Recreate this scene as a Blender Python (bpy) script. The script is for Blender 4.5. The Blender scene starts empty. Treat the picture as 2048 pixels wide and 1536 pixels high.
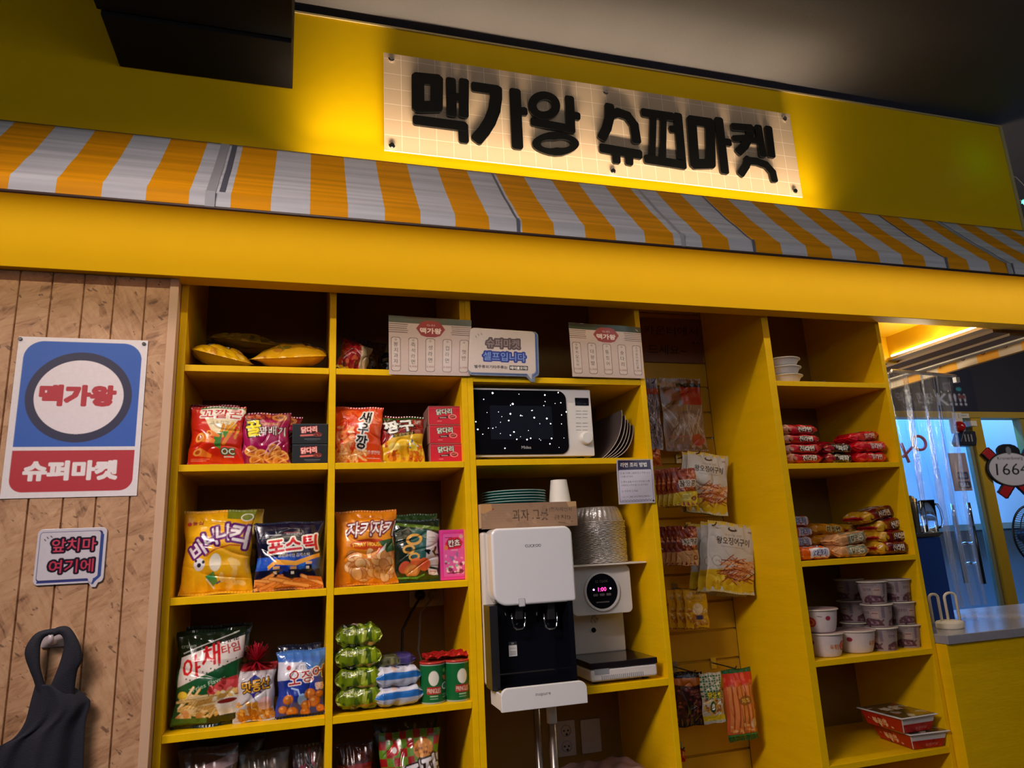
import bpy, math, random
import numpy as np
from mathutils import Vector, Matrix

SC = bpy.context.scene
COL = SC.collection
rnd = random.Random(7)

# ------------------------------------------------------------------ camera
CAMY, CAMZ, FPX = -2.2, 1.6, 1395.2
_yw, _pt, _rl = map(math.radians, (16.916, 13.262, -2.851))
_f = np.array([math.sin(_yw)*math.cos(_pt), math.cos(_yw)*math.cos(_pt), math.sin(_pt)])
_r0 = np.array([math.cos(_yw), -math.sin(_yw), 0.0]); _u0 = np.cross(_r0, _f)
_rr = math.cos(_rl)*_r0 + math.sin(_rl)*_u0
_uu = -math.sin(_rl)*_r0 + math.cos(_rl)*_u0
CAMP = np.array([0.0, CAMY, CAMZ])
def ray(px, py): return _f + _rr*(px-1024)/FPX - _uu*(py-768)/FPX
def PY(px, py, Y):
    d = ray(px, py); return CAMP + d*((Y-CAMY)/d[1])
def PX(px, py, X):
    d = ray(px, py); return CAMP + d*(X/d[0])
def PZ(px, py, Z):
    d = ray(px, py); return CAMP + d*((Z-CAMZ)/d[2])
cam = bpy.data.cameras.new('camera'); camo = bpy.data.objects.new('camera', cam); COL.objects.link(camo)
cam.sensor_width = 36; cam.lens = FPX/2048*36; cam.clip_start = 0.05; cam.clip_end = 60
mw = Matrix.Identity(4)
for i in range(3):
    mw[i][0] = _rr[i]; mw[i][1] = _uu[i]; mw[i][2] = -_f[i]; mw[i][3] = CAMP[i]
camo.matrix_world = mw
SC.camera = camo

# ------------------------------------------------------------------ exposure, world, lights
SC.view_settings.view_transform = 'Standard'; SC.view_settings.look = 'None'
SC.view_settings.gamma = 1.0; SC.view_settings.use_curve_mapping = False
SC.view_settings.exposure = 0.0
wd = bpy.data.worlds.new('world'); SC.world = wd; wd.use_nodes = True
wd.node_tree.nodes['Background'].inputs[0].default_value = (0.60, 0.52, 0.60, 1)
wd.node_tree.nodes['Background'].inputs[1].default_value = 0.030

def area(name, loc, target, sx, sy, power, color, spread=180):
    l = bpy.data.lights.new(name, 'AREA'); l.shape = 'RECTANGLE'; l.size = sx; l.size_y = sy
    l.energy = power; l.color = color; l.spread = math.radians(spread)
    o = bpy.data.objects.new(name, l); COL.objects.link(o); o.location = loc
    d = (Vector(target)-Vector(loc)).normalized()
    x = Vector((1, 0, 0))
    if abs(d.x) > 0.9: x = Vector((0, 1, 0))
    z = -d; x = (x - z*x.dot(z)).normalized(); y = z.cross(x)
    m = Matrix((x, y, z)).transposed().to_4x4(); m.translation = Vector(loc); o.matrix_world = m
    return o
WARM = (1.0, 0.88, 0.60)
# led strip under the awning, washing the yellow header and the shelf fronts
area('awning_led', (1.3, -0.25, 2.668), (1.3, -0.26, 2.0), 5.2, 0.012, 10.2, WARM)
# led strip in the slot behind the awning, washing the sign wall upwards
area('sign_led', (0.99, -0.150, 2.80), (0.99, -0.108, 3.4), 2.02, 0.012, 4.2, (1.0, 0.83, 0.56), 110)
area('sign_led', (0.99, -0.156, 2.80), (0.99, -0.100, 3.4), 2.00, 0.010, 3.6, (1.0, 0.82, 0.60), 56)
# led strip inside the booth
area('booth_led', (2.84, 0.24, 2.452), (2.55, 0.24, 2.75), 0.62, 0.012, 2.5, (1.0, 0.86, 0.62))
# the hall's dim ceiling lamp behind the camera, shining down towards the shelves
area('hall_light', (-0.9, -2.1, 3.40), (1.25, 0.0, 0.7), 2.2, 0.4, 28, (1.0, 0.85, 0.80), 75)
area('hall_light', (6.6, 0.9, 3.40), (6.9, 3.0, 2.0), 1.2, 0.4, 12, (1.0, 0.90, 0.85), 120)  # added unseen light that brightens the door wall and its emblem
area('booth_fill_light', (1.9, 1.3, 2.25), (3.3, 0.3, 2.1), 0.5, 0.3, 22, (1.0, 0.86, 0.66))  # added unseen light behind the shelves, brightens the side valance and curtain

# ------------------------------------------------------------------ materials
def _mat(name):
    m = bpy.data.materials.new(name); m.use_nodes = True
    nt = m.node_tree; b = nt.nodes['Principled BSDF']
    return m, nt, b
def lk(nt, a, ao, b, bi): nt.links.new(a.outputs[ao], b.inputs[bi])
def mat(name, col, rough=0.5, metal=0.0, var=0.06, scale=18, bump=0.0, bscale=60, coat=0.0, emit=None, es=0.0, trans=0.0, stretch=(1, 1, 1), spec=0.5):
    m, nt, b = _mat(name)
    tc = nt.nodes.new('ShaderNodeTexCoord'); mp = nt.nodes.new('ShaderNodeMapping')
    mp.inputs['Scale'].default_value = stretch
    lk(nt, tc, 'Object', mp, 'Vector')
    n = nt.nodes.new('ShaderNodeTexNoise'); n.inputs['Scale'].default_value = scale; n.inputs['Detail'].default_value = 4
    lk(nt, mp, 0, n, 'Vector')
    mx = nt.nodes.new('ShaderNodeMix'); mx.data_type = 'RGBA'
    lk(nt, n, 0, mx, 0)
    c = col
    mx.inputs[6].default_value = (c[0]*(1-var), c[1]*(1-var), c[2]*(1-var), 1)
    mx.inputs[7].default_value = (min(1, c[0]*(1+var)), min(1, c[1]*(1+var)), min(1, c[2]*(1+var)), 1)
    lk(nt, mx, 2, b, 'Base Color')
    b.inputs['Roughness'].default_value = rough; b.inputs['Metallic'].default_value = metal
    b.inputs['Coat Weight'].default_value = coat; b.inputs['Transmission Weight'].default_value = trans
    b.inputs['Specular IOR Level'].default_value = spec
    if emit:
        b.inputs['Emission Color'].default_value = (*emit, 1); b.inputs['Emission Strength'].default_value = es
    if bump:
        n2 = nt.nodes.new('ShaderNodeTexNoise'); n2.inputs['Scale'].default_value = bscale; n2.inputs['Detail'].default_value = 5
        lk(nt, mp, 0, n2, 'Vector')
        bp = nt.nodes.new('ShaderNodeBump'); bp.inputs['Strength'].default_value = bump; bp.inputs['Distance'].default_value = 0.004
        lk(nt, n2, 0, bp, 'Height'); lk(nt, bp, 0, b, 'Normal')
    return m
def printed(name, rough, bump=0.0, bscale=40, coat=0.0, spec=0.5, dist=0.002):
    m, nt, b = _mat(name)
    a = nt.nodes.new('ShaderNodeAttribute'); a.attribute_name = 'Col'
    n = nt.nodes.new('ShaderNodeTexNoise'); n.inputs['Scale'].default_value = 90
    tc = nt.nodes.new('ShaderNodeTexCoord'); lk(nt, tc, 'Object', n, 'Vector')
    mr = nt.nodes.new('ShaderNodeMapRange'); mr.inputs['To Min'].default_value = 0.92; mr.inputs['To Max'].default_value = 1.06
    lk(nt, n, 0, mr, 0)
    v = nt.nodes.new('ShaderNodeVectorMath'); v.operation = 'SCALE'
    lk(nt, a, 'Color', v, 0); lk(nt, mr, 0, v, 'Scale'); lk(nt, v, 0, b, 'Base Color')
    b.inputs['Roughness'].default_value = rough; b.inputs['Coat Weight'].default_value = coat
    b.inputs['Coat Roughness'].default_value = 0.15; b.inputs['Specular IOR Level'].default_value = spec
    if bump:
        n2 = nt.nodes.new('ShaderNodeTexNoise'); n2.inputs['Scale'].default_value = bscale; n2.inputs['Detail'].default_value = 6
        lk(nt, tc, 'Object', n2, 'Vector')
        bp = nt.nodes.new('ShaderNodeBump'); bp.inputs['Strength'].default_value = bump; bp.inputs['Distance'].default_value = dist
        lk(nt, n2, 0, bp, 'Height'); lk(nt, bp, 0, b, 'Normal')
    return m
def s2l(c):
    return tuple((x/255/12.92 if x/255 <= 0.04045 else ((x/255+0.055)/1.055)**2.4) for x in c)
YEL = (0.84, 0.50, 0.001)
M_YEL = mat('yellow_paint', YEL, 0.50, spec=.10, var=0.05, scale=6, bump=0.10, bscale=35)
M_YELW = mat('yellow_painted_wood', YEL, 0.45, spec=.14, var=0.10, scale=5, bump=0.16, bscale=22, stretch=(1, 1, 6))
M_YELH = mat('yellow_painted_shelf', YEL, 0.42, spec=.14, var=0.10, scale=5, bump=0.16, bscale=22, stretch=(6, 1, 1))
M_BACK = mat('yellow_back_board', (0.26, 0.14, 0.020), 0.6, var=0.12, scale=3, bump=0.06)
M_BLACK = mat('black_plastic', (0.012, 0.012, 0.014), 0.35)
M_GLOSSB = mat('glossy_black', (0.004, 0.004, 0.007), 0.06, var=0.02)
M_WHITE = mat('white_plastic', (0.72, 0.70, 0.70), 0.30, var=0.02)
M_CREAM = mat('cream_plastic', (0.75, 0.66, 0.52), 0.4, var=0.03)
M_GREY = mat('grey_plastic', (0.30, 0.29, 0.30), 0.4)
M_STEEL = mat('brushed_steel', (0.55, 0.55, 0.57), 0.28, 1.0, var=0.05)
M_CHROME = mat('chrome', (0.8, 0.8, 0.82), 0.10, 1.0, var=0.02)
M_FOIL = mat('aluminium_foil', (0.86, 0.84, 0.80), 0.32, 0.72, var=0.08, scale=120, bump=0.5, bscale=160)
M_CARD = mat('cardboard', (0.50, 0.34, 0.22), 0.8, var=0.10, scale=8, stretch=(1, 1, 12))
M_TAPE = mat('masking_tape', (0.72, 0.50, 0.30), 0.5)
M_INK = mat('marker_ink', (0.012, 0.010, 0.012), 0.6)
M_LET = mat('black_sign_acrylic', (0.005, 0.005, 0.005), 0.12, var=0.02)
M_PRINT = printed('printed_paper', 0.55)
M_PRINTG = printed('laminated_print', 0.16, 0.25, 9, coat=0.5)
M_BAG = printed('printed_foil', 0.22, 0.45, 30, coat=0.5, dist=0.006)
M_BOXP = printed('printed_carton', 0.38)
M_CUP = mat('white_styrofoam', (0.68, 0.64, 0.64), 0.45, var=0.03)

M_MIRB = mat('oven_door_glass', (0.004, 0.004, 0.006), 0.0, var=0.0)
# ------------------------------------------------------------------ object helpers
MW = {}
def link(o, parent=None):
    COL.objects.link(o)
    if parent is not None: o.parent = parent
    return o
def setm(o, loc, rot, parent):
    o.location = loc; o.rotation_euler = rot
    m = Matrix.Translation(Vector(loc)) @ Matrix.Rotation(rot[2], 4, 'Z') @ Matrix.Rotation(rot[1], 4, 'Y') @ Matrix.Rotation(rot[0], 4, 'X')
    MW[o.name] = (MW[parent.name] @ m) if parent is not None else m
def tag(o, label=None, cat=None, group=None, kind=None):
    if label: o['label'] = label
    if cat: o['category'] = cat
    if group: o['group'] = group
    if kind: o['kind'] = kind
    return o
def thing(name, label, cat, loc=(0, 0, 0), rot=(0, 0, 0), group=None):
    o = bpy.data.objects.new(name, None); o.empty_display_size = 0.05; link(o)
    setm(o, tuple(loc), rot, None)
    return tag(o, label, cat, group)
def dup(root, loc, rot=None, label=None, group=None):
    r = root.copy(); link(r); r.location = loc
    if rot is not None: r.rotation_euler = rot
    if label: r['label'] = label
    if group: r['group'] = group
    for ch in list(root.children):
        c = ch.copy(); link(c); c.parent = r
        for g in list(ch.children):
            d = g.copy(); link(d); d.parent = c
    return r
class MB:
    def __init__(s): s.v = []; s.f = []; s.m = []; s.mi = 0
    def add(s, vs, fs):
        n = len(s.v); s.v += [tuple(map(float, p)) for p in vs]
        for f in fs: s.f.append(tuple(i+n for i in f)); s.m.append(s.mi)
        return s
    def box(s, x0, x1, y0, y1, z0, z1):
        return s.add([(x0, y0, z0), (x1, y0, z0), (x1, y1, z0), (x0, y1, z0), (x0, y0, z1), (x1, y0, z1), (x1, y1, z1), (x0, y1, z1)],
                     [(0, 3, 2, 1), (4, 5, 6, 7), (0, 1, 5, 4), (1, 2, 6, 5), (2, 3, 7, 6), (3, 0, 4, 7)])
    def hexa(s, p8):
        return s.add(p8, [(0, 3, 2, 1), (4, 5, 6, 7), (0, 1, 5, 4), (1, 2, 6, 5), (2, 3, 7, 6), (3, 0, 4, 7)])
    def prism(s, poly, y0, y1):          # poly of (x,z), counter-clockwise seen from the front (-y)
        n = len(poly)
        vs = [(x, y0, z) for x, z in poly]+[(x, y1, z) for x, z in poly]
        fs = [tuple(range(n)), tuple(range(2*n-1, n-1, -1))]
        fs += [(i, i+n, (i+1) % n+n, (i+1) % n) for i in range(n)]
        return s.add(vs, fs)
    def prismz(s, poly, z0, z1):         # poly of (x,y)
        n = len(poly)
        vs = [(x, y, z0) for x, y in poly]+[(x, y, z1) for x, y in poly]
        fs = [tuple(range(n-1, -1, -1)), tuple(range(n, 2*n))]
        fs += [(i, (i+1) % n, (i+1) % n+n, i+n) for i in range(n)]
        return s.add(vs, fs)
    def tube(s, pts, r, n=10, cap=True, closed=False):
        pts = [Vector(p) for p in pts]; k = len(pts); rs = r if isinstance(r, (list, tuple)) else [r]*k
        vs = []; prev = None
        for i, p in enumerate(pts):
            a = pts[(i-1) % k] if (i > 0 or closed) else p
            b = pts[(i+1) % k] if (i < k-1 or closed) else p
            t = (b-a).normalized()
            if prev is None:
                up = Vector((0, 0, 1)) if abs(t.z) < 0.9 else Vector((1, 0, 0))
                x = t.cross(up).normalized()
            else:
                x = (prev - t*prev.dot(t)).normalized()
            prev = x; y = t.cross(x)
            for j in range(n):
                q = 2*math.pi*j/n; vs.append(p+(x*math.cos(q)+y*math.sin(q))*rs[i])
        fs = []
        for i in range(k if closed else k-1):
            for j in range(n):
                a = i*n+j; b = i*n+(j+1) % n; c = ((i+1) % k)*n
                fs.append((a, b, c+(j+1) % n, c+j))
        if cap and not closed:
            fs.append(tuple(range(n-1, -1, -1))); fs.append(tuple(range((k-1)*n, k*n)))
        return s.add(vs, fs)
    def lathe(s, prof, n=32, c=(0, 0, 0), rip=0.0, ripn=0, sx=1.0, sy=1.0, capb=True, capt=True):
        vs = []
        for r, z in prof:
            for j in range(n):
                q = 2*math.pi*j/n; rr = r*(1+rip*math.cos(q*ripn)) if ripn else r
                vs.append((c[0]+rr*math.cos(q)*sx, c[1]+rr*math.sin(q)*sy, c[2]+z))
        fs = []
        for i in range(len(prof)-1):
            for j in range(n):
                fs.append((i*n+j, i*n+(j+1) % n, (i+1)*n+(j+1) % n, (i+1)*n+j))
        if capb: fs.append(tuple(range(n-1, -1, -1)))
        if capt: fs.append(tuple(range((len(prof)-1)*n, len(prof)*n)))
        return s.add(vs, fs)
    def disk(s, c, r, n=20, y0=-0.001, y1=0.0, rx=None):
        rx = rx or r
        return s.prism([(c[0]+rx*math.cos(2*math.pi*j/n), c[1]+r*math.sin(2*math.pi*j/n)) for j in range(n)], y0, y1)
    def build(s, name, mats, parent=None, smooth=False, bevel=0.0, world=True, seg=2, solid=0.0):
        vs = s.v
        if world and parent is not None:
            inv = MW[parent.name].inverted(); vs = [tuple(inv @ Vector(p)) for p in vs]
        me = bpy.data.meshes.new(name); me.from_pydata(vs, [], s.f)
        if not isinstance(mats, (list, tuple)): mats = [mats]
        for m in mats: me.materials.append(m)
        me.polygons.foreach_set('material_index', s.m)
        if smooth: me.polygons.foreach_set('use_smooth', [True]*len(me.polygons))
        me.update()
        o = bpy.data.objects.new(name, me); link(o, parent)
        MW[o.name] = MW[parent.name].copy() if parent is not None else Matrix.Identity(4)
        if solid:
            md = o.modifiers.new('solid', 'SOLIDIFY'); md.thickness = solid; md.offset = 0
        if bevel:
            md = o.modifiers.new('bevel', 'BEVEL'); md.width = bevel; md.segments = seg; md.limit_method = 'ANGLE'; md.angle_limit = math.radians(40)
            if not smooth:
                me.polygons.foreach_set('use_smooth', [True]*len(me.polygons)); md.harden_normals = True
        return o
def rrect(x0, x1, z0, z1, r, n=6, rs=None):
    out = []
    rs = rs or (r, r, r, r)             # bl, br, tr, tl
    for (cx, cz, a0, q) in ((x0, z0, 180, rs[0]), (x1, z0, 270, rs[1]), (x1, z1, 0, rs[2]), (x0, z1, 90, rs[3])):
        ox = cx+(q if cx == x0 else -q); oz = cz+(q if cz == z0 else -q)
        for k in range(n+1):
            a = math.radians(a0+90*k/n); out.append((ox+q*math.cos(a), oz+q*math.sin(a)))
    return out

# ------------------------------------------------------------------ printed artwork (surface colour only)
_TX = {}
def text_tris(sx, bold=0.0):
    key = (sx, bold)
    if key in _TX: return _TX[key]
    c = bpy.data.curves.new('t', 'FONT'); c.body = sx; c.resolution_u = 2; c.offset = bold
    o = bpy.data.objects.new('t', c); COL.objects.link(o)
    dg = bpy.context.evaluated_depsgraph_get(); me = bpy.data.meshes.new_from_object(o.evaluated_get(dg))
    me.calc_loop_triangles()
    v = np.empty(len(me.vertices)*3); me.vertices.foreach_get('co', v); v = v.reshape(-1, 3)[:, :2]
    t = np.empty(len(me.loop_triangles)*3, dtype=np.int32); me.loop_triangles.foreach_get('vertices', t)
    bpy.data.objects.remove(o); bpy.data.curves.remove(c); bpy.data.meshes.remove(me)
    lo = v.min(0); hi = v.max(0)
    _TX[key] = (v[t].reshape(-1, 3, 2), lo, hi)
    return _TX[key]
def dilate(m, r):
    r = int(round(r))
    for i in range(r):
        p = np.pad(m, 1)
        q = np.maximum.reduce([p[1:-1, 1:-1], p[:-2, 1:-1], p[2:, 1:-1], p[1:-1, :-2], p[1:-1, 2:]])
        if i % 2: q = np.maximum.reduce([q, p[:-2, :-2], p[2:, 2:], p[:-2, 2:], p[2:, :-2]])
        m = q
    return m
class Cv:
    """artwork canvas in units W x H (y down) covering w x h metres"""
    def __init__(s, w, h, W, H, bg, sp=0.00125):
        s.nx = max(8, int(w/sp)); s.ny = max(8, int(h/sp)); s.w = w; s.h = h; s.W = W; s.H = H
        s.a = np.empty((s.ny*2, s.nx*2, 3)); s.a[:] = s2l(bg); s.al = np.ones((s.ny*2, s.nx*2))
        s.fx = s.nx*2/W; s.fy = s.ny*2/H; s.rg = np.random.RandomState(3)
    def bb(s, x0, y0, x1, y1):
        X0 = max(0, int(x0*s.fx)-1); X1 = min(s.nx*2, int(x1*s.fx)+2); Y0 = max(0, int(y0*s.fy)-1); Y1 = min(s.ny*2, int(y1*s.fy)+2)
        if X1 <= X0 or Y1 <= Y0: return None
        gx, gy = np.meshgrid((np.arange(X0, X1)+0.5)/s.fx, (np.arange(Y0, Y1)+0.5)/s.fy)
        return X0, X1, Y0, Y1, gx, gy
    def put(s, b, m, c, op=1.0):
        X0, X1, Y0, Y1 = b[:4]; m = (m*op)[..., None]
        s.a[Y0:Y1, X0:X1] = s.a[Y0:Y1, X0:X1]*(1-m)+np.array(s2l(c))*m
    def rect(s, x0, y0, x1, y1, c, op=1):
        b = s.bb(x0, y0, x1, y1)
        if b: s.put(b, ((b[4] >= x0) & (b[4] <= x1) & (b[5] >= y0) & (b[5] <= y1)).astype(float), c, op)
    def rrm(s, b, x0, y0, x1, y1, r):
        cx, cy = (x0+x1)/2, (y0+y1)/2
        dx = np.abs(b[4]-cx)-((x1-x0)/2-r); dy = np.abs(b[5]-cy)-((y1-y0)/2-r)
        return (np.hypot(np.maximum(dx, 0), np.maximum(dy, 0))+np.minimum(np.maximum(dx, dy), 0) <= r).astype(float)
    def rrect(s, x0, y0, x1, y1, r, c, op=1):
        b = s.bb(x0, y0, x1, y1)
        if b: s.put(b, s.rrm(b, x0, y0, x1, y1, r), c, op)
    def ell(s, cx, cy, rx, ry, c, rot=0, op=1, ring=0):
        R = max(rx, ry); b = s.bb(cx-R, cy-R, cx+R, cy+R)
        if not b: return
        q = math.radians(rot); X = (b[4]-cx)*math.cos(q)+(b[5]-cy)*math.sin(q); Y = -(b[4]-cx)*math.sin(q)+(b[5]-cy)*math.cos(q)
        m = ((X/rx)**2+(Y/ry)**2 <= 1)
        if ring: m &= ~((X/(rx-ring))**2+(Y/(ry-ring))**2 <= 1)
        s.put(b, m.astype(float), c, op)
    def pm(s, b, pts):
        gx, gy = b[4], b[5]; m = np.zeros(gx.shape, bool); n = len(pts)
        for i in range(n):
            x1, y1 = pts[i]; x2, y2 = pts[(i+1) % n]
            if y1 == y2: continue
            cnd = ((y1 > gy) != (y2 > gy)) & (gx < (x2-x1)*(gy-y1)/(y2-y1)+x1); m ^= cnd
        return m.astype(float)
    def poly(s, pts, c, op=1):
        xs = [p[0] for p in pts]; ys = [p[1] for p in pts]
        b = s.bb(min(xs), min(ys), max(xs), max(ys))
        if b: s.put(b, s.pm(b, pts), c, op)
    def line(s, pts, w, c, op=1):
        xs = [p[0] for p in pts]; ys = [p[1] for p in pts]
        b = s.bb(min(xs)-w, min(ys)-w, max(xs)+w, max(ys)+w)
        if not b: return
        d = np.full(b[4].shape, 1e9)
        for (x1, y1), (x2, y2) in zip(pts[:-1], pts[1:]):
            L = (x2-x1)**2+(y2-y1)**2+1e-9; t = np.clip(((b[4]-x1)*(x2-x1)+(b[5]-y1)*(y2-y1))/L, 0, 1)
            d = np.minimum(d, np.hypot(b[4]-x1-t*(x2-x1), b[5]-y1-t*(y2-y1)))
        s.put(b, (d <= w/2).astype(float), c, op)
    def text(s, tx, cx, cy, h, c, w=None, bold=0.0, out=(), rot=0, sk=0.0, op=1):
        br = bold*h*0.6; tri, lo, hi = text_tris(tx, 0.0); sc = (h-2*br*.8)/(hi[1]-lo[1]); sxx = sc if w is None else w/(hi[0]-lo[0])
        t = (tri-(lo+hi)/2)*np.array([sxx, -sc]); t = t.copy(); t[..., 0] -= t[..., 1]*sk
        q = math.radians(rot); x = t[..., 0]*math.cos(q)-t[..., 1]*math.sin(q)+cx; y = t[..., 0]*math.sin(q)+t[..., 1]*math.cos(q)+cy
        pad = max([o[1] for o in out] or [0])+1+br
        b = s.bb(x.min()-pad, y.min()-pad, x.max()+pad, y.max()+pad)
        if not b: return
        X0, X1, Y0, Y1 = b[:4]; m = np.zeros((Y1-Y0, X1-X0), np.float32)
        px = x*s.fx-X0-0.5; py = y*s.fy-Y0-0.5
        for i in range(len(px)):
            ax, bx, cx_ = px[i]; ay, by, cy_ = py[i]
            x0 = max(0, int(min(ax, bx, cx_))); x1 = min(X1-X0, int(max(ax, bx, cx_))+2); y0 = max(0, int(min(ay, by, cy_))); y1 = min(Y1-Y0, int(max(ay, by, cy_))+2)
            if x1 <= x0 or y1 <= y0: continue
            gx = np.arange(x0, x1)[None, :]; gy = np.arange(y0, y1)[:, None]
            e0 = (bx-ax)*(gy-ay)-(by-ay)*(gx-ax); e1 = (cx_-bx)*(gy-by)-(cy_-by)*(gx-bx); e2 = (ax-cx_)*(gy-cy_)-(ay-cy_)*(gx-cx_)
            ins = ((e0 >= -.01) & (e1 >= -.01) & (e2 >= -.01)) | ((e0 <= .01) & (e1 <= .01) & (e2 <= .01))
            m[y0:y1, x0:x1] = np.maximum(m[y0:y1, x0:x1], ins)
        if br: m = dilate(m, br*s.fx)
        for oc, ow in sorted(out, key=lambda o: -o[1]):
            s.put(b, dilate(m, ow*s.fx), oc, op)
        s.put(b, m, c, op)
    def blobs(s, x0, y0, x1, y1, n, cols, r0, r1, asp=0.6, op=0.95, edge=None):
        for i in range(n):
            cx = s.rg.uniform(x0, x1); cy = s.rg.uniform(y0, y1); r = s.rg.uniform(r0, r1); a = s.rg.uniform(0, 180)
            if edge: s.ell(cx, cy, r*1.12, r*asp*1.2, edge, a, op)
            s.ell(cx, cy, r, r*asp, cols[i % len(cols)], a, op)
    def sticks(s, x0, y0, x1, y1, n, cols, L, w, a0=0, a1=180, edge=None):
        for i in range(n):
            cx = s.rg.uniform(x0, x1); cy = s.rg.uniform(y0, y1); a = math.radians(s.rg.uniform(a0, a1)); l = L*s.rg.uniform(.6, 1.1)/2
            p = [(cx-l*math.cos(a), cy-l*math.sin(a)), (cx+l*math.cos(a), cy+l*math.sin(a))]
            if edge: s.line(p, w*1.35, edge)
            s.line(p, w, cols[i % len(cols)])
    def shape(s, fn):                       # fn(b)->mask keeps only the masked part of the sheet
        b = s.bb(0, 0, s.W, s.H); s.al = fn(b)
    def grid(s, nx=None, ny=None):
        a = s.a.reshape(s.ny, 2, s.nx, 2, 3).mean((1, 3)); al = s.al.reshape(s.ny, 2, s.nx, 2).mean((1, 3))
        # values at vertices (ny+1, nx+1)
        ap = np.pad(a, ((1, 1), (1, 1), (0, 0)), mode='edge'); v = (ap[:-1, :-1]+ap[1:, :-1]+ap[:-1, 1:]+ap[1:, 1:])/4
        # keep it crisp: use nearest where possible
        v = 0.35*v+0.65*ap[1:, 1:]
        return v, al
def gridmesh(name, P, C, mat_, parent, back=None, al=None, smooth=True, backcol=None):
    """P (ny+1,nx+1,3) front points, C colours; back (by+1,bx+1,3) points of the rear skin"""
    ny, nx = P.shape[0]-1, P.shape[1]-1
    idx = np.arange((ny+1)*(nx+1)).reshape(ny+1, nx+1)
    F = np.stack([idx[1:, :-1], idx[1:, 1:], idx[:-1, 1:], idx[:-1, :-1]], -1).reshape(-1, 4)
    if al is not None: F = F[(al > 0.5).reshape(-1)]
    V = P.reshape(-1, 3); K = C.reshape(-1, 3)
    if back is not None:
        by, bx = back.shape[0]-1, back.shape[1]-1; n0 = len(V)
        id2 = np.arange((by+1)*(bx+1)).reshape(by+1, bx+1)+n0
        F2 = np.stack([id2[:-1, :-1], id2[:-1, 1:], id2[1:, 1:], id2[1:, :-1]], -1).reshape(-1, 4)
        V = np.concatenate([V, back.reshape(-1, 3)]); F = np.concatenate([F, F2])
        bc = backcol if backcol is not None else C[ny//2, 0]
        if np.ndim(bc) == 3: K = np.concatenate([K, np.asarray(bc).reshape(-1, 3)])
        else: K = np.concatenate([K, np.tile(np.asarray(bc), ((by+1)*(bx+1), 1))])
    me = bpy.data.meshes.new(name)
    me.vertices.add(len(V)); me.vertices.foreach_set('co', np.ascontiguousarray(V, np.float32).ravel())
    me.loops.add(F.size); me.loops.foreach_set('vertex_index', F.astype(np.int32).ravel())
    me.polygons.add(len(F)); me.polygons.foreach_set('loop_start', (np.arange(len(F))*4).astype(np.int32))
    me.update(calc_edges=True)
    me.polygons.foreach_set('use_smooth', np.full(len(F), smooth))
    ca = me.color_attributes.new('Col', 'FLOAT_COLOR', 'POINT')
    ca.data.foreach_set('color', np.concatenate([K, np.ones((len(K), 1))], 1).astype(np.float32).ravel())
    me.materials.append(mat_); me.validate()
    o = bpy.data.objects.new(name, me); link(o, parent)
    MW[o.name] = MW[parent.name].copy() if parent is not None else Matrix.Identity(4)
    return o
def sheet(name, cv, corners, mat_, parent=None, th=0.0015, warp=None, local=False):
    """flat printed sheet; corners tl,tr,br,bl in world; th thickness to the back (+normal away from viewer)"""
    tl, tr, br, bl = [np.array(c, float) for c in corners]
    if parent is not None and not local:
        inv = MW[parent.name].inverted(); tl, tr, br, bl = [np.array(inv @ Vector(c)) for c in (tl, tr, br, bl)]
    C, al = cv.grid(); ny, nx = al.shape
    v = np.linspace(0, 1, ny+1)[:, None, None]; u = np.linspace(0, 1, nx+1)[None, :, None]
    P = (tl*(1-u)+tr*u)*(1-v)+(bl*(1-u)+br*u)*v
    n = np.cross(tr-tl, bl-tl); n /= np.linalg.norm(n)        # points away from viewer (+y) for front sheets
    if n[1] < 0: n = -n
    if warp is not None: P = P + n*warp(u[..., 0]+0*v[..., 0], v[..., 0]+0*u[..., 0])[..., None]
    fullal = al if (al < 0.5).any() else None
    if fullal is None:
        vb = np.linspace(0, 1, 9)[:, None, None]; ub = np.linspace(0, 1, 9)[None, :, None]
        B = (tl*(1-ub)+tr*ub)*(1-vb)+(bl*(1-ub)+br*ub)*vb
        if warp is not None: B = B+n*warp(ub[..., 0]+0*vb[..., 0], vb[..., 0]+0*ub[..., 0])[..., None]
        B = B+n*th
        # skirt: pull the rear rim to the front rim
        k = .8; B[0] -= n*th*k; B[-1] -= n*th*k; B[1:-1, 0] -= n*th*k; B[1:-1, -1] -= n*th*k
        return gridmesh(name, P, C, mat_, parent, back=B, backcol=(0.5, 0.48, 0.45))
    o = gridmesh(name, P, C, mat_, parent, al=fullal)
    md = o.modifiers.new('solid', 'SOLIDIFY'); md.thickness = th; md.offset = -1
    return o
def lnoise(rg, U, V, n=6, fr=3.0):
    out = np.zeros(np.broadcast(U, V).shape)
    for i in range(n):
        a = rg.uniform(0, math.pi); f = rg.uniform(0.6, 1.6)*fr
        out += np.sin((U*math.cos(a)+V*math.sin(a))*f*2+rg.uniform(0, 6.28))/n
    return out
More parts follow.
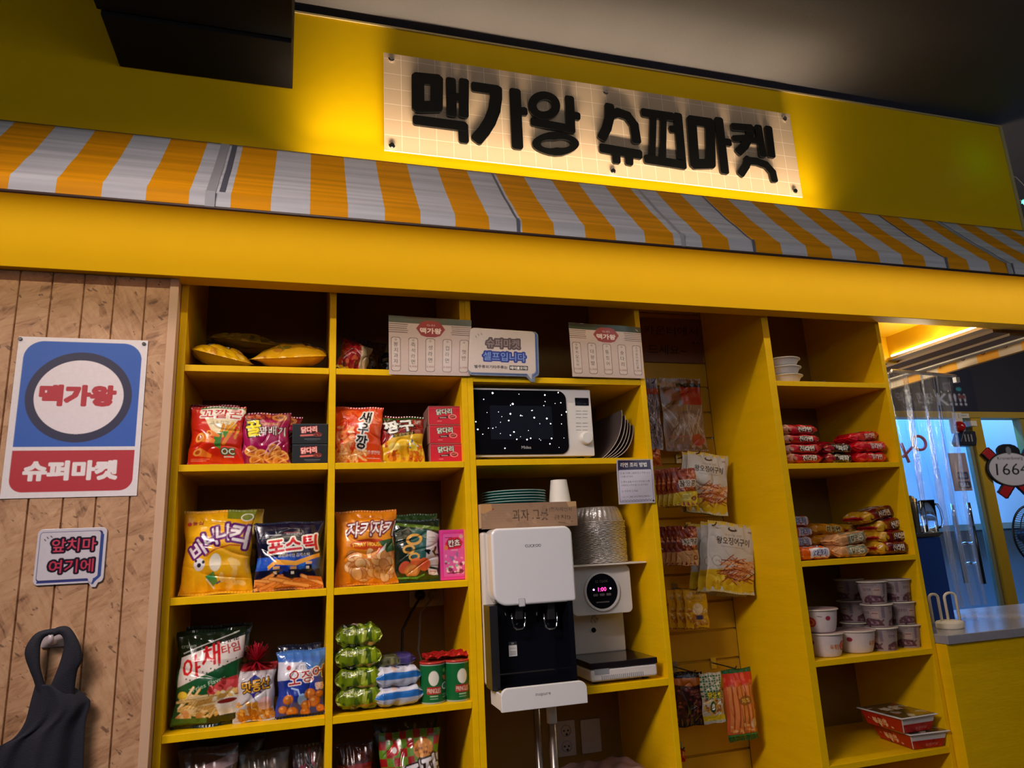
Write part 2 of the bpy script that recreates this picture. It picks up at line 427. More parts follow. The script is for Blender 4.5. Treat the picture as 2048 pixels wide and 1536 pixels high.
def bag(label, cv, loc, rot=(0, 0, 0), t=0.06, seed=1, name='snack_bag', cat='snack bag', group=None, seal=0.055, pinch=0.09, wr=1.0, mat_=None, sealpart=True, back=None, corner=0.0):
    """upright pillow bag: origin at the middle of its bottom edge, front towards -y"""
    rg = np.random.RandomState(seed); w, h = cv.w, cv.h; C, al = cv.grid(); ny, nx = al.shape
    T = thing(name, label, cat, loc, rot, group)
    def surf(U, V, sgn):
        au = np.abs(U); av = np.abs(V); sv = np.clip((1-seal-av)/(1-seal), 0, 1)
        prof = np.clip(1-au**2.3, 0, 1)**0.62*np.clip(sv*1.6, 0, 1)**0.62*(0.82+0.18*(1-av))
        r1 = np.random.RandomState(seed+(0 if sgn < 0 else 50))
        cr = np.exp(-sv/0.20)*(sv > 0)*np.abs(np.sin(U*9+V*2+r1.uniform(0, 6)))*0.0055
        cr += np.exp(-sv/0.45)*np.sin(U*16+r1.uniform(0, 6)+V*3)*0.0016*(sv > 0)
        lo = lnoise(r1, U, V, 7, 3.2)*0.0060*np.clip(prof*1.4, 0, 1)
        rid = (1-np.abs(lnoise(r1, U, V*1.3, 4, 2.2))*3.2).clip(0, 1)**3*0.0045*np.clip(prof*1.5, 0, 1)
        d = t/2*prof + (lo-rid-cr)*wr*np.clip(prof*3, 0, 1)
        x = U*w/2*(1-pinch*np.clip(sv*1.5, 0, 1)**0.8) + 0.002*np.sin(V*7+seed)*au
        z = h/2*(1+V) + 0.0015*np.sin(U*5+seed)*(av > 0.9)
        # curl of the seals
        y = sgn*(-1)*(-d) if sgn > 0 else -d
        y = y + (0.010*np.sin(U*3+seed)+0.004)*(av > 1-seal*2)*np.clip((av-(1-seal*2))/(seal*2), 0, 1)*corner
        return np.stack([x+0*y, y+0*x, z+0*x], -1)
    U = np.linspace(-1, 1, nx+1)[None, :]; V = np.linspace(1, -1, ny+1)[:, None]
    P = surf(U+0*V, V+0*U, -1)
    Ub = np.linspace(-1, 1, 25)[None, :]; Vb = np.linspace(1, -1, 31)[:, None]
    B = surf(Ub+0*Vb, Vb+0*Ub, 1)
    bc = back if back is not None else tuple(C[ny//3, 1])
    ks = max(2, int(ny*seal/2)) if sealpart else 0
    if ks:
        gridmesh('pouch', P[ks:-ks], C[ks:-ks], mat_ or M_BAG, T, back=B, backcol=bc)
        for nm, sl in (('top_seal', slice(0, ks+1)), ('bottom_seal', slice(ny-ks, ny+1))):
            Q = P[sl].copy(); vv = np.linspace(0, 1, Q.shape[0])[:, None]
            Q[..., 1] += -0.0006+0.0008*np.sin(np.arange(nx+1)*0.9)[None, :]
            gridmesh(nm, Q, C[sl]*0.97, mat_ or M_BAG, T)
    else:
        gridmesh('pouch', P, C, mat_ or M_BAG, T, back=B, backcol=bc)
    return T
def pack(label, cv, loc, rot=(0, 0, 0), L=0.12, D=0.10, H=0.032, seed=1, name='noodle_packet', cat='noodle packet', group=None, wr=1.0, ex=0.62, taper=0.75):
    """pillow packet lying flat, length along x; artwork wraps round it, its middle row faces the front (-y)"""
    rg = np.random.RandomState(seed); C, al = cv.grid(); ny, nx = al.shape
    T = thing(name, label, cat, loc, rot, group)
    U = np.linspace(-1, 1, nx+1)[None, :]; Q = np.linspace(0, 2*math.pi, ny+1)[:, None]
    def build(Uq, Qq, C):
        e = np.clip((1-np.abs(Uq))/0.30, 0, 1); hf = 0.05+0.95*e**0.75
        q = Qq                                # 0 = back, pi = front(-y); goes over the top
        cy = np.cos(q); cz = np.sin(q)
        y = np.sign(cy)*np.abs(cy)**ex*D/2*(taper+(1-taper)*e)+D/2*0
        z = np.sign(cz)*np.abs(cz)**ex*H/2*hf
        nz = lnoise(rg, Uq*1.6, q*0.7, 7, 3.4)*0.0035*wr*e
        cr = np.exp(-np.abs(e-0.35)/0.25)*np.sin(q*9+Uq*6+seed)*0.0022*wr
        z = z+(nz+cr)*np.abs(cz)**0.5*np.sign(cz+1e-9); y = y+(nz+cr)*np.abs(cy)**0.5*np.sign(cy)
        x = Uq*L/2
        return np.stack([x+0*y, y+0*x, z+H/2+0*x], -1)
    P = build(U+0*Q, Q+0*U, C)
    P[:, :, 2] -= P[:, :, 2].min()
    P[-1] = P[0]; 
    gridmesh('wrapper', P, C, M_BAG, T)
    return T
def carton(label, cv, loc, w, d, h, rot=(0, 0, 0), name='snack_carton', cat='box', group=None, side=(0.3, 0.02, 0.03), top=None, flap=True):
    T = thing(name, label, cat, loc, rot, group)
    b = MB(); b.box(-w/2, w/2, 0.0006, d, 0, h)
    sm = mat('carton_board', side, 0.45)
    b.build('carton', [sm], T, bevel=0.0012, world=False)
    sheet('front_print', cv, [(-w/2+.0012, 0, h-.0012), (w/2-.0012, 0, h-.0012), (w/2-.0012, 0, .0012), (-w/2+.0012, 0, .0012)], M_BOXP, T, th=0.0006, local=True)
    return T

# ================================================================== THE ROOM
def struct(name, b, m, **k):
    o = b.build(name, m, None, **k); return tag(o, kind='structure')
WY = -0.07                                  # front face of the sign wall and the header
X_OSB, XA0, XA1 = -0.369, 0.070, 0.090
XB0, XB1 = 0.514, 0.534
XC0, XC1 = 1.151, 1.171
XD0, XD1 = 1.695, 1.725
XE0, XE1 = 2.242, 2.261
DEP = 0.42
HB = 2.434                                  # underside of the header
M_CEIL = mat('painted_concrete_ceiling', (0.085, 0.072, 0.068), 0.75, var=0.18, scale=3, bump=0.3, bscale=90)
M_FLOOR = mat('floor_tile', (0.12, 0.09, 0.07), 0.5)
M_DARK = mat('dark_wall', (0.020, 0.018, 0.028), 0.8, var=0.1)
struct('ceiling', MB().box(-4, 12, -6, 3.1, 3.46, 3.56), M_CEIL)
struct('floor', MB().box(-4, 12, -6, 3.1, -0.1, 0.0), M_FLOOR)
# sign wall above the awning and the header box
b = MB(); b.box(-2.2, 3.10, WY, -0.0015, HB, 3.415); struct('wall_front', b, M_YEL, bevel=0.002)
b = MB(); b.box(3.095, 3.115, WY-0.003, 0.025, HB+0.35, 3.42); b.box(-2.2, 3.115, WY-0.004, 0.02, 3.415, 3.422); struct('trim_1', b, mat('metal_edge_strip', (0.50, 0.38, 0.16), 0.5))
# header continues to the right over the booth
b = MB(); b.box(3.10, 3.9, WY, 0.02, HB, 2.80); struct('trim_2', b, M_YEL)
# OSB wall with grooves
def osb_mat():
    m, nt, b = _mat('osb_board')
    tc = nt.nodes.new('ShaderNodeTexCoord')
    def tex(kind, sc, st, rot=0.0):
        m1 = nt.nodes.new('ShaderNodeMapping'); m1.inputs['Rotation'].default_value = (0, rot, 0); lk(nt, tc, 'Object', m1, 'Vector')
        mp = nt.nodes.new('ShaderNodeMapping'); mp.inputs['Scale'].default_value = st
        lk(nt, m1, 0, mp, 'Vector'); n = nt.nodes.new(kind); n.inputs['Scale'].default_value = sc
        lk(nt, mp, 0, n, 'Vector'); return n
    def mixf(a, ao, c, co, f):
        x = nt.nodes.new('ShaderNodeMix'); x.data_type = 'FLOAT'; lk(nt, a, ao, x, 2); lk(nt, c, co, x, 3)
        if isinstance(f, float): x.inputs[0].default_value = f
        else: lk(nt, f, 0, x, 0)
        return x
    pick = tex('ShaderNodeTexNoise', 9, (1, 1, 1)); pr = nt.nodes.new('ShaderNodeMapRange'); pr.inputs['From Min'].default_value = .44; pr.inputs['From Max'].default_value = .56; lk(nt, pick, 0, pr, 0)
    va = tex('ShaderNodeTexVoronoi', 30, (1, 1, .4), .5); vb = tex('ShaderNodeTexVoronoi', 28, (.4, 1, 1), .35); vc = tex('ShaderNodeTexVoronoi', 26, (1, 1, .45), -.7)
    na = tex('ShaderNodeTexNoise', 85, (1, 1, .16), .5); nb = tex('ShaderNodeTexNoise', 85, (.16, 1, 1), .35); nc = tex('ShaderNodeTexNoise', 85, (1, 1, .16), -.7)
    for n in (na, nb, nc): n.inputs['Detail'].default_value = 5; n.inputs['Distortion'].default_value = .8
    def flake(v, n):
        g = nt.nodes.new('ShaderNodeRGBToBW'); lk(nt, v, 'Color', g, 0); return mixf(g, 0, n, 0, .66)
    f = mixf(mixf(flake(va, na), 0, flake(vb, nb), 0, pr), 0, flake(vc, nc), 0, .33)
    cr = nt.nodes.new('ShaderNodeValToRGB'); lk(nt, f, 0, cr, 0)
    e = cr.color_ramp.elements
    e[0].position = 0.31; e[0].color = (0.15, 0.065, 0.028, 1); e[1].position = 0.69; e[1].color = (0.58, 0.345, 0.19, 1)
    q = e.new(0.40); q.color = (0.36, 0.18, 0.085, 1); q = e.new(0.50); q.color = (0.47, 0.255, 0.13, 1)
    sp = tex('ShaderNodeTexNoise', 75, (1, 1, .5), .9); sp.inputs['Detail'].default_value = 2
    sr = nt.nodes.new('ShaderNodeMapRange'); sr.inputs['From Min'].default_value = .66; sr.inputs['From Max'].default_value = .72; sr.inputs['To Max'].default_value = .75; lk(nt, sp, 0, sr, 0)
    mx = nt.nodes.new('ShaderNodeMix'); mx.data_type = 'RGBA'; lk(nt, sr, 0, mx, 0); lk(nt, cr, 0, mx, 6); mx.inputs[7].default_value = (.10, .04, .02, 1)
    lk(nt, mx, 2, b, 'Base Color'); b.inputs['Roughness'].default_value = 0.6
    bp = nt.nodes.new('ShaderNodeBump'); bp.inputs['Strength'].default_value = 0.4; bp.inputs['Distance'].default_value = 0.003
    lk(nt, f, 0, bp, 'Height'); lk(nt, bp, 0, b, 'Normal')
    return m
M_OSB = osb_mat()
OY = -0.045
gx = [PY(px, py, OY)[0] for px, py in ((38, 570), (103, 580), (167, 585), (228, 590), (290, 600))]
st = [gx[0]-0.315, gx[0]-0.21, gx[0]-0.105]+gx
b = MB(); b.box(-1.7, X_OSB-0.002, OY+0.006, 0.0, 0.0, HB)
xs = [-1.7]+st+[X_OSB-0.002]
for i in range(len(xs)-1):
    x0 = xs[i]+0.0013; x1 = xs[i+1]-(0.0013 if i < len(xs)-2 else 0)
    b.prismz([(x0, OY+0.003), (x0+.0015, OY), (x1-.0015, OY), (x1, OY+0.003), (x1, OY+0.007), (x0, OY+0.007)], 0.0, HB)
struct('wall_left', b, M_OSB)
struct('trim_3', MB().box(X_OSB-0.024, X_OSB-0.001, OY-0.004, 0.02, 0.0, HB), mat('raw_pine_edge', (0.58, 0.37, 0.24), 0.6, var=0.15, scale=20, stretch=(1, 1, .1), bump=.2))

struct('trim_4', MB().box(X_OSB, XE1, 0.0, DEP+0.01, 2.75, 2.77), M_YEL)
# ------------------------------------------------------------------ shelving

def shelf_board(T, x0, x1, z, y0=0.0, th=0.020, y1=DEP-0.004):
    MB().box(x0+0.0006, x1-0.0006, y0-0.001, y1, z-th, z).build('shelf', [M_YELH], T, bevel=0.0012)
def upright(T, x0, x1, name='side_panel', y0=0.0, z1=2.748):
    MB().box(x0, x1, y0, DEP-0.004, 0.0, z1).build(name, [M_YELW], T, bevel=0.0012)
TA = thing('shelving_unit', 'yellow two-bay snack shelving unit beside the particle board wall', 'shelf', (0.08, 0.2, 0))
upright(TA, X_OSB, -0.349); upright(TA, XA0, XA1, 'divider', -0.001); upright(TA, 0.495, XB0)
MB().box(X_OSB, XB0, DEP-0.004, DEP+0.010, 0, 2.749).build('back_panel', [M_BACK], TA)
ZA = [2.182, 1.882, 1.512, 1.162, 0.800, 0.45]
for z in ZA:
    shelf_board(TA, -0.349, XA0, z, 0.001); shelf_board(TA, XA1, 0.495, z, 0.001)
TB = thing('shelving_unit', 'yellow wide middle shelving unit holding the microwave and water dispenser', 'shelf', (0.84, 0.2, 0))
upright(TB, XB0+.0004, XB1); upright(TB, XC0, XC1)
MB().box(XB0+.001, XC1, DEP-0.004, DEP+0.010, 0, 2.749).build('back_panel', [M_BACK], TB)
shelf_board(TB, XB1, XC0, 2.167, 0.001); shelf_board(TB, XB1, XC0, 1.887, 0.001)
ZCK = 1.165
shelf_board(TB, 0.845, XC0, ZCK, 0.001, 0.022)
MB().box(0.86, 1.149, DEP-.03, DEP-0.004, ZCK-0.050, ZCK-0.0225).build('wall_cleat', [M_YELW], TB)
TC = thing('shelving_unit', 'yellow right-hand shelving unit with red noodle packets beside the counter opening', 'shelf', (1.98, 0.2, 0))
upright(TC, XD0, XD1); upright(TC, XE0, XE1)
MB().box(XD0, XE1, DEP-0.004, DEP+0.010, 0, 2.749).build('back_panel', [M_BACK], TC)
ZC = [2.176, 1.858, 1.505, 1.166, 0.832, 0.45]
for z in ZC: shelf_board(TC, XD1, XE0, z, 0.001)
# slatted display panel between the units
TP = thing('slatwall_panel', 'yellow grooved display panel with hooks behind the hanging snacks', 'panel', (1.43, DEP, 0))
b = MB(); zz = 0.0; SL = 0.1115
b.box(XC1+.001, XD0-.001, DEP+0.008, DEP+0.02, 0, 2.749)
off = (PX(1455, 1020+0, XD0)[2]) % SL
z = 0.02
while z < 2.74:
    z1 = min(z+SL-0.009, 2.748)
    b.prism([(0, 0)]*0 or [(XC1+.001, z), (XD0-.001, z), (XD0-.001, z1), (XC1+.001, z1)], DEP-0.002, DEP+0.009)
    z += SL
b.build('slat_board', [mat('slat_yellow', (0.60, 0.34, 0.008), 0.5, var=0.08, scale=8)], TP, bevel=0.001)

# ------------------------------------------------------------------ awning
AY0, AZ0 = -0.175, 2.822; AY1, AZ1 = -0.420, 2.533; VZ = 2.487
PER = (PY(1457, 405, AY0)[0]-PY(116, 248, AY0)[0])/11.0; X0S = PY(116, 248, AY0)[0]-0.004
def stripe_mat():
    m, nt, b = _mat('striped_awning_fabric')
    tc = nt.nodes.new('ShaderNodeTexCoord'); sp = nt.nodes.new('ShaderNodeSeparateXYZ'); lk(nt, tc, 'Object', sp, 0)
    a = nt.nodes.new('ShaderNodeMath'); a.operation = 'SUBTRACT'; a.inputs[1].default_value = X0S-PER*20; lk(nt, sp, 0, a, 0)
    d = nt.nodes.new('ShaderNodeMath'); d.operation = 'DIVIDE'; d.inputs[1].default_value = PER; lk(nt, a, 0, d, 0)
    f = nt.nodes.new('ShaderNodeMath'); f.operation = 'FRACT'; lk(nt, d, 0, f, 0)
    g = nt.nodes.new('ShaderNodeMath'); g.operation = 'GREATER_THAN'; g.inputs[1].default_value = 0.5; lk(nt, f, 0, g, 0)
    n = nt.nodes.new('ShaderNodeTexNoise'); n.inputs['Scale'].default_value = 900; lk(nt, tc, 'Object', n, 'Vector')
    mp = nt.nodes.new('ShaderNodeMapping'); mp.inputs['Scale'].default_value = (0.6, 20, 20); lk(nt, tc, 'Object', mp, 0)
    n2 = nt.nodes.new('ShaderNodeTexNoise'); n2.inputs['Scale'].default_value = 2.2; n2.inputs['Detail'].default_value = 5; lk(nt, mp, 0, n2, 'Vector')
    mx = nt.nodes.new('ShaderNodeMix'); mx.data_type = 'RGBA'; lk(nt, g, 0, mx, 0)
    mx.inputs[6].default_value = (0.60, 0.58, 0.60, 1); mx.inputs[7].default_value = (0.86, 0.33, 0.002, 1)
    mr = nt.nodes.new('ShaderNodeMapRange'); mr.inputs['From Min'].default_value = 0.35; mr.inputs['From Max'].default_value = 0.65; mr.inputs['To Min'].default_value = 0.80; mr.inputs['To Max'].default_value = 1.08; lk(nt, n2, 0, mr, 0)
    v = nt.nodes.new('ShaderNodeVectorMath'); v.operation = 'SCALE'; lk(nt, mx, 2, v, 0); lk(nt, mr, 0, v, 'Scale')
    lk(nt, v, 0, b, 'Base Color'); b.inputs['Roughness'].default_value = 0.7; b.inputs['Specular IOR Level'].default_value = .15
    bp = nt.nodes.new('ShaderNodeBump'); bp.inputs['Strength'].default_value = 0.2; bp.inputs['Distance'].default_value = 0.001; lk(nt, n, 0, bp, 'Height'); lk(nt, bp, 0, b, 'Normal')
    return m
M_AWN = stripe_mat()
TW = thing('awning', 'orange and white striped fabric awning running above the yellow header', 'awning', (1.0, WY, 2.8))
def awn_z(t, x):                              # t 0..1 down the slope
    sag = -0.010*math.sin(math.pi*t)-0.0035*math.sin(t*3*math.pi*1.6+0.5)*t
    return AZ0+(AZ1-AZ0)*t+sag*0.66, AY0+(AY1-AY0)*t-sag*0.75*0
b = MB(); nx, nt_ = 90, 22; xa, xb = -1.6, 3.55
pv = []
for j in range(nt_+1):
    for i in range(nx+1):
        t = j/nt_; x = xa+(xb-xa)*i/nx; z, y = awn_z(t, x); pv.append((x, y, z))
for j in range(1, 7):
    for i in range(nx+1):
        t = j/6; x = xa+(xb-xa)*i/nx; pv.append((x, AY1-0.004*math.sin(t*1.5), AZ1+(VZ-AZ1)*t))
R = nt_+6
b.add(pv, [((j+1)*(nx+1)+i, (j+1)*(nx+1)+i+1, j*(nx+1)+i+1, j*(nx+1)+i) for j in range(R) for i in range(nx)])
CP = TW
o = b.build('canopy', [M_AWN], None, smooth=True, solid=0.0018)
o.parent = TW; o.matrix_parent_inverse = MW[TW.name].inverted(); MW[o.name] = Matrix.Identity(4)
M_SEAM = mat('awning_seam_tape', (0.11, 0.11, 0.14), 0.5); M_SEAML = mat('awning_overlap', (0.36, 0.35, 0.36), 0.5)
def seam(x, w, m, t0=0.0, t1=1.0):
    q = MB(); N = 16
    vs = []
    for j in range(N+1):
        t = t0+(t1-t0)*j/N; z, y = awn_z(t, x)
        vs += [(x-w/2, y-0.0016, z+0.0012), (x+w/2, y-0.0016, z+0.0012)]
    q.add(vs, [(2*j+2, 2*j+3, 2*j+1, 2*j) for j in range(N)])
    if t1 == 1.0:
        q.box(x-w/2, x+w/2, AY1-0.0075, AY1-0.0045, VZ+0.002, AZ1)
    return q.build('seam_tape', [m], TW)
sx = lambda px, py: PY(px, py, AY0)[0]
seam(sx(470, 293), 0.014, M_SEAM, 0, 0.98); seam(sx(451, 291), 0.024, M_SEAML, 0, 1.0)
seam(sx(984, 357), 0.008, M_SEAM); seam(sx(1277, 390), 0.012, M_SEAML); seam(sx(1405, 403), 0.008, M_SEAM); seam(sx(1757, 437), 0.008, M_SEAM); seam(sx(1872, 449), 0.018, M_SEAML); seam(sx(1880, 450), 0.005, M_SEAM)
MB().tube([(xa, AY1-0.002, VZ+0.001), (xb, AY1-0.002, VZ+0.001)], 0.0045, 8).build('hem_bar', [mat('brown_hem', (0.05, 0.022, 0.012), 0.5)], TW, smooth=True)
MB().tube([(xa, AY0+0.004, AZ0-0.002), (xb, AY0+0.004, AZ0-0.002)], 0.006, 8).build('top_roller', [mat('dark_roller', (0.06, 0.05, 0.05), 0.5)], TW, smooth=True)
# slim aluminium profile that carries the led tape behind the awning
T = thing('led_strip', 'thin aluminium led profile hidden in the slot behind the awning top', 'light strip', (0.96, -0.12, 2.785))
MB().box(-0.07, 1.99, -0.158, WY-0.001, 2.783, 2.790).build('profile', [M_STEEL], T)
T = thing('led_strip', 'thin aluminium led profile tucked under the awning above the header', 'light strip', (1.3, -0.16, 2.672))
MB().box(-1.3, 3.9, -0.256, WY-0.001, 2.671, 2.677).build('profile', [M_STEEL], T)

# ------------------------------------------------------------------ dark box hanging at the top left
bz = 3.115
TD = thing('ceiling_box', 'large matte black box hanging from the ceiling at the upper left of the sign wall', 'box', (-0.31, -0.3, bz))
b = MB(); xl, xr = PY(240, 130, WY)[0], PY(585, 183, WY)[0]
b.prism([(xl, bz), (xr, bz), (xr, 3.459), (xl, 3.459)], -0.295, WY-0.002)
b.build('housing', [mat('matte_black_housing', (0.006, 0.005, 0.006), 0.7, spec=.2)], TD, bevel=0.003)
b = MB(); b.box(xl-0.01, xr+0.004, -0.90, -0.297, bz+0.012, 3.459); b.build('front_housing', [mat('matte_black_front', (0.005, 0.005, 0.006), 0.7, spec=.2)], TD, bevel=0.004)

# ------------------------------------------------------------------ the big sign
SY = -0.088
def tile_mat():
    m, nt, b = _mat('tan_tile_print')
    tc = nt.nodes.new('ShaderNodeTexCoord'); sp = nt.nodes.new('ShaderNodeSeparateXYZ'); lk(nt, tc, 'Object', sp, 0)
    cm = nt.nodes.new('ShaderNodeCombineXYZ'); lk(nt, sp, 0, cm, 0); lk(nt, sp, 2, cm, 1)
    t = nt.nodes.new('ShaderNodeTexBrick'); t.offset = 0; t.inputs['Scale'].default_value = 1.0
    t.inputs['Brick Width'].default_value = 0.0595; t.inputs['Row Height'].default_value = 0.0595; t.inputs['Mortar Size'].default_value = 0.0011; t.inputs['Mortar Smooth'].default_value = 0.2
    t.inputs['Color1'].default_value = (0.60, 0.42, 0.27, 1); t.inputs['Color2'].default_value = (0.62, 0.435, 0.28, 1); t.inputs['Mortar'].default_value = (0.85, 0.68, 0.50, 1)
    lk(nt, cm, 0, t, 'Vector'); lk(nt, t, 0, b, 'Base Color'); b.inputs['Roughness'].default_value = 0.22
    return m
S0 = [PY(767, 105, SY-.004), PY(1582, 228, SY-.004), PY(1603, 396, SY-.004), PY(769, 298, SY-.004)]
sx0 = (S0[0][0]+S0[3][0])/2; sx1 = (S0[1][0]+S0[2][0])/2; sz1 = (S0[0][2]+S0[1][2])/2; sz0 = (S0[2][2]+S0[3][2])/2
TS = thing('shop_sign', 'long tan tiled acrylic sign with raised black Korean letters on the yellow wall', 'sign', (sx0, SY, sz0))
MB().box(sx0, sx1, SY-0.004, SY+0.002, sz0, sz1).build('sign_board', [tile_mat()], TS, bevel=0.001)
for px, py in ((783, 117), (784, 291), (1211, 184), (1226, 342), (1569, 237), (1590, 382)):
    c = PY(px, py, SY-.008); m_ = MB()
    vs = []
    for (r, y) in ((0.011, -0.004), (0.011, -0.010), (0.008, -0.013)):
        vs += [(c[0]+r*math.cos(a*math.pi/10), SY+y, c[2]+r*math.sin(a*math.pi/10)) for a in range(20)]
    fs = [tuple(range(59, 39, -1))[::-1]]+[(k*20+i, k*20+(i+1) % 20, (k+1)*20+(i+1) % 20, (k+1)*20+i) for k in range(2) for i in range(20)]
    m_.add(vs, fs); m_.tube([(c[0], SY+.002, c[2]), (c[0], WY, c[2])], 0.006, 8)
    m_.build('standoff_bolt', [M_CHROME], TS, smooth=False)
LZ = SY-0.015
def L2(p): q = PY(740+p[0]/2.2756, 80+p[1]/2.2756, LZ); return (q[0], q[2])
_SO = [0]
def sseg(b, p, q, w, r=0.35):
    dx, dz = q[0]-p[0], q[1]-p[1]; L = math.hypot(dx, dz); ux, uz = dx/L, dz/L; vx, vz = -uz, ux
    _SO[0] = (_SO[0]+1) % 9; yo = _SO[0]*.00012
    h = w/2*1.07; rr = rrect(-h*0.75, L+h*0.75, -h, h, w*r, 4)
    b.prism([(p[0]+ux*a+vx*c, p[1]+uz*a+vz*c) for a, c in rr], LZ-yo, SY-0.006)
def stroke(b, pts, w=0.040, closed=False, r=0.30):
    P = [L2(p) for p in pts]
    if closed: P.append(P[0])
    for p, q in zip(P[:-1], P[1:]): sseg(b, p, q, w, r)
def arc(cx, cy, rx, ry, a0, a1, n=18):
    return [(cx+rx*math.cos(math.radians(a0+(a1-a0)*k/n)), cy+ry*math.sin(math.radians(a0+(a1-a0)*k/n))) for k in range(n+1)]
def ring(b, cx, cy, rx, ry, w):
    pts = [L2(p) for p in arc(cx, cy, rx, ry, 0, 360, 28)[:-1]]; n = len(pts)
    c = L2((cx, cy)); out = []; inn = []
    for x, z in pts:
        d = math.hypot(x-c[0], z-c[1]); out.append((x+(x-c[0])/d*w/2, z+(z-c[1])/d*w/2)); inn.append((x-(x-c[0])/d*w/2, z-(z-c[1])/d*w/2))
    RZ = LZ-.0011
    vs = [(x, RZ, z) for x, z in out]+[(x, RZ, z) for x, z in inn]+[(x, SY-.006, z) for x, z in out]+[(x, SY-.006, z) for x, z in inn]
    fs = []
    for i in range(n):
        j = (i+1) % n
        fs += [(i, i+n, j+n, j), (i, j, j+2*n, i+2*n), (i+n, i+3*n, j+3*n, j+n)]
    b.add(vs, fs)
LET = []
b = MB(); stroke(b, [(218, 172), (305, 180), (303, 302), (219, 303)], .041, True); stroke(b, [(368, 186), (372, 332)], .034); stroke(b, [(428, 190), (427, 338)], .033); stroke(b, [(372, 258), (425, 262)], .030); stroke(b, [(212, 364), (424, 392), (427, 452)], .034); LET.append(b)
b = MB(); stroke(b, [(478, 212), (575, 226)], .036); stroke(b, [(574, 226), (574, 262), (566, 318), (546, 370), (520, 412), (490, 448)], .042); stroke(b, [(660, 238), (671, 478)], .040); stroke(b, [(672, 322), (702, 324)], .031); LET.append(b)
b = MB(); ring(b, 793, 298, 54, 46, .033); stroke(b, [(790, 345), (790, 375)], .031); stroke(b, [(745, 372), (905, 402)], .031); stroke(b, [(908, 268), (914, 408)], .034); stroke(b, [(915, 340), (944, 346)], .030); ring(b, 845, 472, 88, 36, .033); LET.append(b)
b = MB(); stroke(b, [(1090, 303), (1090, 352), (1078, 400), (1058, 440)], .036); stroke(b, [(1094, 340), (1130, 330), (1172, 345), (1202, 385), (1213, 455)], .036); stroke(b, [(1060, 492), (1224, 520)], .036); stroke(b, [(1120, 515), (1122, 548)], .031); stroke(b, [(1180, 520), (1180, 556)], .031); LET.append(b)
b = MB(); stroke(b, [(1248, 330), (1372, 348)], .034); stroke(b, [(1290, 340), (1284, 530)], .026); stroke(b, [(1336, 350), (1332, 540)], .026); stroke(b, [(1262, 542), (1415, 566)], .034); stroke(b, [(1402, 345), (1422, 572)], .034); stroke(b, [(1374, 405), (1402, 405)], .028); LET.append(b)
b = MB(); stroke(b, [(1464, 364), (1548, 376), (1552, 562), (1478, 564)], .039, True); stroke(b, [(1588, 366), (1614, 594)], .036); stroke(b, [(1604, 462), (1634, 466)], .030); LET.append(b)
b = MB(); stroke(b, [(1656, 394), (1732, 400)], .030); stroke(b, [(1732, 402), (1728, 440), (1706, 480), (1680, 506)], .034); stroke(b, [(1660, 448), (1726, 444)], .026); stroke(b, [(1742, 455), (1768, 458)], .026); stroke(b, [(1768, 398), (1788, 520)], .031); stroke(b, [(1814, 404), (1828, 522)], .033); stroke(b, [(1690, 606), (1712, 572), (1722, 542)], .031); stroke(b, [(1716, 548), (1760, 552), (1804, 568), (1832, 600), (1840, 634)], .031); LET.append(b)
for b in LET: b.build('raised_letter', [M_LET], TS)

# ================================================================== SNACKS ON THE LEFT UNIT
R_ = (200, 20, 25); WHT = (238, 232, 225); BLK = (15, 12, 15)
def dims(xl, xr, yt, yb, Y, z, tilt=0.0):
    """size of an upright thing standing on height z at depth Y that spans these picture columns and rows"""
    cx = PY((xl+xr)/2, yb, Y)[0]; ym = (yt+yb)/2
    w = PY(xr, ym, Y)[0]-PY(xl, ym, Y)[0]
    zt = CAMZ+(PY((xl+xr)/2, yt, Y)[2]-CAMZ)
    return cx, w, (zt-z)/math.cos(tilt)
def setbag(label, art, xl, xr, yt, yb, Y, z, H, tilt=0.10, yaw=0.0, roll=0.0, t=0.055, seed=1, bg=(200, 30, 30), k=1.06, **kw):
    cx, w, h = dims(xl, xr, yt, yb, Y, z, tilt); w *= k
    cv = Cv(w, h, 100, H, bg); art(cv)
    return bag(label, cv, (cx, Y, z+0.001), (-tilt, roll, yaw), t=t, seed=seed, **kw)

